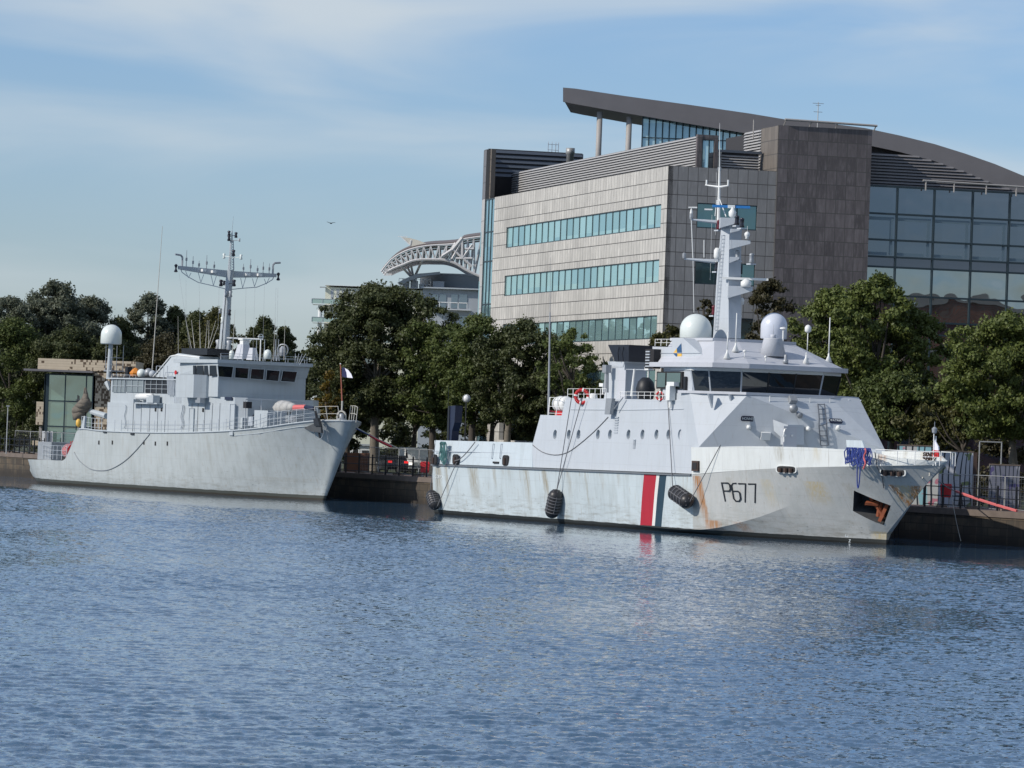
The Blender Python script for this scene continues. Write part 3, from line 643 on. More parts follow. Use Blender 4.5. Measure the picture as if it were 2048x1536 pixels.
# ---- roof
rl=[(30.4,-4.9),(33.5,-5.0),(38.25,-4.95),(39.05,-2.85),(39.0,2.85),(37.5,5.05),(30.4,5.0)]
t=MB(); t.loft2([Vector((x,y,10.06)) for x,y in rl],[Vector((x,y,10.34)) for x,y in rl]); t.build('roof_edge',M['roofp'],PB)
ru=[(29.9,-3.1),(31.0,-3.2),(35.0,-3.0),(35.2,-1.4),(35.0,1.2),(34.4,3.1),(29.9,3.0)]
rl2=[(30.4,-4.3),(33.3,-4.35),(37.95,-4.7),(38.85,-2.8),(38.8,2.8),(37.3,4.8),(30.4,4.6)]
t=MB(); t.loft2([Vector((x,y,10.344)) for x,y in rl2],[Vector((x,y,11.72)) for x,y in ru]); ro=t.build('sloping_roof',M['roofp'],PB); rb=bvh_of(ro)
t=MB(); t.loft2([Vector((x-.05,y*1.03,11.725)) for x,y in ru],[Vector((x-.05,y*1.03,11.9)) for x,y in ru]); t.build('roof_deck',M['roofp'],PB)
for y in (-2.0,1.6):
    t=MB(); t.loft2([(35.05,y,11.86),(35.55,y,11.2),(35.05,y,11.4)],[(35.05,y+.08,11.86),(35.55,y+.08,11.2),(35.05,y+.08,11.4)]); t.build('bracket',M['roofp'],PB)
# aft side casing with the yellow and blue marker
cs=[(1305,693),(1344,694),(1344,676),(1366,676),(1424,727),(1305,735)]
P=[A.y(px,py,-4.0) for px,py in cs]; t=MB(); t.loft2(P,[p+Vector((0,3.0,0)) for p in P]); t.build('bridge_casing',M['sup'],PB)
mk=[((1346,705),(1363,688),(1363,706)),((1363,688),(1363,706),(1363,706))]
def patch(pts,c,mt,name,off=.02,par=None):
    P=[A.y(px,py,c) for px,py in pts]; t=MB(); t.prism(P,(0,-off,0)); return t.build(name,M[mt],par or PB)
for pts,mt in ((((1347,706),(1354,697.5),(1355,706)),'yellow'),(((1354.4,697),(1363,687),(1364,707),(1355.3,706)),'mblue'),(((1347,706.5),(1355,707),(1355.3,716)),'mblue'),(((1355.5,707),(1364,707.5),(1362.5,724),(1355.7,716)),'yellow')): patch(pts,-4.0,mt,'range_marker',.03)
t=MB(); t.tube([A.y(1306,706,-4.04),A.y(1400,706,-4.04)],.02,4); t.build('casing_seam',M['gpipe'],PB)
t=MB(); p=A.y(1310,718,-4.1); t.box(p.x-.55,p.x+.55,-4.5,-4.0,p.z-.6,p.z+.6); lk=t.build('louvre_box',M['dark'],PB)
for i in range(6): 
    t=MB(); t.box(p.x-.4,p.x+.1,-4.56,-4.5,p.z-.5+i*.18,p.z-.42+i*.18); t.build('louvre_slat',M['gpipe'],lk)
t=MB(); rail(t,[A.y(1310,692,-3.8),A.y(1345,692,-3.8)],.42,4,(1.,.5),.02); t.build('casing_rail',M['white'],PB)
# ---- funnel with black flared top
def ring4(x0,x1,y0,y1,z): return [Vector((x0,y0,z)),Vector((x1,y0,z)),Vector((x1,y1,z)),Vector((x0,y1,z))]
t=MB(); t.loft2(ring4(20.3,22.9,-2.5,-.9,8.0),ring4(20.8,22.9,-2.5,-.9,10.45)); fu=t.build('funnel',M['sup'],PB)
t=MB(); t.loft2(ring4(20.9,22.75,-2.53,-.2,10.1),ring4(20.75,22.95,-2.56,-.1,10.45)); t.build('funnel_collar',M['sup'],fu)
fb_=[A.y(1230,723,-2.6),A.y(1257,724,-2.6)]; ft_=[A.y(1216,689,-2.8),A.y(1256,693,-2.8)]
M['funblk']=plain('funnel_black',(.022,.025,.034),.35,var=.3)
t=MB(); t.loft2(ring4(fb_[0].x,fb_[1].x,-2.6,-.1,10.454),ring4(ft_[0].x,ft_[1].x+.1,-2.8,.2,11.5)); t.build('funnel_top',M['funblk'],fu)
t=MB(); p=A.y(1238,706,-2.75); t.tube([p+Vector((0,0,.5)),p+Vector((0,-.08,0)),p+Vector((0,0,-.5))],.03,4); t.tube([p+Vector((.6,0,.5)),p+Vector((.6,-.08,0)),p+Vector((.6,0,-.5))],.03,4); t.build('ladder_rung',M['black'],fu)
for (px,mt) in ((1241,'roofp'),): 
    p0=A.y(1236,740,-2.56); p1=A.y(1250,792,-2.56); t=MB(); t.box(p0.x,p1.x,-2.57,-2.5,8.05,p0.z); t.build('funnel_panel',M[mt],fu)
t=MB(); t.cone(A.y(1263,792,-2.7),A.y(1269,738,-2.7),.09,.07,8); t.build('exhaust_pipe',M['white'],PB)
t=MB(); t.tube([A.y(1222,738,-2.4),A.y(1308,740,-2.4)],.03,5); t.build('awning_bar',M['gpipe'],PB)
for (px,py) in ((1297,737),(1206,770)):
    p=A.y(px,py,-2.6); t=MB(); t.cbox(p,.5,.3,.22); t.cone(p+Vector((0,0,-.6)),p,.05,.05,5); t.build('floodlight',M['white'],PB)
p=A.y(1212,785,-3); t=MB(); t.cone(p,p+Vector((0,0,1.3)),.18,.14,8); t.cbox(p+Vector((0,0,1.5)),.5,.4,.5); t.build('searchlight',M['steel'],PB)
t=MB(); t.cone(A.y(1212,755,-3),A.y(1206,713,-3),.06,.03,5); t.build('gas_pipe',M['black'],PB)
p=A.y(1291,778,-3.2); t=MB(); t.lathe([(.1,-.75),(.52,-.6),(.62,0),(.5,.45),(.22,.72)],(p.x,p.y,p.z),10); t.build('covered_console',M['black'],PB,True)
# side platform / folded gangway, gyro sight on bridge wing
t=MB(); a=A.y(1222,797,-5.02); t.loft2([A.y(1219,797,-5.0),A.y(1231,797,-5.0),A.y(1226,829,-5.0),A.y(1216,829,-5.0)],[p+Vector((0,-.25,0)) for p in (A.y(1219,797,-5.0),A.y(1231,797,-5.0),A.y(1226,829,-5.0),A.y(1216,829,-5.0))]); t.build('boarding_platform',M['steel'],PB)
t=MB(); t.cone(A.y(1228,818,-5.15),A.y(1246,795,-5.0),.04,.04,5); t.build('platform_stay',M['steel'],PB)
p=A.y(1341,786,-4.95); t=MB(); t.cbox(p,.5,.4,.9); t.cbox(p+Vector((.25,0,.55)),.9,.35,.25); t.cone(p-Vector((0,0,.9)),p,.1,.1,6); t.build('optical_director',M['white'],PB)
# ---- deck rails
t=MB(); rail(t,[A.y(1135,797,-4.75),A.y(1212,797,-4.75)],.62,8,(1.,.45),.025); t.build('side_railing',M['white'],PB)
t=MB(); rail(t,[A.y(1240,797,-4.75),A.y(1338,798,-4.75)],.42,9,(1.,.5),.022); t.build('side_railing',M['white'],PB)
t=MB(); rail(t,[(16.2,-4.3,6.9),(18.9,-4.6,6.9)],1.15,3,(1.,.5,.12),.03,lean=(.15,0,0)); rail(t,[(16.2,-4.3,6.9),(16.2,4.0,6.9)],1.15,6,(1.,.5,.12),.03,lean=(.1,0,0)); rail(t,[(16.3,3.9,6.9),(19.0,3.9,6.9)],1.15,3,(1.,.5),.03); t.build('aft_deck_railing',M['white'],PB)
t=MB(); t.cone(A.y(1097,830,-3.5),A.y(1100,625,-3.5),.085,.045,8); t.cone(A.y(1100,625,-3.5),A.y(1101,515,-3.5),.018,.006,4); t.build('whip_antenna',M['steel'],PB)
# bow rails, open gate frames, jackstaff
t=MB(); pts=[A.y(px,903,c) for px,c in ((1752,-2.35),(1795,-2.0),(1830,-1.5),(1868,-.6))]
bp_=[Vector((p.x,p.y,4.95)) for p in pts]
top=[A.y(px,py,c) for px,py,c in ((1752,899,-2.35),(1795,901,-2.0),(1830,902.5,-1.5),(1880,904,-.5))]
for p in top: t.cone((p.x,p.y,4.7),p,.025,.025,5)
t.tube(top,.03,5); t.tube([p-Vector((0,0,.3)) for p in top],.018,4); t.build('bow_railing',M['white'],PB); t=MB()
t.tube([Vector((p.x-.4,-p.y,p.z)) for p in top],.03,5); 
for p in top: t.cone((p.x-.4,-p.y,4.7),(p.x-.4,-p.y,p.z),.025,.025,5)
t.build('bow_railing',M['white'],PB)
js=A.y(1867,922,-.35); t=MB(); t.cone((js.x,js.y,4.7),A.y(1868,864,-.35),.045,.03,6); t.cone((js.x+.25,js.y,4.7),A.y(1872,872,-.2),.04,.03,6); t.build('jackstaff',M['white'],PB)
p=A.y(1869,861,-.35); t=MB(); t.lathe([(.02,-.2),(.14,-.12),(.16,.1),(.06,.2)],p,10); t.cone(p,p+Vector((0,0,.5)),.02,.02,4); t.build('bow_lamp',M['steel'],PB)
p0=A.hit(1853,951,hb,.06)[0]; t=MB(); t.torus(p0,(.5,-.8,.3),.33,.05,14,6,0,math.pi*1.2,u=(1,0,0)); t.build('bow_ring',M['ropelt'],PB)
# folded flag on the staff
t=MB(); 
for k,(mt,x0,x1) in enumerate((('flagwhite',0,.3),('red',.3,.62))): pass
a=[A.y(px,py,-.32) for px,py in ((1868,878),(1876,893),(1877,902),(1867,902))]; t.prism(a,(0,.06,0)); fw=t.build('flag',M['flagwhite'],None)
fg=thing('flag','small furled red and white flag tied to the patrol boat bow staff','flag',tuple(A.w((js.x,js.y,4.7))),A.ang())
fw.parent=fg; fw.name='white_cloth'; fw.location=-Vector((js.x,js.y,4.7))
t=MB(); a=[A.y(px,py,-.34) for px,py in ((1865,900),(1877,901),(1877,915),(1864,914))]; t.prism(a,(0,.08,0)); fr_=t.build('red_cloth',M['red'],fg); fr_.location=-Vector((js.x,js.y,4.7))
# ---- gear on the sloping front
def onf(px,py,off=0.): return A.hit(px,py,fb,off)
def fbox(px,py,sx,sy,sz,name,mt):
    p,n=onf(px,py,sz/2); u=Vector((.08,1,0)).normalized(); v=n.cross(u).normalized(); t=MB(); t.obox(p,u,v,n,sx/2,sy/2,sz/2); return t.build(name,M[mt],PB)
p,n=onf(1576,893)
if p is None: p,n=onf(1576,889)
fu_=Vector((.08,1,0)).normalized()
# door housing
q=[onf(px,py)[0] for px,py in ((1560,889),(1600,889),(1603,850),(1562,849))]
outv=Vector((1,-.08,0))
t=MB(); fz=[p_+outv*.0 for p_ in q]; x_=max(p_.x for p_ in q)+.25
t.loft2([Vector((x_,p_.y,p_.z)) for p_ in q],[p_-outv*.3 for p_ in q]); dh=t.build('door_housing',M['sup'],PB)
q=[onf(px,py)[0] for px,py in ((1562,889),(1562,850),(1546,839),(1548,862))]
t=MB(); t.add([Vector((x_,q[0].y,q[0].z)),Vector((x_,q[1].y,q[1].z)),q[2],q[3]],[(0,1,2,3)]); t.build('door_cheek',M['sup'],dh)
pa=A.x(1566,887,x_+.02); pb=A.x(1594,853,x_+.02)
t=MB(); t.box(x_+.0,x_+.05,pa.y,pb.y,pa.z-.4,pb.z); dd=t.build('door',M['roofp'],PB)
t=MB(); h0=A.x(1568,884,x_+.1); h1=A.x(1573,857,x_+.1); t.tube([h0,A.x(1568,864,x_+.1),A.x(1570,858,x_+.1),h1],.035,5); t.cbox(A.x(1569,871,x_+.1),.06,.2,.12); t.cbox(A.x(1584,871,x_+.1),.05,.12,.12); t.build('handle',M['white'],dd)
fbox(1531,871,.62,.45,.3,'white_cabinet','white')
# ladder
for k,(x0,y0,x1,y1) in enumerate(((1633,812,1639,890),(1646,813,1654,892))):
    pass
n_r=9; LA=[];LB=[]
for i in range(n_r):
    f_=i/(n_r-1); y_=812+78*f_; LA.append(onf(1634+7*f_,y_,.16)[0]); LB.append(onf(1647+9*f_,y_,.16)[0])
t=MB(); t.tube(LA,.04,5); t.tube(LB,.04,5)
for a,b in zip(LA,LB): t.cone(a,b,.032,.032,4)
n0=onf(1640,850)[1]
for i in (0,6):
    for p_ in (LA[i],LB[i]): t.cone(p_,p_-n0*.2,.025,.025,4)
t.build('ladder',M['ladderp'],PB)
# name boards
for (px,py,wd,tx) in ((1499,837,1.15,'HONNEUR'),(1671,843,.85,'PATRIE')):
    p,n=onf(px,py,.09); u=Vector((.08,1,0)).normalized(); v=n.cross(u).normalized()
    if v.z<0: v=-v
    t=MB(); hw=wd/2; prof=[(-hw,-.1),(-hw+.08,-.16),(hw-.08,-.16),(hw,-.1),(hw,.1),(hw-.08,.16),(-hw+.08,.16),(-hw,.1)]
    t.prism([p+u*a+v*b for a,b in prof],-n*.08); bd=t.build('name_board',M['navy'],PB)
    me=text_mesh(tx,.22); place_mesh('lettering',me,M['ltgrey'],bd,p+n*.012,u,v,wd*.86/(max(q.co.x for q in me.vertices)*2))
# horn and lamps
p,n=onf(1585,823,.15); t=MB(); t.lathe([(.05,-.25),(.12,0),(.26,.25),(.27,.32)],p+Vector((0,-.05,.1)),14,axis=(.9,-.35,-.1)); t.build('horn',M['steel'],PB,True)
t=MB(); t.lathe([(.04,-.3),(.07,0),(.2,.35)],p+Vector((0,.25,-.2)),12,axis=(.9,.1,-.35)); t.build('horn',M['steel'],PB,True)
t=MB(); q=p+Vector((0,-.05,.1))+Vector((.9,-.35,-.1)).normalized()*.3; t.lathe([(.001,0),(.15,.01)],q,12,axis=(.9,-.35,-.1)); t.build('horn_mouth',M['dark'],PB)
fbox(1583,803,.45,.4,.35,'ventilator','steel')
for (px,py) in ((1497,853),(1616,856),(1674,859)):
    p,n=onf(px,py,.12); t=MB(); t.lathe([(.04,-.15),(.12,-.1),(.15,.1),(.09,.2),(.01,.24)],p,10,axis=tuple(n)); t.build('deck_lamp',M['white'],PB,True)
# breakwater plate behind the blue rope
t=MB(); a=[A.y(px,py,-2.) for px,py in ((1692,880),(1724,881),(1730,900),(1694,900))]; t.prism(a,(.0,.12,0)); t.build('rope_screen',M['grey'],PB)
# ---- forward chocks on the bulwark
class BW: pass
bwo=[o for o in PB.children if o.name.startswith('bulwark')]
bwb=bvh_of(bwo[0]); 
def chock_b(px,py,w,h):
    p,n=A.hit(px,py,bwb); 
    if p is None: p,n=A.hit(px,py,hb)
    u=Vector((-n.y,n.x,0)).normalized(); u=u if u.x>0 else -u; v=Vector((0,0,1)); t=MB(); k=18; e=lambda q: math.copysign(abs(q)**.5,q)
    pr=[(e(math.cos(2*math.pi*i/k))*w/2,e(math.sin(2*math.pi*i/k))*h/2) for i in range(k)]
    t.prism([p+u*a*1.12+v*b*1.2+n*.08 for a,b in pr],-n*.14); f=t.build('bow_chock',M['bulw'],PB)
    t=MB(); t.prism([p+u*a+v*b+n*.09 for a,b in pr],-n*.02); t.build('opening',M['dark'],f)
    for a in (-.28,.02,.3): t=MB(); c_0=p+u*a*w+n*.16; t.cone(c_0-v*h*.42,c_0+v*h*.25,w*.085,w*.085,8); t.build('roller',M['rustd'],f)
chock_b(1574,938,1.5,.38); chock_b(1786,943,1.5,.38)
p,n=A.hit(1393,932,bwb)
t=MB(); t.cbox(p+Vector((0,-.05,0)),.75,.16,.62); f=t.build('bow_chock',M['rustd'],PB); t=MB(); t.cbox(p+Vector((0,-.14,0)),.5,.03,.4); t.build('opening',M['dark'],f)
# ---- hull number, draught marks, stern name
def stroke(pts,w,name='hull_number',mt='black',surf=hb,off=.012,closed=False):
    t=MB(); P=[]
    n=len(pts)
    for i in range(n):
        a=Vector(pts[i-1] if (i>0 or closed) else pts[i]); b=Vector(pts[i]); c=Vector(pts[(i+1)%n] if (i<n-1 or closed) else pts[i])
        d1=(b-a).normalized() if (b-a).length>0 else None; d2=(c-b).normalized() if (c-b).length>0 else None
        d1=d1 or d2; d2=d2 or d1; n1=Vector((-d1.y,d1.x)); n2=Vector((-d2.y,d2.x)); nn=(n1+n2).normalized(); k=w/2/max(.5,nn.dot(n1))
        P.append((b+nn*k,b-nn*k))
    V=[]
    for a,b in P:
        for q in (a,b):
            h_,_=A.hit(q.x,q.y,surf,off); V.append(h_)
    m_=n if closed else n-1
    fs=[(2*i,2*((i+1)%n),2*((i+1)%n)+1,2*i+1) for i in range(m_)]
    t.add(V,fs); return t
def cap(pts): return [Vector((x,y)) for x,y in pts]
P_=stroke(cap([(1451,1003),(1443.5,966),(1456,966),(1459.3,969.5),(1460.8,978),(1458.5,982),(1447,982)]),2.7); P_.build('hull_number',M['black'],PB)
P_=stroke(cap([(1473,966.5),(1466,967),(1463,971),(1467.5,997),(1472,1002.5),(1478,1002.5),(1481,998),(1479.5,986),(1476,982.5),(1466.5,982.5)]),2.7); P_.build('hull_number',M['black'],PB)
P_=stroke(cap([(1476.3,967.3),(1491,967.8),(1490.6,1005)]),2.8); P_.build('hull_number',M['black'],PB)
P_=stroke(cap([(1496,968),(1511,968.2),(1510.2,1006)]),2.8); P_.build('hull_number',M['black'],PB)
for pts in (((1692,1068),(1691,1073),(1696,1073)),((1696,1069),(1696,1075)),((1698,1079),(1701,1079),(1698,1084),(1701,1084))): stroke(cap(pts),1.1).build('draught_mark',M['ltgrey'],PB)
p,n=A.hit(882,954,hb,.01); me=text_mesh('CORMORAN',.34); place_mesh('stern_name',me,M['ltgrey'],PB,p,Vector((1,0,0)),Vector((0,-.08,1)).normalized(),.9)
# ---- radomes, roof aerials
def dome(px,py,c,r,h,mt,name='radome'):
    p=A.y(px,py,c); t=MB(); z0=p.z; prof=[(r*.93,0),(r,.05),(r,h-r)]+[(r*math.cos(a),h-r+r*math.sin(a)) for a in np.linspace(.12,math.pi/2,9)]
    t.lathe(prof,(p.x,p.y,z0),32); return t.build(name,M[mt],PB,True)
dome(1391,677,-2.2,.98,1.52,'radome'); dome(1547,678,2.2,.82,1.62,'radome_shade')
p=A.hit(1545,708,rb)[0]; 
t=MB(); t.lathe([(.82,0),(.58,1.05),(.58,1.1)],(p.x,p.y,p.z-.15),24); t.build('pedestal',M['roofp'],PB,True)
t=MB(); t.lathe([(.17,0),(.17,.22),(.1,.24)],(p.x,p.y,p.z+.95),12); t.cone((p.x,p.y,p.z+1.1),(p.x,p.y,p.z+1.8),.02,.015,4); t.build('pedestal_aerial',M['roofp'],PB,True)
def roofobj(px,py,fn,name,mt,smooth=True):
    q=A.hit(px,py,rb)[0]
    if q is None: return
    t=MB(); fn(t,q); t.build(name,M[mt],PB,smooth)
def tripod(h): 
    def f(t,q): t.lathe([(.24,-.05),(.06,.35),(.05,.5)],q,10); t.cone(q+Vector((0,0,.4)),q+Vector((0,0,h)),.045,.03,6)
    return f
def dish(h,r):
    def f(t,q): t.cone(q,q+Vector((0,0,h)),.03,.03,5); t.lathe([(.02,h-.03),(r,h+.03),(r,h+.09),(.02,h+.15)],q,12)
    return f
for (px,py,h) in ((1454,716,1.55),(1471,702,2.3),(1612,726,.65),(1657,723,2.7)): roofobj(px,py,tripod(h),'whip_antenna','white')
for (px,py,h,r) in ((1489,716,.35,.12),(1566,716,.0,.0),(1531,724,.25,.09)): 
    if h: roofobj(px,py,dish(h,r),'satellite_antenna','white')
roofobj(1571,727,lambda t,q: t.lathe([(.16,0),(.18,.2),(.1,.25),(.1,.5),(.06,.55)],q,10),'signal_lamp','steel')
t=MB(); p=A.y(1566,676,2.); t.cone(p-Vector((0,0,.2)),p+Vector((0,0,.55)),.05,.05,6); t.lathe([(.02,.5),(.22,.56),(.2,.64),(.02,.68)],p,12); t.build('satellite_antenna',M['white'],PB)
t=MB(); p=A.y(1615,688,3.2); t.cone(p-Vector((0,0,.4)),p+Vector((0,0,.75)),.03,.03,5); t.lathe([(.1,.7),(.2,.78),(.2,1.0),(.14,1.12),(.03,1.18)],p,12); t.build('satellite_antenna',M['white'],PB,True)
# ---- main mast
def mx(px,py,c=-.45): return A.y(px,py,c)
zs=[(676,1426,1457.5),(560,1433,1457),(474,1440.5,1458.5),(446,1443,1460)]
prev=None
t=MB()
rg=[]
for (py,x0,x1) in zs:
    a=mx(x0,py); b=mx(x1,py); rg.append([Vector((a.x,-.45,a.z)),Vector((b.x,-.45,a.z)),Vector((b.x,.42,a.z)),Vector((a.x,.42,a.z))])
for a,b in zip(rg[:-1],rg[1:]): t.loft2(a,b)
t.build('mast',M['sup'],PB)
ZL=Vector((.459,.889,0))   # towards the photograph's right
def mp_(px,py,c=0.): return A.y(px,py,c)
def wedge(px0,px1,py0,py1,dep,name='mast_platform',mt='sup'):
    """triangular bracket platform: deep at px0, shallow at px1"""
    a=mp_(px0,py0,-.75); w=(px1-px0)/33.; dz=(py1-py0)/33.
    o=a; d=ZL*w; n_=Vector((.889,-.459,0))*dep
    pts=[o,o+d,o+d-Vector((0,0,dz*.35)),o-Vector((0,0,dz))]
    t=MB(); t.loft2([p-n_*.5 for p in pts],[p+n_*.5 for p in pts]); return t.build(name,M[mt],PB)
wedge(1456,1505,572,597,1.0); wedge(1460,1501,480,499,.7); wedge(1460,1478,514,526,.6); wedge(1440,1484,436,457,1.5)
wedge(1461,1479,458,466,.5)
t=MB(); a=mp_(1457,532); t.obox(a+ZL*.5+Vector((0,0,-.2)),ZL,Vector((.889,-.459,0)),(0,0,1),.36,.3,.28); t.build('equipment_box',M['black'],PB)
t=MB(); a=mp_(1458,560,.5); t.obox(a+ZL*.4,ZL,Vector((.889,-.459,0)),(0,0,1),.36,.2,.3); t.build('equipment_box',M['black'],PB)
for (py,px0,px1,r0,r1) in ((520,1441,1364,.16,.05),(441,1440,1379,.14,.05)):
    a=mp_(px0,py+4); b=A.y(px1,py,-.3); b=a+ZL*((px1-px0)/34.)+Vector((0,0,.12)); t=MB(); t.cone(a,b,r0,r1,6); t.build('yard_arm',M['sup'],PB)
    t=MB(); t.lathe([(.1,0),(.12,.12),(.12,.3),(.05,.36)],b+Vector((0,0,.02)),8); t.build('mast_lamp',M['steel'],PB)
# signal lamps down the mast
for (px,py,mt) in ((1428,620,'redlens'),(1438,449,'redlens'),(1474,440,'lens'),(1475,510,'steel'),(1503,516,'steel'),(1434,532,'lens'),(1484,445,'lens')):
    p=mp_(px,py,-.2); t=MB(); t.lathe([(.14,-.3),(.16,-.25),(.13,-.1),(.13,.15),(.16,.22),(.05,.3)],p,10); lamp=t.build('mast_lamp',M[mt],PB,True)
    t=MB(); t.cbox(p-Vector((0,0,.38)),.5,.4,.08); t.build('lamp_bracket',M['sup'],lamp)
# radars
def scanner(px0,px1,py,mt,hz=.085,dep=.12,c=-.8):
    a=mp_(px0,py,c); w=(px1-px0)/34.; t=MB(); t.obox(a+ZL*w/2+Vector((0,0,-.0)),ZL,Vector((.889,-.459,0)),(0,0,1),w/2,dep,hz); return t,a,w
t,a,w=scanner(1444,1541,556,'white',.07); t.build('radar_scanner',M['white'],PB)
t,a,w=scanner(1425,1504,412,'blue',.08); rs=t.build('radar_scanner',M['blue'],PB)
t=MB(); t.obox(a+ZL*w/2,ZL,Vector((.889,-.459,0)),(0,0,1),.22,.16,.10); t.build('scanner_hub',M['ltgrey'],rs)
p=mp_(1465,424); t=MB(); t.lathe([(.1,-.35),(.22,-.25),(.24,0),(.12,.15),(.06,.3)],p,12); t.build('radar_turntable',M['white'],PB,True)
p=mp_(1492,567); t=MB(); t.lathe([(.28,-.22),(.33,-.1),(.33,.1),(.2,.2),(.08,.3)],p,14); t.build('radar_turntable',M['white'],PB,True)
p=mp_(1434,507,-.6); t=MB(); t.lathe([(.15,-.35),(.2,-.2),(.2,.2),(.1,.35)],p,10); t.build('satellite_antenna',M['white'],PB,True)
p=mp_(1494,478); t=MB(); t.lathe([(.12,-.0),(.10,.1),(.16,.2),(.18,.32),(.1,.42),(.03,.46)],p,10); t.cone(p+Vector((0,0,.4)),p+Vector((0,0,.8)),.015,.01,4); t.build('satellite_antenna',M['white'],PB,True)
p=mp_(1482,610,.9); t=MB(); t.lathe([(.08,-.7),(.08,0),(.18,.05),(.2,.3),(.12,.45)],p,10); t.cone(p-Vector((0,0,1.7)),p,.06,.06,5); t.build('satellite_antenna',M['white'],PB,True)
# topmast with cross trees and aerials
t=MB(); t.cone(mp_(1437,445,0),mp_(1439,335,0),.12,.06,8); t.cone(mp_(1439,335,0),mp_(1439.5,246,0),.03,.01,5); t.build('topmast',M['white'],PB)
t=MB(); t.cone(mp_(1411,370),mp_(1439,374),.04,.07,5); t.cone(mp_(1439,374),mp_(1457,371),.07,.04,5)
for px in (1413,1456): q=mp_(px,371); t.cone(q,q+Vector((0,0,.35)),.06,.06,6)
t.build('cross_tree',M['white'],PB)
t=MB(); t.cone(mp_(1439,398),mp_(1452,433),.035,.035,5); t.cone(mp_(1434,400),mp_(1430,432),.03,.03,5); t.build('mast_stay',M['white'],PB)
p=mp_(1439,338); t=MB(); t.torus(p,(.889,-.459,0),.12,.03,10,4); t.build('antenna_ring',M['steel'],PB)
for (x0,y0,x1,y1,r) in ((1382,425,1386,515,.03),(1386,515,1388,625,.022),(1408,480,1408,515,.03),(1424,430,1420,560,.008),(1433,345,1431,470,.008)):
    a=mp_(x0,y0); b=mp_(x0,y1)+ZL*((x1-x0)/34.); t=MB(); t.cone(a,b,r,r,5); t.build('whip_antenna',M['white'],PB)
p=mp_(1383,415); t=MB(); t.cone(p-Vector((0,0,.5)),p,.03,.03,5); t.lathe([(.08,-.5),(.1,-.35),(.05,-.1)],p,8); t.cone(p-ZL*.2,p+ZL*.35,.04,.06,6); t.build('wind_gauge',M['white'],PB)
t=MB(); a=mp_(1409,419); t.cone(a,a+ZL*.5,.06,.06,6); t.build('yard_light',M['white'],PB)
# mast ladder
t=MB()
for (x0,y0,x1,y1) in ((1429,660,1443,470),):
    a=mp_(x0,y0,-.52); b=mp_(x1,y1,-.52)
    for s in (0,.35): t.cone(a+Vector((s,0,0)),b+Vector((s,0,0)),.02,.02,4)
    for i in range(26): q=a.lerp(b,i/25); t.cone(q,q+Vector((.35,0,0)),.018,.018,4)
t.build('mast_ladder',M['gpipe'],PB)
t=MB(); rail(t,[mp_(1457,572),mp_(1457,572)+ZL*.6],.3,2,(1.,),.02); t.build('platform_rail',M['white'],PB)
# ================================================================== things on and around the patrol boat
def Aw(p): return A.w(p)
def fender(px,py,axis,ln,r,label,rope_tops,bands=5,out=.5):
    p,n=A.hit(px,py,hb); c=p+n*(r+.02); d=Vector(axis).normalized()
    c=c+d*0; o=thing('fender',label,'fender',tuple(Aw(c)),A.ang(),'black fenders along the patrol boat')
    h=ln/2-r; prof=[(.02,-h-r)]+[(r*math.cos(a),-h+r*math.sin(a)) for a in np.linspace(-1.3,0,6)]+[(r*math.cos(a),h+r*math.sin(a)) for a in np.linspace(0,1.3,6)]+[(.02,h+r)]
    t=MB(); t.lathe(prof,(0,0,0),20,axis=tuple(d)); t.build('body',M['rubber'],o,True)
    t=MB()
    for i in range(bands): 
        hh=-h+2*h*i/max(1,bands-1); t.torus(d*hh,tuple(d),r+.02,.028,20,5)
    dd,u,v=frame_of(d)
    for k in range(6):
        a=2*math.pi*k/6; e=u*math.cos(a)+v*math.sin(a); t.tube([e*(r+.02)-d*h,e*(r+.02)+d*h,e*r*.5+d*(h+r*.9)],.022,4)
    t.build('netting',M['rope'],o)
    for (tx,ty,sgn,sf) in rope_tops:
        q=A.hit(tx,ty,sf,.05)[0]
        if q is None: q=A.y(tx,ty,-5.1)
        e=c+d*(sgn*(h+r*.9)); pts=[q]
        # ropes hang down the ship's side: follow the surface outwards
        for f_ in (.33,.66):
            g_=q.lerp(e,f_); 
            o_=A.w(g_); hit=hb.ray_cast(Vector((g_.x,-12,g_.z)),Vector((0,1,0)))
            if hit[0] is not None and hit[0].y-.05<g_.y: g_.y=hit[0].y-.05
            pts.append(g_)
        pts.append(e); t=MB(); t.tube([p_-c for p_ in pts],.028,4); t.build('rope',M['rope'],o)
    return o
fender(878,999,(.5,.1,-.85),1.45,.40,'black roped fender hanging at the patrol boat stern corner',((870,887,-1,sb),(913,925,1,sb)))
fender(1121,1006,(.35,0,.94),1.95,.46,'upright black fender with rope hoops amidships on the patrol boat',((1143,795,1,sb),(1165,795,1,sb)),6)
fender(1376,993,(.97,-.10,-.24),2.7,.46,'black fender hanging level near the blue stripe of the patrol boat',((1337,800,-1,sb),(1441,890,1,bwb)),5)
def ropeobj(pts,r,mt,label,name='mooring_rope',cat='rope',grp=None):
    pts=[Vector(p) for p in pts]; b0=pts[0]; t=MB(); t.tube([p-b0 for p in pts],r,5); o=t.build(name,M[mt],None,loc=b0); return tag(o,label,cat,grp)
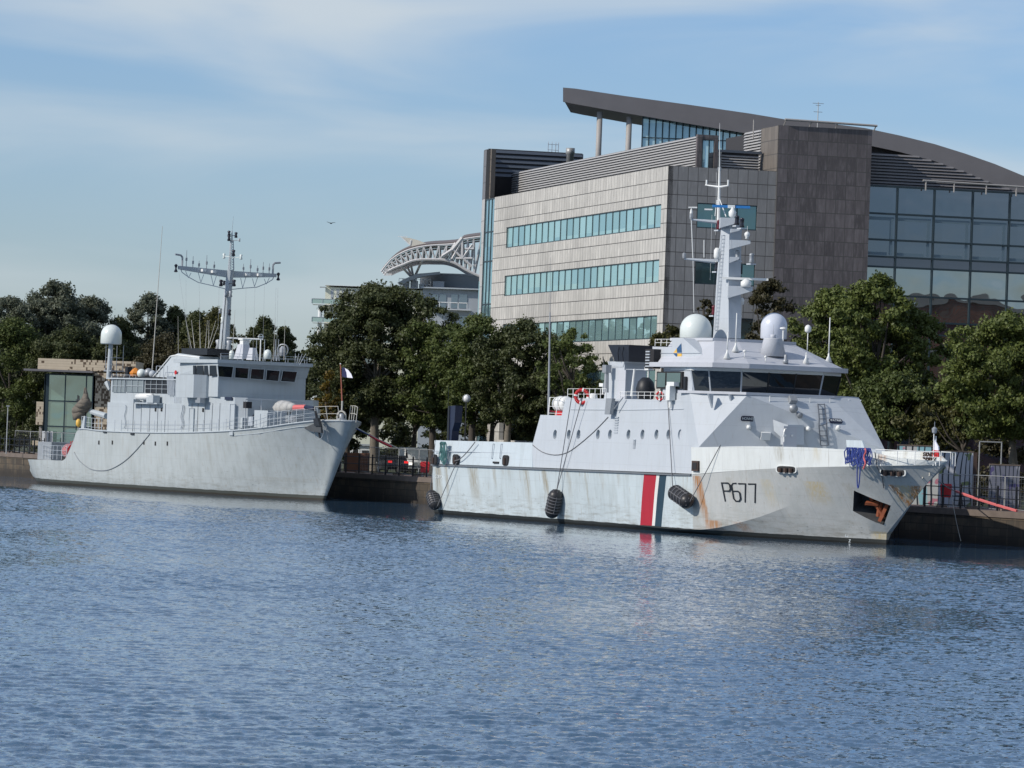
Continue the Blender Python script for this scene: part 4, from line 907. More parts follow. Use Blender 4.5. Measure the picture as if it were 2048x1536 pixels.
# slack lines along the side
a=A.hit(1060,888,sb,.04)[0]; b=A.hit(1217,836,sb,.04)[0]
pl=[A.hit(px,py,sb,.03)[0] for px,py in ((1066,890),(1085,904),(1110,910),(1135,905),(1160,888),(1190,862),(1217,834))]
ropeobj([Aw(p) for p in catmull(pl,3)],.025,'rope','slack grey rope looping over the patrol boat portholes')
pl=[A.y(px,py,-5.08) for px,py in ((950,884),(936,902),(920,918),(908,922))]; ropeobj([Aw(Vector(p)) for p in catmull(pl,3)],.035,'rope','grey rope curving from the aft bulwark top to the second chock')
pl=[A.y(px,py,-5.1) for px,py in ((928,885),(915,905),(900,960),(889,990))]
# coils
def coil(px,py,c,w,h,nl,mt,label,name='rope_coil',f=A,r=.035,extra=None):
    p=f.y(px,py,c); o=MB(); random.seed(px)
    for i in range(nl):
        x0=-w/2+w*i/(nl-1)+random.uniform(-.05,.05); hh=h*random.uniform(.7,1.05); ww=random.uniform(.12,.22)
        pts=[]
        for k in range(13):
            a=2*math.pi*k/12; pts.append(Vector((x0+ww*math.sin(a)+.18*random.uniform(-.2,.2),-.05-random.uniform(0,.12),-hh/2+hh/2*math.cos(a))))
        o.tube(pts,r,5)
    if extra:
        pts=[Vector((extra[0]+.16*math.sin(2*math.pi*k/14),-.1,-extra[1]/2+extra[1]/2*math.cos(2*math.pi*k/14))) for k in range(15)]; o.tube(pts,r*1.1,5)
    ob=o.build(name,M[mt],None,loc=f.w(p),rotz=f.ang()); return tag(ob,label,'rope')
coil(890,884,-5.02,.55,1.5,9,'ropegreen','green rope coil hanging over the patrol boat aft bulwark')
coil(1720,896,-3.1,2.5,1.05,20,'ropeblue','big blue rope hank hung over the patrol boat bow bulwark',extra=(.1,2.3))
pa=A.y(1733,897,-3.3); pts=[pa+Vector((.1*math.sin(i*1.2),-.1,-.13*i)) for i in range(10)]
ropeobj([Aw(p) for p in pts],.05,'ropepink','pink and blue rope tail tied round the blue rope hank')
pa=A.y(1750,905,-2.9); pb_=A.hit(1765,955,hb,.05)[0]; ropeobj([Aw(pa),Aw(pa.lerp(pb_,.5)+Vector((0,-.1,-.1))),Aw(pb_),Aw(A.hit(1768,975,hb,.05)[0])],.03,'rope','thin grey rope hanging from the bow rail past the oval chock')
coil(1864,906,-.2,.9,.45,6,'rustd','tangled brown rope heaped on the patrol boat bow deck',r=.04)
# life raft and rings
p=A.y(1126,808,-3.6); o=thing('life_raft_canister','white drum shaped life raft canister on the patrol boat aft deck','life raft',tuple(Aw(p)),A.ang())
t=MB(); t.lathe([(.3,-.75),(.46,-.68),(.5,-.5),(.5,.5),(.46,.68),(.3,.75)],(0,0,0),22,axis=(1,0,0)); t.build('canister',M['white'],o,True)
t=MB()
for s in (-.35,.35): t.torus((s,0,0),(1,0,0),.515,.025,20,4)
t.build('strap',M['ropelt'],o)
t=MB(); t.box(-.5,.5,-.3,.3,-1.02,-.45); t.build('cradle',M['red'],o)
def ring_(px,py,c,r,label,ax=(0,-1,0)):
    p=A.y(px,py,c); o=thing('life_ring',label,'life ring',tuple(Aw(p)),A.ang(),'red life rings on the patrol boat')
    t=MB(); t.torus((0,0,0),ax,r,r*.28,24,8); t.build('ring',M['red'],o,True)
    t=MB(); 
    for k in range(4): a=math.pi/4+k*math.pi/2; d,u,v=frame_of(ax); q=(u*math.cos(a)+v*math.sin(a))*r; t.lathe([(r*.31,-.05),(r*.31,.05)],q,8,axis=tuple((d.cross(q)).normalized()))
    t.build('band',M['white'],o)
ring_(1164,793,-4.85,.42,'red life ring on the rail beside the white raft canister',(.7,-.7,0)); ring_(1320,792,-4.8,.24,'small red life ring under the wheelhouse side window',(.5,-.86,0))
p=A.y(1185,796,-3.5); t=MB(); t.lathe([(.3,-.3),(.34,-.1),(.3,.2),(.1,.3)],(0,0,0),14); tag(t.build('deck_float',M['white'],None,True,loc=Aw(p)),'pale round float behind the red life ring on deck','float')
p=A.y(1103,822,-3.2); t=MB(); 
for k in range(5): t.tube(sag((-.1,-.3+.15*k,.0),(1.3,.2-.1*k,.25),.12,6),.035,4)
tag(t.build('fire_hose',M['ropered'],None,loc=Aw(p)),'red hose bundled inside the patrol boat aft railing','hose')
# mooring lines from the bow to the quay
a=Aw(A.y(1876,962,-.15))
bq=Vector(qw(qx(1912,975)-.1,.4,GZ+1.1)); ropeobj([a,a.lerp(bq,.5)-Vector((0,0,.06)),bq],.035,'rope','dark mooring line from the patrol boat bow to the quay railing')
b2=Vector(qw(qx(2035,1026),.3,GZ+.12)); ropeobj(sag(bq,b2,.05),.085,'ropepink','pink sheathed mooring line running down across the right quay railing')
b3=Vector(qw(qx(1951,1077)-.6,-.3,.1)); ropeobj(sag(Vector(qw(qx(1915,985),-.1,GZ+.9)),b3,.12),.022,'ropelt','thin pale line trailing down the quay wall right of the bow')
# ================================================================== minehunter
MH=thing('minehunter','plain light grey minehunter with crossed yard mast and radome on a pole','ship',(*B.o,0),B.ang())
Kr=[(-1.45,-.9,1.84),(.6,-2.1,1.86),(4,-3.3,1.9),(9,-4.15,1.96),(12.3,-4.35,2.0),(13.4,-4.38,2.75),(14.3,-4.4,3.7),(15.4,-4.42,4.62),(20,-4.45,4.55),(28,-4.45,4.58),(36,-4.42,4.75),(42,-4.2,5.0),(46.4,-3.7,5.35),(49.2,-2.9,5.72),(51.2,-1.95,5.98),(52.3,-1.15,6.04),(53.1,-.62,6.07),(53.4,0,6.08)]
Wr=[(.5,-.8,0),(2.2,-1.9,0),(5.2,-3.1,0),(9.6,-3.9,0),(12.5,-4.05,0),(13.6,-4.08,0),(14.6,-4.1,0),(15.6,-4.1,0),(20,-4.15,0),(28,-4.1,0),(35,-3.7,0),(40,-3.0,0),(43.6,-2.2,0),(46,-1.5,0),(47.7,-.85,0),(48.8,-.38,0),(49.35,-.16,0),(49.5,0,0)]
def mid(K,W,f,gk):
    return [(W[i][0]+(K[i][0]-W[i][0])*f, W[i][1]+(K[i][1]-W[i][1])*(gk(i)), W[i][2]+(K[i][2]-W[i][2])*f) for i in range(len(K))]
ff=lambda i: .75-.38*min(1,max(0,(i-9)/5))
Mr=mid(Kr,Wr,.5,ff); Mq=mid(Kr,Wr,.22,lambda i: ff(i)*.5); Mt=mid(Kr,Wr,.8,lambda i: .93-.25*min(1,max(0,(i-9)/5)))
Mr[0]=(-1.35,-.95,.9); Mq[0]=(-.75,-.9,.38); Mt[0]=(-1.35,-.95,1.45)
Br2=[(x+.4,y*.8,-1) for x,y,z in Wr]
st2=[(23.5,4.2,.25,1.6,.2,0,0),(38,4.6,.3,4,.18,0,.15),(17,3.8,.3,2,.15,0,0),(46,1.6,3.5,.5,.25,0,0),(31,4.4,.2,2.5,.15,0,0)]
M['mhhull']=paint('minehunter_hull_paint',(.435,.475,.48),.17,.40,stains=st2,boot=(.36,(.075,.08,.07),(.05,.045,.035)),grime=.4)
M['mh']=paint('minehunter_upper_paint',(.43,.475,.505),.09)
hm2,HR2=loft_hull([Kr,Mt,Mr,Mq,Wr,Br2],4)
h2=hm2.build('hull',M['mhhull'],MH); bm=bmesh.new(); bm.from_mesh(h2.data); bmesh.ops.remove_doubles(bm,verts=bm.verts,dist=.002); bmesh.ops.recalc_face_normals(bm,faces=bm.faces); bm.to_mesh(h2.data); bm.free()
h2b=bvh_of(h2); smooth_angle(h2,40)
def by(px,py,c): return B.y(px,py,c)
def bh(px,py,off=.02):
    p=B.hit(px,py,h2b,off)[0]; return p if p is not None else by(px,py,-4)
# toe rail along the sheer
for sg in (1,-1):
    t=MB(); t.tube([(p[0],p[1]*sg*1.01,p[2]+.03) for p in HR2[0][28:]],.06,5); t.build('toe_rail',M['mh'],MH)
def poly(pts,z0,z1,name,mt='mh',top=None,par=MH):
    t=MB(); t.loft2([Vector((x,y,z0)) for x,y in pts],[Vector((x,y,z1)) for x,y in (top or pts)]); return t.build(name,M[mt],par)
# superstructure blocks
zz=by(215,805,-3.7).z
poly([(19.1,-3.75),(41.5,-3.75),(42.2,-3.0),(42.2,3.0),(41.5,3.75),(19.1,3.75)],4.3,6.95,'deckhouse')
poly([(31,-3.7),(41.3,-3.7),(41.9,-2.9),(41.9,2.9),(41.3,3.7),(31,3.7)],6.95,7.62,'deckhouse_upper')
ah=poly([(19.3,-3.6),(31.5,-3.6),(31.5,3.6),(19.3,3.6)],6.95,8.85,'aft_deckhouse')
poly([(19.0,-3.85),(31.6,-3.85),(31.6,3.85),(19.0,3.85)],8.85,8.95,'aft_roof')
br=[(31.0,-3.2),(34.2,-3.4),(36.2,-3.9),(38.3,-3.9),(38.6,3.9),(31.0,3.9)]
poly([(31,-3.3),(38.9,-3.95),(38.6,3.95),(31.0,3.9)],7.62,9.35,'bridge_lower')
bt=[(31.0,-3.35),(38.95,-4.0),(38.65,4.0),(31.0,3.95)]; bo=[(31.0,-3.3),(39.15,-4.15),(38.85,4.15),(31.0,3.95)]
t=MB(); t.loft2([Vector((x,y,9.35)) for x,y in bt],[Vector((x,y,10.25)) for x,y in bo]); brg=t.build('bridge',M['mh'],MH); bbv=bvh_of(brg)
poly([(30.6,-3.7),(39.35,-4.3),(39.05,4.3),(30.6,4.1)],10.25,10.52,'bridge_roof')
wing=poly([(33.5,-4.9),(36.6,-4.9),(37.0,-4.0),(37,-3.6),(33.2,-3.6)],7.5,9.3,'bridge_wing')
# bridge windows (px quads on the front, then on the side)
M['mhwin']=glass('minehunter_glass',(.8,.85,.9),.10,(.012,.014,.018),.01)
for k,(a,b,c,d) in enumerate((((436,732),(466,734),(463,755),(438,753)),((471,735),(497,737),(495,757),(470,755)),((503,738),(528,739),(526,759),(501,757)),((534,740),(559,742),(556,762),(532,760)),((566,742),(594,744),(589,764),(562,762)))):
    P=[B.hit(*q,bbv,.03)[0] for q in (a,b,c,d)]; 
    if any(p is None for p in P): P=[B.x(*q,39.1) for q in (a,b,c,d)]
    cc=sum(P,Vector())/4; t=MB(); t.loft2([p+Vector((.0,0,0)) for p in P],[p+Vector((-.06,0,0)) for p in P]); wdw=t.build('bridge_window',M['mhwin'],MH)
    t=MB(); Pf=[cc+(p-cc)*1.07+Vector((.02,0,0)) for p in P]; t.tube(Pf+[Pf[0]],.03,4); t.build('frame',M['mh'],wdw)
for (x0,x1) in ((386,391),(394,405),(408,416),(419,432)):
    P=[by(x0,731,-4.12),by(x1,731,-4.12),by(x1,752,-4.06),by(x0,752,-4.06)]
    if x0<419: P=[by(x0,731,-3.95),by(x1,731,-3.95),by(x1,752,-3.9),by(x0,752,-3.9)]
    t=MB(); t.prism(P,(0,.1,0)); t.build('side_window',M['mhwin'],MH)
# clear-view rail and small boxes on the bridge front
t=MB(); rail(t,[(38.7,-3.7,10.5),(38.4,3.9,10.5)],.35,6,(1.,),.02); t.build('roof_rail',M['gpipe'],MH)
t=MB(); t.cbox(by(457,797,-3.8),1.2,.06,.22); t.build('name_plate',M['navy'],MH)
# aft deckhouse windows with bars
for (x0,x1) in ((228,251),(255,288)):
    a=by(x0,759,-3.62); b=by(x1,785,-3.62); t=MB(); t.box(a.x,b.x,-3.68,-3.6,b.z,a.z); w_=t.build('deckhouse_window',plain('blind_glass',(.20,.235,.25),.3),MH)
    t=MB(); 
    for k in range(4): xx=a.x+(b.x-a.x)*k/3; t.cone((xx,-3.72,b.z),(xx,-3.72,a.z),.035,.035,4)
    t.cone((a.x,-3.72,(a.z+b.z)/2),(b.x,-3.72,(a.z+b.z)/2),.03,.03,4); t.build('window_bar',M['mh'],w_)
a=by(293,757,-3.62); b=by(337,787,-3.62); t=MB(); t.box(a.x,b.x,-3.66,-3.58,b.z,a.z-.05); op=t.build('open_bay',M['black'],MH)
t=MB()
for k in range(5): xx=a.x+(b.x-a.x)*k/4; t.cone((xx,-3.7,b.z),(xx,-3.7,a.z),.03,.03,4)
for z in (.3,.6): t.cone((a.x,-3.7,b.z+(a.z-b.z)*z),(b.x,-3.7,b.z+(a.z-b.z)*z),.02,.02,4)
t.build('bay_rail',M['mh'],op)
# white inflatable and lockers on the side platform
a=by(277,800,-4.1); b=by(315,800,-4.1); t=MB(); t.box(a.x-.8,b.x+.3,-4.3,-3.7,6.9,7.0); t.build('side_platform',M['mh'],MH)
t=MB(); t.lathe([(.1,0),(.26,.15),(.28,1.),(.26,2.6),(.1,2.8)],(a.x-.2,-4.15,7.45),10,axis=(1,0,.02)); t.build('white_bundle',M['white'],MH,True)
t=MB(); t.box(b.x-1.4,b.x-.2,-4.4,-3.8,7.0,7.6); t.build('locker',M['mh'],MH)
t=MB(); t.box(a.x-1.2,a.x-.3,-4.4,-3.8,6.9,7.25); t.build('locker',M['mh'],MH)
# hoses, pipes and doors on the side
for px in (252,365,478 if 0 else 368):
    t=MB(); a=by(px,810,-3.8); pts=[a+Vector((.12*math.sin(k*.9),-.05,-.17*k)) for k in range(12)]; t.tube(pts,.04,4); t.build('hose',M['gpipe'],MH)
for px in (350,354,358,362):
    t=MB(); t.cone(by(px,760,-3.7),by(px,806,-3.7),.06,.06,5); t.build('pipe',M['gpipe'],MH)
for px in (267,283,300,316,331,384,396,410,425,440):
    t=MB(); a=by(px,807 if px<340 else 806,-3.78); t.cone(a,(a.x,a.y,4.6),.022,.022,4); t.build('awning_stay',M['steel'],MH)
for (px,py) in ((384,838),(466,830)):
    a=by(px,py,-3.78); t=MB(); t.box(a.x-.38,a.x+.38,-3.82,-3.74,a.z-1.1,a.z+.85); d_=t.build('door',M['mh'],MH)
    t=MB(); t.tube([(a.x-.38,-3.85,a.z-1.1),(a.x-.38,-3.85,a.z+.85),(a.x+.38,-3.85,a.z+.85),(a.x+.38,-3.85,a.z-1.1),(a.x-.38,-3.85,a.z-1.1)],.025,4); t.build('frame',M['gpipe'],d_)
for (px,py) in ((311,819),(323,819),(406,820)):
    a=by(px,py,-3.78); t=MB(); t.box(a.x-.12,a.x+.12,-3.8,-3.74,a.z-.15,a.z+.15); t.build('port_light',M['dark'],MH)
t=MB(); a=by(395,750,-3.4)
# front of lower deckhouse: dark opening + stays
t=MB(); t.box(42.15,42.3,-1.6,-.4,4.9,6.6); t.build('door',M['dark'],MH)
t=MB(); t.lathe([(.3,0),(.3,.05)],(42.21,-2.3,6.1),14,axis=(1,0,0)); t.build('port_light',M['lens'],MH)
for y in (-3.4,-2.,0,1.8): 
    t=MB(); t.cone((42.6,y,4.9),(42.5,y,7.5),.04,.04,5); t.build('stanchion',M['gpipe'],MH)
t=MB(); t.tube([(42.5,-3.4,7.5),(42.5,1.8,7.5)],.04,5); t.build('awning_bar',M['gpipe'],MH)
# railings
t=MB(); pts=[Vector((p[0],p[1]+.12,p[2]+.05)) for p in HR2[0][33:57]]; rail(t,pts,.95,26,(1.,.66,.33),.022,.012); t.build('deck_railing',M['gpipe'],MH)
t=MB(); pts=[by(px,py,c) for px,py,c in ((520,855,-4.0),(560,850,-3.3),(608,845,-2.3))]; rail(t,pts,1.05,7,(1.,.5),.035,.02); t.build('bow_railing',M['mh'],MH)
t=MB(); pts=[by(633,843,-1.75),by(645,842,-1.55),by(680,842,-.8)]; rail(t,pts,1.1,3,(1.,.5,.1),.035,.025,lean=(0,-.2,0)); t.build('pulpit_railing',M['ropelt'],MH)
t=MB(); pts=[by(698,842,.5),by(708,842,.15),by(712,845,.05)]; rail(t,pts,1.15,4,(1.,.5),.035,.025,lean=(.15,.0,0)); t.build('pulpit_railing',M['ropelt'],MH)
t=MB(); pts=[by(85,917,-1.6),by(100,918,-2.6),by(117,919,-3.4),by(133,920,-3.9)]; rail(t,pts,1.15,7,(1.,.66,.33),.03,.018); t.build('stern_railing',M['gpipe'],MH)
t=MB(); pts=[by(163,858,-4.2),by(185,862,-4.2),by(203,863,-4.2)]; rail(t,pts,1.05,7,(1.,.6,.3),.03,.018); t.build('aft_railing',M['mh'],MH)
# raised stern deck block with machinery shapes
t=MB(); t.box(15.6,19.0,-3.6,3.6,4.4,4.6); t.build('aft_deck',M['mh'],MH)
a=by(163,858,-4.35); b=by(168,832,-4.35); t=MB(); t.loft2([(a.x-.3,-4.4,a.z-.6),(a.x+.5,-4.4,a.z-.5),(b.x+.1,-4.3,b.z),(b.x-.15,-4.3,b.z)],[(a.x-.3,-4.2,a.z-.6),(a.x+.5,-4.2,a.z-.5),(b.x+.1,-4.1,b.z),(b.x-.15,-4.1,b.z)]); t.build('stern_fin',M['mh'],MH)
a=by(100,905,-1.); t=MB(); t.box(a.x-1.4,a.x+1.3,-1.5,1.2,1.9,a.z+.9); t.build('stern_locker',M['steel'],MH)
t=MB(); t.box(9.5,12.5,-3.2,2.8,1.9,2.3); t.build('winch_bed',M['dark'],MH)
a=by(130,893,-3); t=MB()
for k in range(6): t.torus((a.x+.6+.1*k,-3.0+.1*k,a.z),(0,1,0),.62+.05*k,.04,16,4,0,math.pi)
t.build('cable_guide',M['red'],MH)
a=by(138,900,-3.2); t=MB(); t.lathe([(.55,-.5),(.62,-.45),(.62,.45),(.55,.5)],(a.x,-3,a.z-.1),16,axis=(1,0,0)); t.build('red_drum',M['red'],MH,True)
t=MB()
for k in range(6): t.torus((a.x-.45+.18*k,-3,a.z-.1),(1,0,0),.635,.02,16,4)
t.build('drum_cord',M['white'],MH)
a=by(192,830,-2.5); t=MB(); t.cone(by(182,823,-2.5),by(213,832,-2.5),.22,.25,8); t.build('davit_arm',M['mh'],MH)
t=MB()
for (x0,y0,x1,y1) in ((152,860,156,790),(160,860,158,792),(152,800,172,800),(172,845,170,792)): t.cone(by(x0,y0,-2.8),by(x1,y1,-2.8),.05,.05,5)
t.build('stern_gantry',M['black'],MH)
t=MB(); a=by(157,845,-3.8); t.lathe([(.05,-.4),(.22,-.2),(.22,.15),(.08,.3)],a,8); tg_=t.build('yellow_buoy',M['yellow'],MH,True)
# tarpaulin covered crane
t=MB(); rngs=[(153,838,.55),(156,826,.8),(160,815,.95),(165,808,.85),(168,800,.42),(168,790,.25),(167,778,.12)]
rr=[]
for (px,py,r) in rngs:
    c=by(px+3,py,-3.0); rr.append([c+Vector((r*math.cos(2*math.pi*i/9)*(1+.18*math.sin(i*2.3+py)),r*.8*math.sin(2*math.pi*i/9),.12*math.sin(i*3.1+py))) for i in range(9)])
for a,b in zip(rr[:-1],rr[1:]): t.loft2(a,b)
t.build('covered_crane',M['tarp'],MH,True)
# radome on its pole with platform
p=by(222,688,-3.1); t=MB(); r=.87; t.lathe([(r*.9,-.02),(r,.06),(r*.98,.75)]+[(r*.98*math.cos(a),.75+r*.98*math.sin(a)) for a in np.linspace(.1,math.pi/2,9)],p,28); t.build('radome',M['radome'],MH,True)
t=MB(); t.cone(by(217,758,-3.1),p+Vector((-.05,0,0)),.20,.17,12); t.build('radome_pole',M['mh'],MH)
t=MB(); a=by(228,742,-2.6)
t.cbox(a,1.4,1.2,.1); 
for dx,dy in ((-.6,-.5),(.6,-.5),(.6,.5),(-.6,.5)): t.cone(a+Vector((dx,dy,0)),a+Vector((dx,dy,2.1)),.03,.03,4)
for s in (.5,1.1): t.tube([a+Vector((dx,dy,s)) for dx,dy in ((-.6,-.5),(.6,-.5),(.6,.5),(-.6,.5),(-.6,-.5))],.02,4)
t.cone(a+Vector((-.5,0,0)),a+Vector((.3,0,-1.1)),.05,.05,5); t.cone(a+Vector((.5,0,0)),a+Vector((.5,0,-1.1)),.05,.05,5)
t.build('radome_platform',M['steel'],MH)
t=MB(); t.cone(by(214,765,-3.5),by(219,780,-3.5),.25,.1,6); t.build('pole_bracket',M['mh'],MH)
# roof gear: buoys, life floats, dark netting
for (px,py,r,mt,nm) in ((283,747,.38,'radome','float_ball'),(297,745,.35,'steel','float_ball'),(305,748,.3,'gpipe','float_ball')):
    c=by(px,py,-2.6); t=MB(); t.lathe([(r*math.cos(a),r*math.sin(a)) for a in np.linspace(-1.5,1.5,9)],c,14); t.build(nm,M[mt],MH,True)
c=by(271,746,-2.6); t=MB(); t.lathe([(.1,-.3),(.42,-.25),(.5,0),(.3,.25),(.08,.42)],c,7); t.build('orange_float',M['orange'],MH)
t=MB(); a=by(228,754,-3.4); b=by(320,754,-3.4); t.box(a.x,b.x,-3.6,-1,8.95,9.08); t.build('roof_netting',M['black'],MH)
c=by(257,741,-2.2); t=MB(); t.box(c.x-.2,c.x+.25,c.y-.2,c.y+.2,8.95,c.z+.3); t.build('vent_box',M['black'],MH)
t=MB(); rail(t,[(19.4,-3.6,8.95),(24,-3.7,8.95)],.25,5,(1.,),.02); t.build('roof_edge_rail',M['gpipe'],MH)
# funnel housing
f0=[by(px,py,-2.6) for px,py in ((308,757),(389,750),(389,712),(345,706),(332,712))]
f1=[p+Vector((0,4.4,0)) for p in f0]
for p in f0[2:]: p.y+=.5
t=MB(); t.loft2(f0,f1); fun=t.build('funnel',M['mh'],MH)
t=MB(); a=f0[3]; b=f0[2]; t.box(a.x+.2,b.x+.8,-1.9,1.6,a.z-.1,a.z+.42); t.build('funnel_top',M['black'],fun)
t=MB(); t.tube([f0[4]+Vector((0,-.05,.0)),f0[3]+Vector((0,-.05,-.15)),f0[2]+Vector((0,-.05,-.1))],.06,5); t.tube([f0[0]+Vector((0,-.1,.1)),f0[4]+Vector((0,-.1,0))],.05,5); t.build('funnel_pipe',M['white'],fun)
t=MB(); c=by(352,745,-2.65); t.lathe([(.18,0),(.18,.06)],c,8,axis=(0,-1,0)); t.build('red_cap',M['red'],fun)
t=MB(); rail(t,[by(312,757,-3.3),by(334,757,-3.3)],1.0,4,(1.,.5),.03,.02); t.build('roof_edge_rail',M['gpipe'],MH)
c=by(340,765,-3.8); t=MB(); 
for k in range(5): t.cone(c+Vector((-.5+.25*k,0,.5)),c+Vector((-.2+.25*k,0,-1.0)),.06,.06,5)
t.build('cable_bundle',M['gpipe'],MH)
# whips
for (x0,y0,x1,y1,r) in ((304,745,325,452,.05),(357,745,356,632,.025),(387,718,372,640,.03),(391,712,383,640,.04),(401,708,399,640,.04),(410,705,415,640,.03),(417,705,418,640,.03),(413,706,432,640,.03),(416,706,437,650,.03),(465,706,470,620,.03),(546,720,551,635,.025),(568,720,570,640,.03)):
    a=by(x0,y0,-1.5); b=by(x1,y1,-1.5); t=MB(); t.cone(a,b,r,r*.35,5); t.build('whip_antenna',M['ropelt'],MH)
# rigging wires from the yard
for (x0,y0,x1,y1) in ((358,545,380,700),(372,560,372,640),(398,560,400,640),(552,575,548,700),(556,575,553,720),(510,575,506,700),(492,575,490,700),(529,570,526,680),(439,545,436,660)):
    t=MB(); t.cone(by(x0,y0,0),by(x1,y1,0),.009,.009,3); t.build('rigging_wire',M['steel'],MH)
# mast
def r8(c,rx,ry=None):
    ry=ry or rx; return [c+Vector((rx*math.cos(2*math.pi*(i+.5)/8),ry*math.sin(2*math.pi*(i+.5)/8),0)) for i in range(8)]
t=MB(); c0=by(446,722,0); c1=by(455,590,0); c2=by(461,540,0)
t.loft2(r8(c0,.46),r8(c1,.32)); t.loft2(r8(c1,.32),r8(c2,.27)); t.build('mast',M['mh'],MH)
t=MB(); c3=by(462,540,0); c4=by(464,462,0)
for dx,dy in ((.12,.18),(-.12,-.18),(.12,-.18)): t.cone(c3+Vector((dx,dy,0)),by(464,480,0)+Vector((dx*.4,dy*.5,0)),.05,.035,5)
for k in range(12): 
    f_=k/12; q=c3.lerp(by(464,480,0),f_); s=1-.6*f_; t.tube([q+Vector((.12*s,.18*s,0)),q+Vector((-.12*s,-.18*s,0)),q+Vector((.12*s,-.18*s,.15)),q+Vector((.12*s,.18*s,0))],.02,4)
t.cone(by(464,485,0),c4,.06,.05,6); t.cone(c4,by(467,432,0),.02,.008,4); t.build('topmast',M['mh'],MH)
# yard
cy=by(458,548,0); tl=B.x(357,535,32.4); tr=B.x(552,551,32.4)
up=Vector((0,0,1))
t=MB()
for tip in (tl,tr):
    d=(tip-cy); t.loft2([cy+Vector((-.2,0,.26)),cy+Vector((.2,0,.26)),cy+Vector((.16,0,-.30)),cy+Vector((-.16,0,-.30))],[tip+Vector((-.12,0,.14)),tip+Vector((.12,0,.14)),tip+Vector((.1,0,-.14)),tip+Vector((-.1,0,-.14))])
t.build('yard',M['mh'],MH)
t=MB()
def yp(f,s,z=0): 
    tip=tl if s<0 else tr; return cy.lerp(tip,f)+Vector((0,0,z))
for s in (-1,1):
    pts=[yp(f,s,-.5*(1-f)-z) for f,z in ((.0,.75),(.3,.75),(.6,.78),(.8,.55),(.93,.3),(.95,.1))]; t.tube(pts,.035,5)
    for f in (.3,.55,.8): t.cone(yp(f-.05,s,-.3),yp(f,s,-.5*(1-f)-.72+.1*(f>.7)),.025,.025,4); t.cone(yp(f+.06,s,-.2),yp(f,s,-.5*(1-f)-.72+.1*(f>.7)),.025,.025,4)
t.build('yard_truss',M['gpipe'],MH)
for s in (-1,1):
    t=MB(); a=yp(.93,s,.1); t.tube([a,a+up*.75,a+up*.9+Vector((0,s*.15,0)),a+up*.95+Vector((0,s*.65,0))],.08,6); t.build('yard_horn',M['steel'],MH)
    t=MB(); a=yp(1.05,s,-.1); t.lathe([(.08,-.3),(.17,-.25),(.07,-.05),(.07,.05),(.15,.25),(.05,.35)],a,8); t.build('mast_lamp',M['lens'],MH)
    for f,h in ((.3,.7),(.45,1.1),(.6,.6),(.72,.9),(.85,1.3) if s<0 else (.85,.8)):
        t=MB(); t.cone(yp(f,s,.15),yp(f,s,.15+h),.035,.02,4); t.cbox(yp(f,s,.15+h*.45),.12,.12,.25); t.build('yard_aerial',M['steel'],MH)
for f,s in ((.35,1),(.6,1),(.35,-1),(.55,-1)):
    t=MB(); t.cbox(yp(f,s,.0)+Vector((.3,0,0)),.5,.3,.2); t.build('yard_bracket',M['white'],MH)
for (px,py,r,mt) in ((458,467,.14,'lens'),(472,470,.14,'lens'),(458,476,.15,'lens'),(467,506,.16,'lens'),(442,566,.17,'lens'),(468,566,.17,'lens'),(448,566,.12,'lens'),(448,512,.13,'radome'),(482,514,.13,'radome'),(479,480,.08,'steel'),(453,588,.16,'steel'),(461,588,.16,'steel'),(445,640,.16,'radome'),(440,622,.12,'steel'),(459,625,.15,'lens'),(437,690,.28,'steel'),(458,690,.25,'steel')):
    c=by(px,py,-.3); t=MB(); t.lathe([(r*.7,-r*1.6),(r,-r*1.2),(r*.6,0),(r,r*1.2),(r*.5,r*1.6)],c,8); t.cone(c,by(462 if py<560 else 452+(640-py)*.06,py+2,-.1),.03,.03,4); t.build('mast_lamp' if mt=='lens' else 'mast_fitting',M[mt],MH,True)
t=MB(); a=by(440,600,-.5); t.cone(by(441,715,-.5),by(452,590,-.5),.03,.03,4); t.build('mast_cable',M['black'],MH)
# bridge roof gear
t=MB(); a=by(454,676,0); b=by(526,681,0); t.cone(a,a+Vector((0,0,0))+(Vector((.52,.854,0))*((526-454)/25.)),.07,.06,6); t.build('radar_scanner',M['white'],MH)
c=by(489,685,0); t=MB(); t.cbox(c,.55,.55,.45); t.cbox(c+Vector((0,0,.25)),.75,.75,.1); t.build('radar_turntable',M['white'],MH)
for (px,py,w0,w1,h,nm) in ((486,718,.75,.45,1.15,'radar_pedestal'),(505,720,.5,.28,.95,'radar_pedestal')):
    c=by(px,py,-.5); t=MB(); t.loft2([c+Vector((x*w0,y*w0,0)) for x,y in ((-1,-.6),(1,-.6),(1,.6),(-1,.6))],[c+Vector((x*w1,y*w1,h)) for x,y in ((-1,-.6),(1,-.6),(1,.6),(-1,.6))]); t.build(nm,M['roofp'],MH)
for (px,py,r,h) in ((535,718,.3,.75),(463,718,.2,.7)):
    c=by(px,py,-.5); t=MB(); t.lathe([(r,0),(r,h-r),(r*.75,h-r*.3),(.02,h)],c,14); t.build('small_radome',M['radome'],MH,True)
t=MB(); c=by(520,722,-.5); t.cone(c,c+up*1.8,.05,.05,5); t.tube([c+up*1.9+Vector((0,-.25,0)),c+up*1.9+Vector((0,.25,0))],.05,5); t.torus(c+up*1.9,(1,0,0),.2,.03,12,4); t.build('direction_finder',M['white'],MH)
for px in (512,528,550,556): 
    t=MB(); c=by(px,722,-.5); t.tube([c+Vector((.2,0,0)),c+up*.9,c+Vector((-.2,0,0))],.03,4); t.cone(c+up*.8,c+up*1.7,.03,.02,4); t.build('roof_aerial',M['gpipe'],MH)
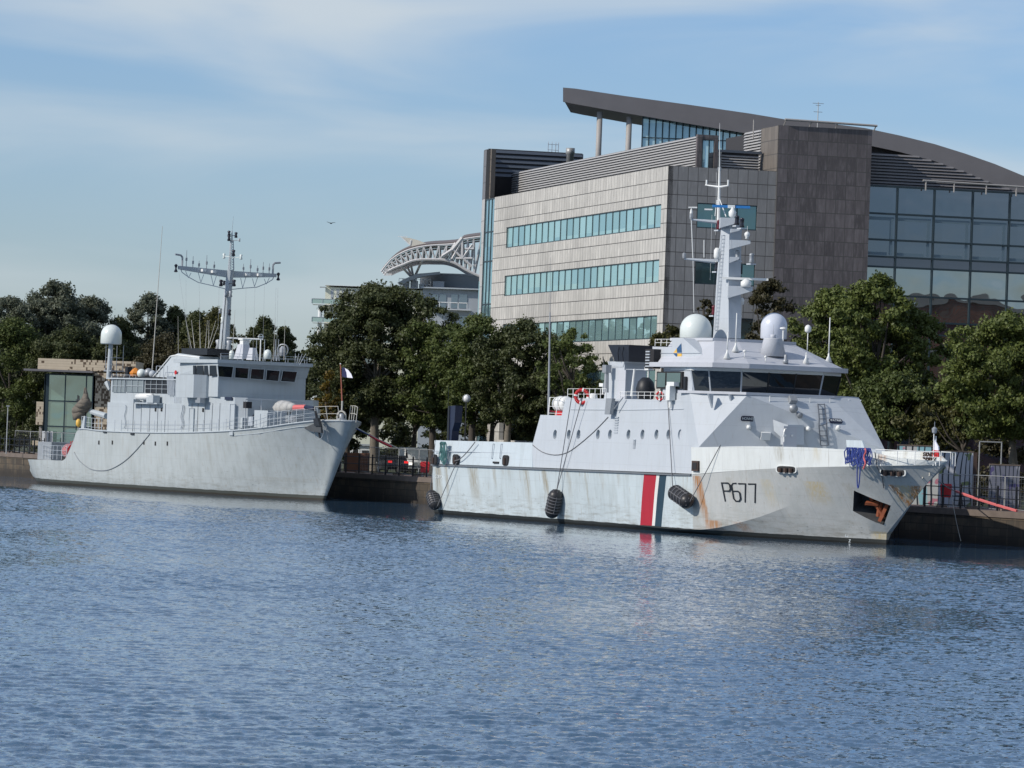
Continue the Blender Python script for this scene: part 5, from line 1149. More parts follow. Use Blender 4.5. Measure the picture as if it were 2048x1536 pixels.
t=MB(); c=by(565,718,-.5); t.torus(c+up*.7,(.6,-.8,0),.45,.05,16,4); t.lathe([(.2,.3),(.28,.5),(.28,.8),(.12,1.)],c,8); t.build('searchlight',M['steel'],MH)
t=MB(); rail(t,[(38.9,-3.8,10.52),(38.7,0,10.52),(38.6,4.,10.52)],.5,5,(1.,.5),.02); t.build('roof_rail',M['gpipe'],MH)
t=MB()
for k in range(4): c=by(590+k*3,730,3.); t.cone(c,c+Vector((.1*k,.12*k,.9)),.03,.02,4)
t.build('roof_aerial',M['gpipe'],MH)
# bulkier gear on deck
for (x0,x1,y0,y1,z0,z1,mt,nm) in ((36.4,37.2,-4.6,-4.2,7.1,7.5,'steel','wing_foot'),):
    t=MB(); t.box(x0,x1,y0,y1,z0,z1); t.build(nm,M[mt],MH)
# gun under its canvas with red barrel cover
c=by(567,818,-.8); t=MB(); rr=[]
for (dx,r,dz) in ((-.9,.25,.0),(-.6,.6,.1),(0,.75,.05),(.6,.62,.1),(1.3,.42,.15),(1.8,.25,.2)):
    q=c+Vector((dx,0,dz)); rr.append([q+Vector((0,r*math.cos(2*math.pi*i/10)*(1+.1*math.sin(i*2.1+dx*5)),r*.85*math.sin(2*math.pi*i/10))) for i in range(10)])
for a,b in zip(rr[:-1],rr[1:]): t.loft2(a,b)
t.build('gun_cover',M['canvas'],MH,True)
t=MB(); t.lathe([(.75,0),(.6,.6),(.45,1.2)],(c.x,c.y,5.2),12); t.build('gun_mount',M['mh'],MH)
t=MB(); t.cone(c+Vector((1.2,0,.12)),c+Vector((3.6,0,.18)),.22,.2,8); t.build('gun_barrel_cover',M['ropepink'],MH)
t=MB(); t.cone(c+Vector((3.6,0,.18)),c+Vector((4.9,0,.1)),.19,.16,8); t.build('gun_muzzle',M['navy'],MH)
for (px,py,w,h,mt) in ((488,846,1.0,.8,'mh'),(531,838,2.2,1.3,'mh'),(510,843,.7,.7,'gpipe'),(556,836,1.4,1.1,'mh'),(460,852,.7,.5,'dark'),(468,848,.5,.6,'dark'),(590,838,1.6,.5,'steel')):
    c=by(px,py,-3. if px<545 else -2.2); t=MB(); t.cbox(c,w,.8,h); t.build('deck_locker',M[mt],MH)
c=by(495,810,-3.4); t=MB(); t.cbox(c,.5,.5,.5); t.build('deck_fitting',M['dark'],MH)
# windlass shape and bollard on the foredeck, arch, jackstaff
t=MB(); a=by(676,842,-.5); t.torus(by(683,832,-.3),(.52,-.854,0),.36,.07,14,6,0,math.pi,u=(.854,.52,0)); q=by(683,832,-.3)
for s in (-1,1): t.cone(q+Vector((.854,.52,0))*.36*s,q+Vector((.854,.52,0))*.36*s-up*.6,.07,.07,6)
t.build('bow_arch',M['ropelt'],MH)
t=MB(); q=by(683,842,-.4); t.lathe([(.42,0),(.4,.15),(.2,.2),(.2,.45),(.1,.6)],q,14); t.build('bow_capstan',M['steel'],MH,True)
t=MB(); q=by(684,815,-.2); q1=by(681,728,-.2); t.cone(q-up*.2,q+up*.5,.07,.07,6); t.build('jackstaff_socket',M['ropelt'],MH)
t=MB(); t.cone(q+up*.3,q1,.06,.045,6); t.build('jackstaff',plain('varnished_wood',(.30,.085,.05),.4),MH)
t=MB(); t.lathe([(.02,-.06),(.07,0),(.02,.06)],q1,8); t.build('staff_truck',M['white'],MH)
# anchor at the bow: black stock, grey flukes
q=bh(628,845,.15); t=MB(); s0=B.hit(640,880,h2b,.12)[0]; s1=by(630,825,-2.2)
t.cone(by(631,822,-2.25),by(640,876,-1.9),.10,.08,6); t.build('anchor_shank',M['black'],MH)
t=MB(); a=[by(px,py,-2.05) for px,py in ((610,856),(633,847),(645,852),(646,866),(636,864),(628,864))]; t.prism(a,(.1,-.22,0)); t.build('anchor_fluke',plain('anchor_grey',(.06,.065,.07),.6,var=.3),MH)
t=MB(); a=[by(px,py,-2.1) for px,py in ((632,838),(640,836),(645,852),(634,852))]; t.prism(a,(.1,-.3,0)); t.build('anchor_crown',M['black'],MH)
t=MB(); c=by(638,860,-2.1); t.torus(c,(0.2,-1,0),.75,.03,18,4,math.pi*.9,math.pi*2.1,u=(1,0,0)); t.cone(by(652,850,-1.9),by(657,885,-1.7),.03,.03,4); t.build('anchor_rope',M['steel'],MH)
for (px) in (198,225,288,311,335):
    p,n=B.hit(px,885 if px<300 else 887,h2b,.01); t=MB(); t.cbox(p,.22,.04,.32); t.build('scupper',M['dark'],MH)
for (px,py) in ((211,864),(266,868)):
    p=bh(px,py); t=MB(); t.cbox(p,.6,.15,.15); t.build('fairlead',M['black'],MH)
for (px,py,w) in ((463,870,1.),(463,862,.4)):
    p=bh(463,866,.04); 
t=MB(); t.cbox(bh(463,866,.03),.6,.06,.35); t.build('side_hatch',M['mh'],MH)
# hull sheer bead
t=MB(); t.tube([bh(px,py,.03) for px,py in ((470,871),(520,866),(560,859),(600,853),(640,850))],.03,4); t.build('sheer_bead',M['mh'],MH)
# slack line on the side
pl=[bh(px,py,.04) for px,py in ((149,905),(160,922),(180,937),(200,941),(222,938),(250,922),(275,898),(300,868))]
ropeobj([B.w(p) for p in catmull(pl,3)],.035,'steel','slack grey rope looping down the minehunter side aft')
t=MB(); t.tube([by(149,905,-4.4),by(153,885,-4.),by(157,850,-3.6)],.03,4); tag(t.build('stay_rope',M['ropelt'],MH),None,None)
# jack flag
f0=by(685,733,-.2); o=thing('flag','small blue and white flag on the minehunter bow staff','flag',tuple(B.w(f0)),B.ang())
def fl2(name,mt,pts):
    t=MB(); P=[by(px,py,-.2)-f0 for px,py in pts]; nn=len(P); 
    t.prism(P,(0,.03,0)); return t.build(name,M[mt],o)
fl2('blue_cloth','flagblue',((684,735),(689,735),(693,745),(694,755),(690,755),(684,753)))
fl2('white_cloth','flagwhite',((689,736),(696,740),(702,748),(705,756),(694,755),(692,744)))
# bow mooring lines to the quay
def qp(px,py,z=None,yy=.4): 
    p=Q.y(px,py,yy); return Vector(Q.w(p))
a=B.w(by(697,848,.2)); e=B.w(by(735,869,1.5)); 
bl=qp(782,893,yy=.2); 
ropeobj(sag(a,a.lerp(bl,.5),.02,4),.05,'ropeblue','blue upper length of the mooring line from the minehunter bow',name='mooring_rope')
mid_=a.lerp(bl,.48)
ropeobj(sag(mid_,bl,.05,6),.10,'ropered','bright red hose sheathing on the minehunter bow mooring line',name='chafe_hose',cat='hose')
ropeobj(sag(a+Vector((0,0,.1)),qp(848,918,yy=.3),.15),.02,'ropelt','thin pale line running beside the red hose to the quay')
ropeobj(sag(a+Vector((0,0,.05)),qp(808,900,yy=.3),.1),.02,'ropelt','pale line just above the red hose sheathing')
# ================================================================== office block
OB=thing('office_building','big slate clad office block with band windows and a curved flying roof','building',(*G.o,0),G.ang())
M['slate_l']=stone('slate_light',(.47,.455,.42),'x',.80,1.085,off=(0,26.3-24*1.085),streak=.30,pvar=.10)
M['slate_shade']=stone('slate_front_shade',(.27,.262,.255),'y',.79,1.085,off=(0,26.3-24*1.085),streak=.2,pvar=.12)  # same cladding darkened: shade of the front face put into the colour
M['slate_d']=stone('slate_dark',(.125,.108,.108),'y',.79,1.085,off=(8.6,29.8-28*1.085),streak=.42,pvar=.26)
M['slate_s']=stone('slate_side',(.17,.15,.13),'x',.80,1.085,off=(0,29.8-28*1.085),streak=.2,pvar=.12)  # paler stone paints the sunlight on the tower's left face
def ribmat(name,col,pitch,dark):
    m,N,L,b=mat(name); g=G_(m); X=g.xyz(g.obj()); f=g.m('FRACT',g.m('DIVIDE',X[2],pitch)); k=g.sm(g.m('ABSOLUTE',g.m('SUBTRACT',f,.5)),.15,.38)
    L.new(g.mix(k,col,dark),b.inputs['Base Color']); b.inputs['Roughness'].default_value=.5; b.inputs['Metallic'].default_value=.3; return m
M['louvre']=plain('louvre_metal',(.40,.395,.39),.5,.0,var=.06); M['louvred']=plain('louvre_blue_grey',(.11,.13,.16),.45,.3)
M['louvre_shade']=plain('louvre_shaded',(.20,.19,.19),.6); M['lback']=plain('louvre_back',(.045,.045,.05),.8)  # right-hand screen slats darkened to paint their shaded face
M['frame']=plain('window_frame_dark',(.035,.055,.065),.4,.3)
M['zinc']=plain('zinc_fascia',(.19,.178,.18),.45,.25,var=.12,scale=.8)
M['conc']=plain('round_column',(.36,.34,.32),.6,var=.05)
def panemat(name,plane,w,off,c1,c2,refl,dark,tilt=.004):
    m,N,L,b=mat(name); g=G_(m); o=g.obj(); X=g.xyz(o); h=X[1] if plane=='x' else X[0]
    cx=N.new('ShaderNodeCombineXYZ'); L.new(g.m('FLOOR',g.m('DIVIDE',g.m('SUBTRACT',h,off),w)),cx.inputs[0]); L.new(g.m('FLOOR',g.m('DIVIDE',X[2],2.)),cx.inputs[1])
    wn=N.new('ShaderNodeTexWhiteNoise'); L.new(cx.outputs[0],wn.inputs[0])
    gl=N.new('ShaderNodeBsdfGlossy'); gl.inputs['Roughness'].default_value=.02; L.new(g.mix(g.sm(wn.outputs[0],.35,.95),c1,c2),gl.inputs['Color'])
    df=N.new('ShaderNodeBsdfDiffuse'); df.inputs['Color'].default_value=(*dark,1); mx=N.new('ShaderNodeMixShader'); mx.inputs[0].default_value=refl
    L.new(df.outputs[0],mx.inputs[1]); L.new(gl.outputs[0],mx.inputs[2]); L.new(mx.outputs[0],N['Material Output'].inputs[0])
    geo=N.new('ShaderNodeNewGeometry'); a=N.new('ShaderNodeVectorMath'); a.operation='SUBTRACT'; L.new(wn.outputs[1],a.inputs[0]); a.inputs[1].default_value=(.5,.5,.5)
    s=N.new('ShaderNodeVectorMath'); s.operation='SCALE'; s.inputs[3].default_value=tilt; L.new(a.outputs[0],s.inputs[0]); d=N.new('ShaderNodeVectorMath'); d.operation='ADD'; L.new(geo.outputs['Normal'],d.inputs[0]); L.new(s.outputs[0],d.inputs[1]); L.new(d.outputs[0],gl.inputs['Normal'])
    return m
PW=48.2/24
M['band']=panemat('band_glass','x',PW,1.6,(.80,1.,.98),(.50,.70,.76),.66,(.34,.54,.55),.03)
M['frontwin']=glass('front_window_glass',(.5,.7,.72),.35,(.02,.05,.055),.01)
def gbox(x0,x1,y0,y1,z0,z1,name,mt,par=OB):
    t=MB(); t.box(x0,x1,y0,y1,z0,z1); return t.build(name,M[mt],par)
# left (sunlit) wall: piers and spandrels between the window bands
bands=[(21.65,23.46),(17.48,19.25),(13.2,15.0),(9.1,10.9),(5.0,6.8)]
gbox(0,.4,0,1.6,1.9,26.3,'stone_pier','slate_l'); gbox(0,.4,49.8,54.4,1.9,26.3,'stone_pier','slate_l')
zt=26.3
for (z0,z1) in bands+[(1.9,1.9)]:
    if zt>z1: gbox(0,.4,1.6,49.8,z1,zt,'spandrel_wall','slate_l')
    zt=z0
for (z0,z1) in bands[:4]:
    w_=gbox(.12,.3,1.6,49.8,z0,z1,'band_window','band'); t=MB()
    for i in range(25): y=1.6+PW*i; t.box(.07,.13,y-.045,y+.045,z0,z1)
    t.box(.05,.125,1.6,49.8,z1-.08,z1); t.box(.05,.125,1.6,49.8,z0,z0+.08); t.build('frame',M['frame'],w_)
# narrow glass strip then the drum shaped end
M['strip']=panemat('stair_glass','x',1.05,54.4,(.72,.95,.98),(.48,.64,.74),.7,(.25,.40,.44),.03)
g0=gbox(.1,.3,54.4,58.,1.9,26.2,'stair_glazing','strip'); t=MB()
for y in (54.4,55.6,56.8,58.): t.box(.04,.11,y-.05,y+.05,1.9,26.25)
for z in (26.2,23.3,20.7,16.9,14.5,11.,7.): t.box(.05,.108,54.4,58.,z-.06,z+.06)
t.build('frame',M['frame'],g0)
Rd=9.; arc=[(Rd-Rd*math.cos(a),58.+Rd*math.sin(a)) for a in np.linspace(0,1.5,14)]
def curved(z0,z1,name,mt,th=.4,x0=0.,a_=arc):
    t=MB()
    for p,q in zip(a_[:-1],a_[1:]):
        t.loft2([(p[0]+x0,p[1],z0),(q[0]+x0,q[1],z0),(q[0]+x0+th*.9,q[1]-th*.3,z0),(p[0]+x0+th,p[1],z0)],[(p[0]+x0,p[1],z1),(q[0]+x0,q[1],z1),(q[0]+x0+th*.9,q[1]-th*.3,z1),(p[0]+x0+th,p[1],z1)])
    return t.build(name,M[mt],OB)
M['drum']=stone('drum_cladding',(.44,.44,.43),'x',3.2,1.95,joint=(.22,.22,.22),off=(58,26.3-24*1.95),streak=.05,pvar=.03)
M['drumd']=stone('drum_cladding_upper',(.17,.17,.18),'x',1.6,1.45,joint=(.10,.10,.10),off=(58,26.3),streak=.05,pvar=.05)
curved(1.9,26.3,'drum_wall','drum'); curved(26.302,30.7,'drum_parapet','drumd',.35)
a2=[(Rd-Rd*math.cos(a),58.+Rd*math.sin(a)) for a in np.linspace(.12,.5,6)]
for (z0,z1) in ((21.2,23.4),(15.2,19.)): curved(z0,z1,'drum_window','strip',.1,-.03,a2)
gbox(.36,.75,57.6,58.0,26.3,30.75,'parapet_end','slate_s')
# slatted plant screens on the roof
M['lback2']=plain('louvre_back_grey',(.22,.22,.22),.8)
def louvre_x(x,y0,y1,z0,z1,pitch,mt,name='plant_screen',par=OB):
    """slats running along y on the plane x"""
    b_=gbox(x+.12,x+.2,y0,y1,z0,z1,name,'lback2',par); t=MB(); n=int((z1-z0)/pitch)
    for i in range(n): z=z0+pitch*(i+.5); t.add([(x+.1,y0,z+pitch*.35),(x,y0,z-pitch*.25),(x,y1,z-pitch*.25),(x+.1,y1,z+pitch*.35)],[(0,1,2,3)]); t.add([(x+.1,y0,z+pitch*.35),(x,y0,z-pitch*.25),(x+.1,y0,z-pitch*.25)],[(0,1,2)])
    t.build('slats',M[mt],b_); return b_
def louvre_y(y,x0,x1,z0,z1,pitch,mt,name='plant_screen',top=None):
    b_=MB(); 
    if top: b_.prism([(x0,y+.12,z0),(x1,y+.12,z0)]+[(a,y+.12,c) for a,c in top],(0,.08,0))
    else: b_.box(x0,x1,y+.12,y+.2,z0,z1)
    b_=b_.build(name,M['lback'],OB); t=MB(); n=int((z1-z0)/pitch)
    for i in range(n):
        z=z0+pitch*(i+.5); xe=x1
        if top:
            for (a,c),(a2_,c2) in zip(top[:-1],top[1:]):
                if (c2-z)*(c-z)<=0 and c!=c2: xe=a+(a2_-a)*(z-c)/(c2-c)
        t.add([(x0,y+.1,z+pitch*.35),(x0,y,z-pitch*.25),(xe,y,z-pitch*.25),(xe,y+.1,z+pitch*.35)],[(0,3,2,1)])
    t.build('slats',M[mt],b_); return b_
louvre_x(3.,2.7,60.7,26.,28.88,.205,'louvre')
gbox(2.9,3.3,2.35,2.7,26.,28.95,'screen_post','slate_d'); gbox(3.3,4.6,2.4,2.55,28.6,28.95,'screen_beam','slate_d'); gbox(4.3,4.6,2.4,2.7,26,28.6,'screen_post','slate_d')
gbox(.45,3.2,.45,60,25.9,26.0,'roof_deck','lback')
gbox(.45,8.5,.45,40,25.7,25.895,'roof_deck','lback')
louvre_y(60.5,.8,9.5,28.4,30.95,.42,'louvred')
gbox(.8,3.05,60.6,60.8,26.0,28.4,'plant_opening','dark')
gbox(7,16,59.2,70,1.9,26,'rear_block','slate_shade'); gbox(9.4,9.6,60.7,70,26,30.9,'plant_end','louvred')
for (px,py,r,h) in ((1017,318,.42,.5),(1062,318,.42,.5),(1140,318,.40,.95)):
    p=G.y(px,py,61.8 if px<1100 else 50.); t=MB(); t.lathe([(r*.8,-1.),(r*.8,h*.4),(r,h*.45),(r,h)],(p.x,p.y,p.z),16); t.build('roof_vent',M['galv'],OB,True)
p=G.y(1103,320,61.5); t=MB()
for dx in (-.35,0,.35,.6): t.tube([p+Vector((dx*.7,0,-1)),p+Vector((dx,0,0)),p+Vector((dx,0,1.5)),p+Vector((dx+.1,.3,1.65))],.035,4)
for z in (.4,.9,1.4): t.tube([p+Vector((-.35,0,z)),p+Vector((.6,0,z))],.03,4)
t.build('roof_ladder_cage',M['gpipe'],OB)
# front wall left part with three square windows
fz=[(21.7,23.6),(17.45,19.15),(13.2,15.0),(9.1,10.9)]
gbox(.002,2.4,-.0,.4,1.9,26.298,'front_wall','slate_shade'); gbox(7.15,8.6,0,.4,1.9,26.298,'front_wall','slate_shade')
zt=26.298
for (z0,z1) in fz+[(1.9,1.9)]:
    gbox(2.4,7.15,0,.4,z1,zt,'front_wall','slate_shade'); zt=z0
for (z0,z1) in fz:
    w_=gbox(2.4,7.15,.12,.3,z0,z1,'front_window','frontwin'); t=MB()
    for x in (2.4,3.98,5.57,7.15): t.box(x-.05,x+.05,.06,.118,z0,z1)
    t.box(2.4,7.15,.05,.119,z0,z0+.08); t.box(2.4,7.15,.05,.119,z1-.08,z1); t.build('frame',M['frame'],w_)
# dark slate tower block
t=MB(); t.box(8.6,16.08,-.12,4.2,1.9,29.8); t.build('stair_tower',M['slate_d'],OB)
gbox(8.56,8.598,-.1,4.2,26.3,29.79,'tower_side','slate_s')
louvre_x(8.5,4.25,8.6,26.,29.75,.22,'louvre'); gbox(8.72,16,4.2,14,26,29.6,'tower_rear','lback')
louvre_y(3.4,5.2,8.2,26.,27.75,.2,'louvre'); gbox(4.7,8.4,3.3,3.9,27.76,27.95,'low_roof','louvred'); gbox(4.65,5.15,3.3,5,26,27.75,'low_box','slate_l')
t=MB(); a=(9.,-.3,30.25); t.cone(a,(16.4,-.3,30.15),.09,.09,8)
for x in (9.05,11.1,13.2,16.3): t.cone((x,-.3,30.15),(x,.2,29.75),.05,.05,5)
t.build('cradle_rail',M['conc'],OB)
p=G.y(1635,250,.5); t=MB(); t.cone((p.x,.5,29.7),(p.x,.5,p.z+1.75),.04,.03,5)
for z,w in ((1.65,.45),(1.0,.35),(1.5,.2)): t.tube([(p.x-w,.5,p.z+z),(p.x+w,.5,p.z+z)],.025,4)
t.build('television_aerial',M['galv'],OB)
p=G.y(1507,255,4.5); t=MB(); t.cone((p.x,4.5,29),(p.x,4.5,p.z+.6),.05,.04,5); t.build('lightning_rod',M['conc'],OB)
# glass curtain wall
M['cw_hi']=glass('curtain_glass_upper',(.62,.68,.78),.30,(.022,.032,.045),.004,.03)
M['cw_lo']=glass('curtain_glass_lower',(.72,.76,.76),.55,(.02,.028,.032),.028,.012,.42)
M['cw_sp']=glass('curtain_glass_band',(.6,.62,.72),.25,(.015,.018,.03),.004,.03)
xs=[16.1,18.44,21.45,24.58,27.62,30.7,33.8]; zsx=[25.6,23.5,21.5,20.2,19.42,17.25,15.3,14.35,10.5,7.5,2.0]
mts=['cw_hi','cw_hi','cw_hi','cw_sp','cw_lo','cw_lo','cw_sp','cw_lo','cw_lo','cw_sp']
for j in range(10):
    t=MB(); 
    t.box(16.1,33.8,.3,.42,zsx[j+1],zsx[j]); t.build('curtain_glazing',M[mts[j]],OB)
t=MB()
for x in xs: t.box(x-.06,x+.06,.16,.31,2,25.6)
t.build('mullions',M['frame'],OB)
t=MB()
for z in zsx[:-1]: t.box(16.1,33.8,.18,.299,z-.07,z+.07)
t.build('transoms',M['frame'],OB)
# blinds and floor edges seen through the upper glass: pale strips fixed inside
t=MB()
for i in range(6):
    a,b=xs[i]+.14,xs[i+1]-.2
    t.box(a,b,.285,.298,23.0,23.25); t.box(b-.32,b-.1,.28,.297,20.35,23.0); t.box(a,b-.5,.285,.298,20.32,20.55)
t.build('pale_blind',plain('pale_blind',(.13,.19,.23),.3),OB)
gbox(16.3,33.8,.6,30,25.3,25.6,'roof_deck','lback')
# screen above the curtain wall, cut to the roof curve
tp=[(26.,26.05),(24.2,26.35),(22.,26.9),(20.,27.45),(18.5,27.75),(16.1,27.85)]
tp=[(28.5,25.85),(26.4,26.4),(24.4,27.1),(22.4,27.65),(20.5,28.1),(16.1,28.3)]
louvre_y(1.5,16.1,28.5,25.62,28.3,.235,'louvre_shade',top=tp)
t=MB(); a=[G.y(px,py,-.2) for px,py in ((1846,361),(2047,374))]; d=(a[1]-a[0]); t.cone(a[0],a[0]+d*1.6,.075,.075,8)
for f_ in (.03,.31,.63,.93,1.25): q=a[0]+d*f_; t.cone(q,q-Vector((0,0,.75)),.06,.06,5)
t.build('cradle_rail',M['conc'],OB)
# flying roof: a deep curved edge running diagonally over the block
RA=Vector((1.,34.)); RB=Vector((38.,27.))
def onroof(px,py):
    d=(RB-RA).normalized(); nrm=Vector((-d.y,d.x)); o=G.loc((0,0,H)); q=G.dirl(ray(px,py))
    t_=((RA.x-o.x)*nrm.x+(RA.y-o.y)*nrm.y)/(q.x*nrm.x+q.y*nrm.y); return o+q*t_
topc=[(1126,175),(1150,177),(1250,192),(1375,209),(1500,227),(1572,239),(1660,247),(1730,256),(1800,271),(1869,288),(1930,307),(1990,328),(2048,352),(2120,388),(2200,435)]
botc=[(1126,203),(1150,208),(1250,226),(1375,247),(1500,268),(1572,274),(1660,280),(1730,289),(1800,304),(1869,322),(1930,346),(1990,369),(2048,398),(2120,433),(2200,475)]
t=MB(); tb=[onroof(*p) for p in topc]; bb=[onroof(*p) for p in botc]
back=Vector((.30,.954,0))
for i in range(len(tb)-1):
    q=[bb[i],bb[i+1],tb[i+1],tb[i]]; t.loft2(q,[p+back*.5 for p in q])
t.build('roof_fascia',M['zinc'],OB)
t=MB()
for i in range(len(tb)-1):
    q=[bb[i]+back*.5+Vector((0,0,.2)),bb[i+1]+back*.5+Vector((0,0,.2)),tb[i+1]+back*.5-Vector((0,0,.12)),tb[i]+back*.5-Vector((0,0,.12))]; t.loft2(q,[p+back*14 for p in q])
t.build('roof_slab',M['zinc'],OB)
for (px,py) in ((1199,222),(1258,232),(1786,322),(1858,322)):
    p=onroof(px,py)+back*.9; t=MB(); t.cone((p.x,p.y,25.9),(p.x,p.y,p.z),.24,.24,14); t.build('roof_column',M['conc'],OB,True)
# clerestory glazing under the roof
t=MB(); cpx=list(range(1285,1492,12)); M['cler']=panemat('clerestory_glass','x',1.,0,(.8,1.,1.),(.6,.8,.84),.28,(.50,.68,.70),.05)
p0=onroof(1285,232)+back*1.2; p1=onroof(1500,262)+back*1.2
t.loft2([Vector((p0.x,p0.y,26)),Vector((p1.x,p1.y,26)),Vector((p1.x,p1.y,p1.z+.4)),Vector((p0.x,p0.y,p0.z+.3))],[Vector((p0.x,p0.y,26))+back*.1,Vector((p1.x,p1.y,26))+back*.1,Vector((p1.x,p1.y,p1.z+.4))+back*.1,Vector((p0.x,p0.y,p0.z+.3))+back*.1]); cg=t.build('clerestory_glazing',M['cler'],OB)
t=MB()
for i in range(17):
    q=p0.lerp(p1,i/16)-back*.08; t.cone((q.x,q.y,26),(q.x,q.y,q.z+.35),.06,.06,4)
a=p0.lerp(p1,.0)-back*.1; b=p1-back*.1; t.cone((a.x,a.y,p0.z-1.7),(b.x,b.y,p0.z-1.7),.05,.05,4)
t.build('frame',M['frame'],cg)
t=MB(); q=[onroof(px,py-3)+back*1.5 for px,py in botc[5:14]]; q0=[Vector((p.x,p.y,25.)) for p in (q[-1],q[0])]; P_=q+q0; t.loft2(P_,[p+back*6 for p in P_]); t.build('roof_gap_shade',M['lback'],OB)  # dark block added to paint the shade under the roof edge
# brick building across the square, which the curtain wall mirrors
M['brick']=stone('brick_red',(.25,.095,.06),'y',.5,.16,joint=(.2,.14,.11),streak=.1,pvar=.2)
bdir=Vector((-.835,-.55)); 
BK=thing('brick_building','red brick building with pale bands mirrored in the curtain wall','building',(69,276,0),math.atan2(.55,.835))
t=MB(); t.box(-26,26,-1,10,1.9,18.5); t.build('wall',M['brick'],BK)
t=MB(); t.box(-26,26,-1.15,10.15,18.5,19.1); t.box(-26.05,26.05,-1.1,10.12,14.4,14.8); t.box(-26.05,26.05,-1.1,10.12,10.,10.4); t.build('pale_band',M['conc'],BK)
t=MB(); t.lathe([(4,1.9),(4,20.8),(4.3,20.8),(4.3,21.5),(3.6,21.5),(3.6,22.6)],(-24,0,0),28); t.build('round_turret',M['conc'],BK,True)
for i in range(7):
    t=MB(); t.box(-7+i*4,-5.2+i*4,10.0,10.15,5,8); t.build('window',M['frame'],BK)
# ================================================================== distant hotel with the wing roof
HY=700.; hb0=at(790,880,HY); HT=thing('hotel_building','white hotel with glass balconies under a winged steel roof far behind','building',(hb0.x,hb0.y,0))
def hp(px,py,dy=0.): return at(px,py,HY+dy)-Vector((hb0.x,hb0.y,0))
def hbox(x0,y0,x1,y1,d0,d1,name,mt,par=HT):
    a=hp(x0,y0); b=hp(x1,y1); t=MB(); t.box(a.x,b.x,d0,d1,b.z,a.z); return t.build(name,M[mt] if isinstance(mt,str) else mt,par)
M['hcream']=plain('hotel_cream',(.62,.62,.50),.6,var=.05); M['hwhite']=plain('hotel_white',(.72,.74,.74),.5,var=.03); M['hgrey']=plain('hotel_grey',(.34,.37,.40),.5,var=.06); M['hdark']=glass('hotel_glass',(.7,.8,.9),.3,(.05,.07,.09))
hbox(651,574,846,900,0,20,'white_block','hcream'); hbox(650,570,850,578,-.6,20,'parapet','hwhite')
for i,x in enumerate(range(662,760,11)): hbox(x,579,x+.6,700,-.05,.02,'panel_joint','hgrey')
hbox(640,573.5,652,575.5,-.8,0,'canopy_fin','galv')
for k,y in enumerate((612,648.5,685,721)):
    sl=hbox(627,y-2,690,y,-4.2,0,'balcony','hwhite')
    a=hp(626,y-13); b=hp(690,y-2); t=MB(); t.box(a.x,b.x,-4.25,-4.2,b.z,a.z); t.box(a.x,a.x+.05,-4.2,0,b.z,a.z); t.build('glass_panel',plain('balcony_glass',(.38,.52,.48),.15),sl)
    t=MB(); t.box(a.x,b.x,-4.3,-4.15,a.z,a.z+.08)
    for i in range(4): x=a.x+(b.x-a.x)*i/3; t.box(x-.04,x+.04,-4.3,-4.15,b.z,a.z)
    t.build('handrail',M['gpipe'],sl)
a=hp(642,612); b=hp(642,760); t=MB(); t.cone((a.x,-2.5,b.z),(a.x,-2.5,a.z),.35,.35,12); t.build('balcony_column',M['hwhite'],HT)
hbox(846,577,960,900,-1,18,'grey_block','hgrey'); hbox(843,574,962,581,-2,18,'eaves','gpipe')
for (x0,x1) in ((865,876),(880,892),(903,915),(919,934)):
    hbox(x0,589,x1,617,-1.1,-.9,'window','hdark')
s2=hbox(858,619,942,621.5,-2.8,-1,'balcony','hwhite')
for x in (860,879,897.5,916,934): hbox(x,606,x+1,619,-2.8,-2.6,'balcony_post','hwhite',s2)
hbox(860,605.5,935,606.5,-2.8,-2.6,'handrail','hwhite',s2)
s2=hbox(858,655,942,657.5,-2.8,-1,'balcony','hwhite'); hbox(920,632,936,652,-1.1,-.9,'window','hdark')
# drum penthouse
a=hp(880,575); rr_=hp(960,575).x-a.x; t=MB(); z0=hp(880,577).z; z1=hp(880,545).z
t.lathe([(rr_,z0),(rr_,z1-.3),(rr_*1.04,z1-.2),(rr_*1.02,z1)],(a.x+3,9,0),40); t.build('penthouse_drum',M['hgrey'],HT,True)
t=MB(); pts=[hp(*q) for q in ((795,566),(815,556),(835,548),(860,546),(880,544),(880,549),(855,552),(835,556),(815,564),(800,572))]; t.prism([p+Vector((0,-1.5,0)) for p in pts],(0,3,0)); t.build('curved_canopy',M['hgrey'],HT)
t=MB()
for x in range(798,862,7): p=hp(x,577); t.cone((p.x,-1.5,p.z),(p.x,-1.5,p.z+1.6),.05,.05,4)
for s in (.8,1.6): a=hp(798,577); b=hp(862,580); t.cone((a.x,-1.5,a.z+s),(b.x,-1.5,b.z+s),.05,.05,4)
t.build('roof_railing',M['galv'],HT)
for (x0,y0,x1,y1) in ((806,558,818,577),(822,561,835,577),(838,568,848,577),(866,562,888,577)): hbox(x0,y0,x1,y1,0,3,'roof_plant','hgrey')
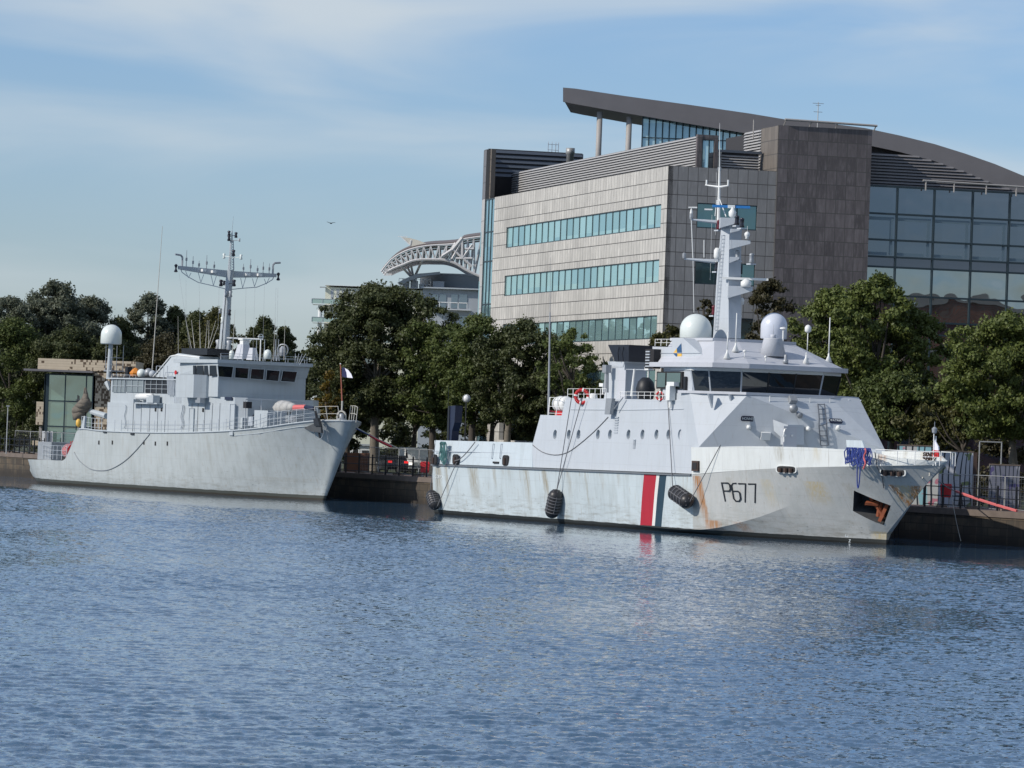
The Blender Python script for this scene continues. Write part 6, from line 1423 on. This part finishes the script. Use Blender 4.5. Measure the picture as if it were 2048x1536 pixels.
# wing roof
wt_=[(764,541),(775,527),(790,512),(812,500),(835,493),(862,489),(895,487),(918,484),(926,477),(948,473),(975,470)]
wb_=[(778,544),(790,538),(808,531),(825,524),(845,521),(870,521),(890,522),(912,529),(930,540),(948,549),(975,560)]
def cat2(P,n=4): return [tuple(q) for q in catmull(P,n)]
WT=cat2(wt_); WB=cat2(wb_)
t=MB()
for a,b in zip(WT[:-1],WT[1:]):
    q=[hp(a[0],a[1]),hp(b[0],b[1]),hp(b[0],b[1]+3),hp(a[0],a[1]+3)]; t.loft2([p+Vector((0,-4,0)) for p in q],[p+Vector((0,14,1.2)) for p in q])
M['wingr']=plain('wing_roof_sheet',(.16,.13,.12),.6,var=.3,scale=.6)
t.build('wing_roof',M['wingr'],HT)
M['truss']=plain('truss_steel',(.58,.57,.57),.5)
for dd in (-4,4,12):
    t=MB(); T_2=[hp(a,b+4)+Vector((0,dd,0)) for a,b in WT]; B_2=[hp(a,b)+Vector((0,dd,0)) for a,b in WB]
    t.tube(T_2,.16,5); t.tube(B_2,.22,6); n=len(B_2)
    for i in range(0,n-1,2): t.cone(T_2[i],B_2[i],.13,.13,4); t.cone(B_2[i],T_2[min(i+2,n-1)],.13,.13,4)
    t.build('truss',M['truss'],HT)
b0=hp(826,577)
for (px,py,dd) in ((803,534,-4),(812,530,8),(822,527,-2),(845,523,-4),(838,524,10)):
    t=MB(); t.cone(Vector((b0.x,2,b0.z+1.6)),hp(px,py)+Vector((0,dd,0)),.22,.18,6); t.build('roof_strut',M['truss'],HT)
t=MB(); t.cone((b0.x,2,b0.z-2),(b0.x,2,b0.z+1.8),.5,.5,10); t.build('strut_base',M['hwhite'],HT)
t=MB(); pts=[hp(*q) for q in ((803,474),(820,476),(838,481),(855,488),(874,491),(850,493),(836,494),(822,492),(816,484))]; t.prism(pts,(0,3.,0)); t.build('roof_tail_fin',plain('tail_cream',(.62,.60,.52),.6),HT)
t=MB(); t.tube([hp(803,474),hp(820,490),hp(822,480)],.12,4); t.cone(hp(796,473),hp(815,473),.06,.06,4); t.build('tail_strut',M['hwhite'],HT)
t=MB(); pts=[hp(*q)+Vector((0,-4.5,0)) for q in ((885,515),(905,502),(925,478))]; t.tube(pts,.3,6)
for a,b in (((905,502),(912,488)),((905,520),(926,482)),((925,480),(925,520)),((925,520),(945,492)),((905,500),(945,535)),((912,519),(945,519)),((930,500),(948,500))): t.cone(hp(*a)+Vector((0,-4.5,0)),hp(*b)+Vector((0,-4.5,0)),.2,.2,5)
t.build('end_frame',M['truss'],HT)
# ================================================================== stone and glass pavilion
PY=402.; pb0=at(150,895,PY); PV=thing('pavilion','low pale stone pavilion with a tall green glass bay','building',(pb0.x,pb0.y,0))
def pp(px,py,dy=0.): return at(px,py,PY+dy)-Vector((pb0.x,pb0.y,0))
m,N_,L_,b=mat('pavilion_stone'); g=G_(m); o_=g.obj(); X_=g.xyz(o_)
u=g.m('DIVIDE',X_[0],.14); v=g.m('DIVIDE',X_[2],.24); cx=N_.new('ShaderNodeCombineXYZ'); L_.new(g.m('FLOOR',u),cx.inputs[0]); L_.new(g.m('FLOOR',v),cx.inputs[1]); wn=N_.new('ShaderNodeTexWhiteNoise'); L_.new(cx.outputs[0],wn.inputs[0])
zone=g.m('ADD',wn.outputs[0],g.m('MULTIPLY',g.m('SUBTRACT',g.noise(o_,.28,2),.5),1.3)); zone=g.m('ADD',zone,g.m('MULTIPLY',g.sm(X_[0],-1.,3.),.28))
c=g.mix(g.noise(o_,3.,3),(.50,.42,.31),(.62,.53,.40)); c=g.mix(g.sm(zone,.86,.92),c,(.12,.085,.055)); c=g.mix(g.m('GREATER_THAN',g.m('FRACT',v),.93),c,(.30,.24,.17)); L_.new(c,b.inputs['Base Color']); b.inputs['Roughness'].default_value=.8
M['pstone']=m
M['pglass']=glass('pavilion_glass',(.75,.9,.82),.36,(.12,.20,.17),.012,.02,.5)
def pbox(x0,y0,x1,y1,d0,d1,name,mt,par=PV):
    a=pp(x0,y0); b=pp(x1,y1); t=MB(); t.box(a.x,b.x,d0,d1,b.z,a.z); return t.build(name,M[mt],par)
pbox(75,716,270,745,.5,9,'parapet','pstone'); pbox(186,745,270,905,.3,9,'stone_wall','pstone'); pbox(92,745,186,905,6,9,'rear_wall','conc')
pbox(72,803,88,850,.4,3,'stone_pier','pstone'); pbox(52,737.5,189,746.5,-2,4,'canopy','zinc')
pbox(89,748,92.5,905,.2,6,'glass_bay_side','frame'); gb=pbox(92.5,748,185,905,.3,.4,'glass_bay','pglass')
t=MB()
for px in (91,131,173,186): a=pp(px,748); b=pp(px,905); t.box(a.x-.05,a.x+.05,.2,.298,b.z,a.z)
for py in (748,801,852): a=pp(91,py); b=pp(186,py); t.box(a.x,b.x,.21,.297,a.z-.06,a.z+.06)
t.build('frame',M['frame'],gb)
pbox(76,852,80,882,1,1.5,'thin_column','conc'); pbox(66,881,83,891,-.5,2,'planter','pstone'); pbox(88,862,108,890,-1.5,-1.2,'white_door_screen','hwhite')
for (px) in (94,101): pbox(px,862,px+1.5,888,-1.6,-1.52,'dark_slit','frame')
p=pp(256,741,0); t=MB(); t.box(p.x-.3,p.x+.25,1,2,p.z-.5,p.z+.6); t.build('chimney_vent',M['black'],PV)
# low stone bits and a sign at the far left quay
# ================================================================== trees
LM={'dark':leafmat('leaf_dark',((.032,.046,.016),(.06,.074,.024),(.10,.11,.04))),
 'grey':leafmat('leaf_grey_green',((.055,.07,.042),(.09,.105,.065),(.22,.24,.18))),
 'green':leafmat('leaf_green',((.065,.09,.020),(.105,.135,.030),(.17,.20,.055))),
 'mid':leafmat('leaf_mid_green',((.050,.075,.018),(.085,.11,.028),(.13,.155,.045))),
 'brown':leafmat('leaf_brownish',((.030,.032,.016),(.055,.050,.022),(.085,.072,.03))),
 'olive':leafmat('leaf_olive',((.045,.052,.016),(.075,.078,.022),(.12,.11,.035))),
 'amber':leafmat('leaf_amber',((.09,.075,.012),(.15,.11,.015),(.20,.12,.02)))}
M['bark']=plain('bark',(.17,.15,.12),.9,var=.35,scale=3); M['barkd']=plain('bark_dark',(.07,.06,.05),.9,var=.35,scale=3)
def leaf_cloud(cs,rs,per,size,rng,flat=.8):
    """cs,rs blob centres and radii -> one mesh of leaf sized quads"""
    P=[];D=[]
    for c,r in zip(cs,rs):
        n=int(per*(r**1.8))+30; d=rng.normal(size=(n,3)); d/=np.linalg.norm(d,axis=1)[:,None]
        d[:,2]*=np.where(d[:,2]<0,.75,1.); k=np.clip(np.abs(rng.normal(.72,.30,(n,1))),.05,1.5)
        P.append(c+d*r*k*np.array([1,1,flat])); D.append(d)
    P=np.concatenate(P);D=np.concatenate(D); n=len(P)
    nr=D+rng.normal(size=(n,3))*.7; nr/=np.linalg.norm(nr,axis=1)[:,None]
    a=np.cross(nr,rng.normal(size=(n,3))); a/=np.linalg.norm(a,axis=1)[:,None]; b=np.cross(nr,a)
    s=size*rng.uniform(.55,1.25,(n,1)); w=s*rng.uniform(.45,.8,(n,1))
    V=np.empty((n,4,3)); V[:,0]=P-a*s; V[:,1]=P+b*w; V[:,2]=P+a*s; V[:,3]=P-b*w
    return V.reshape(-1,3),n
def leaf_mesh(name,V,n,mt,parent):
    me=bpy.data.meshes.new(name); me.vertices.add(4*n); me.vertices.foreach_set('co',V.ravel())
    me.loops.add(4*n); me.loops.foreach_set('vertex_index',np.arange(4*n)); me.polygons.add(n)
    me.polygons.foreach_set('loop_start',np.arange(n)*4); me.polygons.foreach_set('loop_total',np.full(n,4)); me.update(calc_edges=True)
    me.materials.append(mt); o=bpy.data.objects.new(name,me); COL.objects.link(o); o.parent=parent; return o
def tree(label,px,ptop,pw,pbot,Y,kind,seed,trunk=None,dens=1.,bark='barkd',size=.125,dome=1.,name='broadleaf_tree',cat='tree',group='trees behind the quay',nb=170,br=(.12,.24),lean=0.,limbs=7):
    rng=np.random.default_rng(seed); base=at(px if trunk is None else trunk,(ptop+pbot)/2,Y); gx=base.x; root=Vector((gx,Y,GZ-.05))
    t=thing(name,label,cat,tuple(root),0,group)
    zt=at(px,ptop,Y).z-root.z; zb=at(px,pbot,Y).z-root.z; zb=max(zb,.4); cx=at(px,ptop,Y).x; cxm=at(px,(ptop+pbot)/2,Y).x-gx
    R0=pw/2/F*Y; hz=(zt-zb)/2; cz=(zt+zb)/2
    cs=[];rs=[]
    ph=rng.uniform(0,6.28,6)
    while len(cs)<nb:
        h=rng.uniform(-1,1); th=rng.uniform(0,6.28)
        lim=(1-abs(h)**2.4)**.55 if h>0 else 1-.42*abs(h)**1.6
        lim*=1+.10*math.sin(2*th+ph[0])+.10*math.sin(5*h+3*th+ph[1])+.08*math.sin(9*h+ph[2])
        k=rng.uniform(.02,1.)**.5; r=rng.uniform(*br)*max(R0,hz*.6)*1.05
        if k>.85 and rng.uniform()<.5: r*=.6; k*=1.04
        rr=max(R0*lim-r*.6,.1)*k
        cs.append(np.array([cxm+rr*math.cos(th),rr*math.sin(th)*.85,cz+h*(hz-r*.5)])); rs.append(r)
    V,n=leaf_cloud(cs,rs,620*dens,size,rng); leaf_mesh('crown',V,n,LM[kind],t)
    tb=MB(); top=Vector((cxm*.6,0,cz-.1*hz)); r0=max(.16,.028*zt); mid_=Vector((cxm*.15+rng.uniform(-.2,.2),0,max(zb*.8,cz*.45)))
    tb.cone((0,0,-.3),(0,0,.5),r0*1.35,r0,8,False); tb.cone((0,0,.5),mid_,r0,r0*.72,8,False); tb.cone(mid_,top,r0*.72,r0*.3,7,False)
    idx=rng.permutation(len(cs))[:limbs*2]
    for i in idx:
        c=Vector(cs[i]); s=mid_.lerp(top,rng.uniform(0,.8)); m_=s.lerp(c,.5)+Vector((0,0,-.1*(c-s).length)); q=r0*rng.uniform(.25,.45)
        tb.cone(s,m_,q,q*.65,5,False); tb.cone(m_,c,q*.65,q*.2,5,False)
    tb.build('trunk',M[bark],t,True); return t
T=tree
T('tall grey green poplar at the far left edge of the photo',18,592,134,800,432,'grey',1)
T('tallest grey green poplar above the pavilion left end',103,562,168,800,436,'grey',2,size=.14)
T('grey green poplar above the pavilion roof centre',178,590,123,800,440,'grey',3)
T('lower dark tree above the radome',236,636,89,800,440,'dark',4)
T('rounded tall dark tree right of the radome',297,585,125,800,444,'grey',5)
T('dark tree touching the tall thin aerial',346,612,78,800,446,'dark',6)
T('dark tree behind the left end of the yard wires',392,622,94,800,440,'dark',7)
T('brownish tree just left of the minehunter mast',430,617,85,800,436,'olive',8)
T('loose dark tree right of the minehunter mast',525,634,78,800,440,'dark',9)
T('thin topped dark tree above the bridge roof right end',566,655,73,800,442,'dark',10)
T('small low tree filling the sky gap before the hotel',606,700,49,800,446,'dark',11)
T('broad dark green tree left of the pavilion glass',22,640,190,890,426,'mid',12,nb=121)
T('dark green tree directly behind the pavilion parapet',130,652,168,800,424,'dark',13,nb=114)
T('dark tree behind the radome pole',225,668,145,800,424,'dark',14,nb=95)
T('wide brown dark conifer left of the grey funnel',330,668,168,840,420,'brown',15,nb=114)
T('olive tree behind the funnel and mast foot',430,655,168,820,418,'olive',16,nb=114)
T('dark tree behind the minehunter bridge',530,668,156,840,418,'dark',17,nb=95)
T('low dark tree behind the jackstaff',628,742,112,895,372,'dark',18,nb=87)
T('large dark tree with pale forked trunk between the two ships',762,566,293,836,356,'dark',19,trunk=757,bark='bark',nb=247,br=(.08,.17),size=.13,limbs=11)
T('small tree with amber leaves beside the bow staff',652,735,73,842,352,'amber',20,dens=.6,nb=30)
T('dark tree left of the big forked tree',672,640,100,850,360,'dark',21,nb=83)
T('mid green tree right of the big forked tree',872,632,168,862,352,'mid',22,nb=125)
T('tall green tree before the drum end of the office block',950,628,168,850,348,'mid',23,nb=125)
T('dark wide tree over the white kiosk',1045,640,212,852,343,'dark',24,trunk=1020,bark='bark',nb=171,br=(.09,.19))
T('open tree with twigs over the band window',1143,658,132,800,337,'mid',25,dens=.75,nb=76,br=(.10,.2))
T('dark tree behind the patrol boat whip aerial',1120,735,168,850,341,'dark',26,nb=76)
T('small brown green shrub tree behind the white radome',1340,652,96,730,318,'olive',27,dens=.8,nb=49)
T('thin brown tree behind the mast foot',1410,598,51,680,318,'brown',28,dens=.6,nb=30)
T('dark brown tree right of the patrol boat mast',1540,556,123,760,314,'brown',29,nb=83)
T('bright green tree at the foot of the dark stair tower',1668,575,179,800,304,'green',30,nb=133,size=.13)
T('tallest bright green tree below the curtain wall',1752,550,212,830,300,'green',31,nb=171,br=(.09,.19),size=.13)
T('green tree right of the wheelhouse roof',1832,622,168,850,302,'green',32,nb=114,size=.13)
T('darker green tree above the bow rail',1790,740,179,880,296,'mid',33,nb=114)
T('large yellow green tree at the right edge of the photo',2010,628,280,880,283,'green',34,trunk=2040,bark='bark',nb=209,br=(.09,.19),size=.13)
T('yellow green bush tree left of the right edge tree',1925,745,134,880,288,'olive',35,nb=83)
back_=['behind the pavilion left of the glass','above the pavilion canopy','behind the radome platform','left of the tall thin aerial','behind the grey funnel top','behind the minehunter mast foot','behind the bridge windows','behind the minehunter bow staff']
for k,(x,y) in enumerate(((5,668),(85,672),(160,660),(250,690),(320,676),(395,682),(470,690),(560,712))): T('dense dark filler tree in the back row '+back_[k],x,y,150,880,447,'dark' if k%2 else 'brown',70+k,nb=100)
T('dark shaded tree left of the forked trunk',700,700,140,880,362,'dark',80,nb=90)
T('dark shaded tree right of the forked trunk',830,720,130,850,362,'dark',81,nb=80)
T('dark shaded tree behind the crane post',905,715,130,846,356,'mid',82,nb=80)
T('dark shaded tree behind the white kiosk',985,720,140,842,366,'dark',83,nb=80)
T('dark shaded tree behind the raft canister',1075,720,150,880,346,'dark',84,nb=100)
T('dark shaded tree left of the funnel',1160,745,110,860,340,'dark',85,nb=70)
T('shaded tree under the tall bright green tree',1700,740,200,890,306,'mid',86,nb=110)
T('shaded tree behind the bow staff',1880,770,140,890,298,'mid',87,nb=90)
def hedge(label,x0,x1,ptop,Y,kind,seed,depth=2.,name='hedge'):
    rng=np.random.default_rng(seed); a=at(x0,ptop,Y); b=at(x1,ptop,Y); zt=a.z-GZ; t=thing(name,label,'hedge',((a.x+b.x)/2,Y,GZ-.05),0,'dense hedges behind the quay')
    w=(b.x-a.x)/2; cs=[];rs=[]; n=int(w*2*max(1.5,zt)*.95)
    for i in range(n): cs.append(np.array([rng.uniform(-w,w),rng.uniform(-depth/2,depth/2),rng.uniform(.3,zt-.5)])); rs.append(rng.uniform(.5,.9))
    V,k=leaf_cloud(cs,rs,420,.15,rng); leaf_mesh('foliage',V,k,LM[kind],t)
    m_=MB()
    for i in range(max(2,int(w*1.2))): x=rng.uniform(-w,w); m_.cone((x,0,-.2),(x+rng.uniform(-.4,.4),0,zt*.7),.06,.02,5)
    m_.build('stems',M['barkd'],t)
hedge('tangled brown green hedge behind the bow railing',1770,1960,800,291,'olive',50)
hedge('dark hedge right of the graffiti panels',1950,2060,870,287,'brown',51)
hedge('dark hedge behind the minehunter deck and pavilion',215,640,790,398,'dark',52)
hedge('tall dark hedge across the gap between the two ships',635,860,785,374,'dark',55)
hedge('dark hedge behind the white marquee and kiosk',860,1090,792,378,'dark',56)
hedge('dark hedge under the trees at the far left',-30,85,812,418,'dark',53)
hedge('dark hedge between the forked tree trunk and the patrol boat',790,860,846,366,'dark',54)
# ================================================================== quayside bits
def gpt(px,py,Y):
    p=at(px,py,Y); return Vector((p.x,Y,GZ))
o=thing('white_marquee','white pitched marquee behind the patrol boat stern','marquee',tuple(gpt(905,880,368)))
k_=368/F
t=MB(); t.prism([(-62*k_,0,0),(95*k_,0,0),(95*k_,0,26*k_),(60*k_,0,32*k_),(-20*k_,0,32*k_),(-62*k_,0,4*k_)],(0,5,0)); t.build('canvas',M['hwhite'],o)
t=MB(); t.box(10*k_,12*k_,-.02,0,0,24*k_); t.box(56*k_,58*k_,-.02,0,0,24*k_); t.build('seam',M['hgrey'],o)
o=thing('kiosk','white box kiosk with dark posts among the tree trunks','kiosk',tuple(gpt(1010,880,364)))
t=MB(); t.box(-42*k_,50*k_,0,4,0,50*k_); t.build('wall',M['hwhite'],o)
t=MB(); t.box(-44*k_,52*k_,-.3,4.2,50*k_,54*k_); t.build('roof',M['hgrey'],o)
for x in (-20,-4,18,36): 
    t=MB(); t.box(x*k_,(x+5)*k_,-.5,-.3,0,50*k_); t.build('post',M['black'],o)
o=thing('kiosk','small white cabin behind the minehunter bow and tree trunk','cabin',tuple(gpt(718,880,384)))
t=MB(); t.box(-.8,1.3,0,2,0,2.0); t.build('wall',M['hwhite'],o); t=MB(); t.box(-.9,1.4,-.2,2.2,2.0,2.15); t.build('roof',M['hgrey'],o); t=MB(); t.box(-.5,-.1,-.03,0,.2,1.7); t.box(.3,.9,-.03,0,.8,1.6); t.build('window',M['dark'],o)
o=thing('hoarding','low brown boarding seen between the railings by the minehunter bow','hoarding',tuple(gpt(715,915,352)))
t=MB(); t.box(-1.1,.95,0,.1,0,1.55); t.build('board',plain('brown_board',(.17,.075,.04),.8,var=.3),o); t=MB(); t.box(-1.1,-1.,-.06,0,0,1.6); t.box(.9,1.,-.06,0,0,1.6); t.build('post',M['barkd'],o)
def vehicle(label,px,Y,rz,van,bodymt,rear=True):
    o=thing('parked_van' if van else 'parked_car',label,'van' if van else 'car',tuple(gpt(px,910,Y)),rz)
    if van: prof=[(-2.4,.35),(2.3,.35),(2.45,.9),(2.1,1.15),(1.55,1.95),(1.3,2.1),(-2.35,2.1),(-2.4,1.8)]
    else: prof=[(-2.1,.3),(2.1,.3),(2.2,.6),(2.0,.85),(1.1,.95),(.45,1.42),(-1.0,1.46),(-1.75,1.05),(-2.15,.98),(-2.2,.6)]
    t=MB(); t.loft2([(x,-.86,z) for x,z in prof],[(x,.86,z) for x,z in prof]); b_=t.build('body',bodymt,o)
    t=MB()
    if van: t.prism([(2.06,-.87,1.2),(1.6,-.87,1.85),(.9,-.87,1.85),(.9,-.87,1.2)],(0,1.74,0)); t.box(-2.42,-2.38,-.7,.7,1.25,1.9)
    else: t.prism([(1.0,-.87,.98),(.42,-.87,1.36),(-.95,-.87,1.38),(-1.6,-.87,1.05)],(0,1.74,0)); t.obox((-1.42,0,1.24),(0,1,0),(.85,0,.5),(-.5,0,.85),.65,.38,.03)
    t.build('window',M['mhwin'],o)
    for x in (-1.35,1.4):
        for y in (-.87,.70): 
            t=MB(); t.cone((x,y,.32),(x,y+.17,.32),.32,.32,14); w_=t.build('wheel',M['rubber'],o); t=MB(); yy=y-.01 if y<0 else y+.18; t.cone((x,yy,.32),(x,yy+.005,.32),.17,.17,10); t.build('rim',M['steel'],w_)
    for y in (-.68,.68):
        t=MB(); t.box(-2.46 if van else -2.24,-2.36 if van else -2.12,y-.16,y+.16,.85 if not van else .9,1.02 if not van else 1.3); t.build('tail_lamp',TAIL if not van else M['red'],o)
        t=MB(); t.box(2.3 if van else 2.12,2.44 if van else 2.24,y-.15,y+.15,.68,.85); t.build('headlight',HEADL if van else M['hwhite'],o)
TAIL=plain('lit_tail_lamp',(1,.03,.03),.4,emit=.7); HEADL=plain('lit_headlight',(1,.95,.85),.4,emit=2.)
vehicle('dark parked car with lit red tail lamps behind the mesh fence',785,353,math.pi/2+.25,False,plain('car_paint_dark',(.02,.022,.03),.25))
vehicle('white van with headlights on behind the railings',828,362,-math.pi/2+.2,True,M['hwhite'])
def buoybox(px,py,label):
    p=Q.y(px,py,.8); o=thing('lifebuoy_box',label,'lifebuoy box',tuple(Q.w((p.x,.8,GZ))),Q.ang()+.9,'red lifebuoy boxes on the quay'); h=p.z-GZ
    t=MB(); t.loft2([(-.3,-.1,h-.42),(.3,-.1,h-.42),(.3,.12,h-.42),(-.3,.12,h-.42)],[(-.36,-.1,h+.3),(.36,-.1,h+.3),(.36,.12,h+.3),(-.36,.12,h+.3)]); t.add([(-.36,-.1,h+.3),(.36,-.1,h+.3),(.3,-.08,h+.42),(-.3,-.08,h+.42),(-.36,.12,h+.3),(.36,.12,h+.3),(.3,.1,h+.42),(-.3,.1,h+.42)],[(0,1,2,3),(3,2,6,7),(4,7,6,5),(1,5,6,2),(0,3,7,4)]); t.build('housing',M['red'],o)
    for x in (-.2,.2): t=MB(); t.box(x-.04,x+.04,.0,.08,0,h-.4); t.build('post',M['galv'],o)
buoybox(850,934,'bright red lifebuoy box at the patrol boat stern'); buoybox(1892,981,'dark red lifebuoy box right of the patrol boat bow')
p=Q.y(672,930,1.); o=thing('service_pillar','black quayside service pillar with round pale plate','pillar',tuple(Q.w((p.x,1.,GZ))),Q.ang()+.9)
t=MB(); t.box(-.35,.35,-.3,.3,0,1.75); t.box(-.4,.4,-.35,.35,1.75,1.85); t.build('cabinet',M['black'],o); t=MB(); t.cone((.5,-.36,1.5),(.5,-.33,1.5),.14,.14,16); t.cone((.5,-.33,0),(.5,-.33,1.5),.03,.03,5); t.build('round_plate',M['ropelt'],o)
def lamp(px,pglobe,Y,label):
    p=at(px,pglobe,Y); o=thing('street_lamp',label,'street lamp',(p.x,Y,GZ),0,'globe lamps behind the quay'); h=p.z-GZ
    t=MB(); t.cone((0,0,0),(0,0,h-.3),.07,.05,8); t.build('pole',M['black'],o)
    t=MB(); t.lathe([(.3*math.cos(a),h+.3*math.sin(a)) for a in np.linspace(-1.5,1.5,10)],(0,0,0),16); t.build('globe',M['white'],o,True)
    t=MB()
    for k in range(7): a=-.6+.3*k; t.torus((0,0,h),(math.sin(a),math.cos(a),0),.315,.02,14,4)
    t.build('cage',M['steel'],o)
lamp(933,797,338,'white caged globe lamp before the dark tree foliage')
p=at(16,812,398); t=MB(); o=thing('lamp_post','thin grey post rising over the far left fence','post',(p.x,398,GZ)); t.cone((0,0,0),(0,0,p.z-GZ),.07,.05,6); t.build('pole',M['galv'],o); t=MB(); t.cbox((0,0,p.z-GZ),.3,.2,.12); t.build('head',M['galv'],o)
# graffiti walls
def graff(name,cols,sc,seed,dist=7.):
    m,N,L,b=mat(name); g=G_(m); o=g.obj(); q=N.new('ShaderNodeMapping'); q.inputs['Location'].default_value=(seed,seed*.3,0); q.inputs['Scale'].default_value=(1.,1.,.42); L.new(o,q.inputs[0])
    w=N.new('ShaderNodeTexWave'); w.wave_type='BANDS'; w.bands_direction='X'; w.inputs['Scale'].default_value=sc; w.inputs['Distortion'].default_value=dist; w.inputs['Detail'].default_value=2; w.inputs['Detail Scale'].default_value=.55; L.new(q.outputs[0],w.inputs[0])
    n=g.noise(q.outputs[0],.9,1); c=g.mix(g.sm(n,.45,.5),cols[0],cols[1]); c=g.mix(g.sm(g.noise(o,1.7,1),.60,.63),c,cols[2]); c=g.mix(g.sm(w.outputs[0],.16,.10),c,(.02,.03,.045)); L.new(c,b.inputs['Base Color']); b.inputs['Roughness'].default_value=.7; return m
def gwall(label,x0,x1,ptop,pbot,Y,mt,name='graffiti_wall'):
    a=at(x0,ptop,Y); b=at(x1,ptop,Y); h=a.z-GZ; o=thing(name,label,'wall',((a.x+b.x)/2,Y,GZ),.0,'graffiti covered walls right of the bow'); w=(b.x-a.x)/2
    t=MB(); t.box(-w,w,0,.3,0,h); t.build('wall',mt,o); t=MB(); t.box(-w-.03,w+.03,-.03,.33,h,h+.08); t.build('coping',M['cope'],o)
gwall('tall pale wall covered in black outlined graffiti letters',1880,1947,903,970,272,graff('graffiti_pale',((.42,.46,.54),(.50,.52,.56),(.22,.27,.12)),.75,3.,16.))
gwall('low wall with cyan and pink graffiti behind the bow railing',1796,1879,891,930,278,graff('graffiti_cyan',((.30,.55,.62),(.55,.56,.55),(.55,.22,.28)),.7,8.,10.))
gwall('dark graffiti cabinet with pale scribbles near the right edge',1980,2040,930,985,270,graff('graffiti_dark',((.16,.17,.22),(.40,.41,.45),(.09,.08,.20)),1.0,5.,13.))
p=Q.y(1942,985,5.); o=thing('bench','slatted blue grey picnic bench on the grass','bench',tuple(Q.w((p.x,5.,GZ))),.15)
t=MB()
for k in range(4): t.box(-.9,.9,-.35+.18*k,-.2+.18*k,.74,.79)
t.build('table_top',plain('bench_paint',(.06,.08,.13),.7),o)
for y in (-.75,.6):
    t=MB(); t.box(-.9,.9,y,y+.24,.43,.48); t.build('seat',M['lback'],o)
for x in (-.65,.65): 
    for s in (-1,1): t=MB(); t.cone((x,s*.62,0),(x,s*.12,.74),.045,.045,4); t.build('leg',M['lback'],o)
o=thing('goal_frame','thin grey metal frame standing behind the graffiti walls','frame',tuple(gpt(1978,985,279)))
t=MB(); w=22*279/F; h=at(1978,884,279).z-GZ; t.tube([(-w,0,0),(-w,0,h),(w,0,h),(w,0,0)],.045,6); t.build('posts',M['galv'],o)
o=thing('information_board','slim rust coloured post beside the right edge tree','post',tuple(gpt(1949,960,268)))
t=MB(); h=at(1949,905,268).z-GZ; t.box(-.12,.12,-.1,.1,0,h); t.build('post',M['rustd'],o)
# bird
bp_=at(662,446,430); o=thing('bird','dark gull gliding in the sky left of the winged roof','bird',tuple(bp_)); o.rotation_euler=(0,R(-4),0)
m_=MB()
def secs(P):
    rr=[[Vector((x,y+ry*math.cos(2*math.pi*i/8),z+rz_*math.sin(2*math.pi*i/8))) for i in range(8)] for x,y,z,ry,rz_ in P]
    for a,b in zip(rr[:-1],rr[1:]): m_.loft2(a,b)
secs([(-.42,-.05,.12,.03,.01),(-.36,0,.12,.06,.02),(-.2,.02,.05,.09,.025),(-.06,.02,-.02,.12,.045),(.0,.02,-.03,.16,.07),(.06,.02,-.02,.12,.045),(.2,.02,.03,.09,.025),(.36,0,.035,.06,.02),(.46,-.05,.02,.03,.01)])
m_.lathe([(.01,-.3),(.05,-.2),(.07,-.05),(.06,.12),(.015,.26)],(0,0,-.03),8,axis=(.25,1,-.05))
m_.build('body',plain('bird_dark',(.03,.035,.045),.8),o,True)
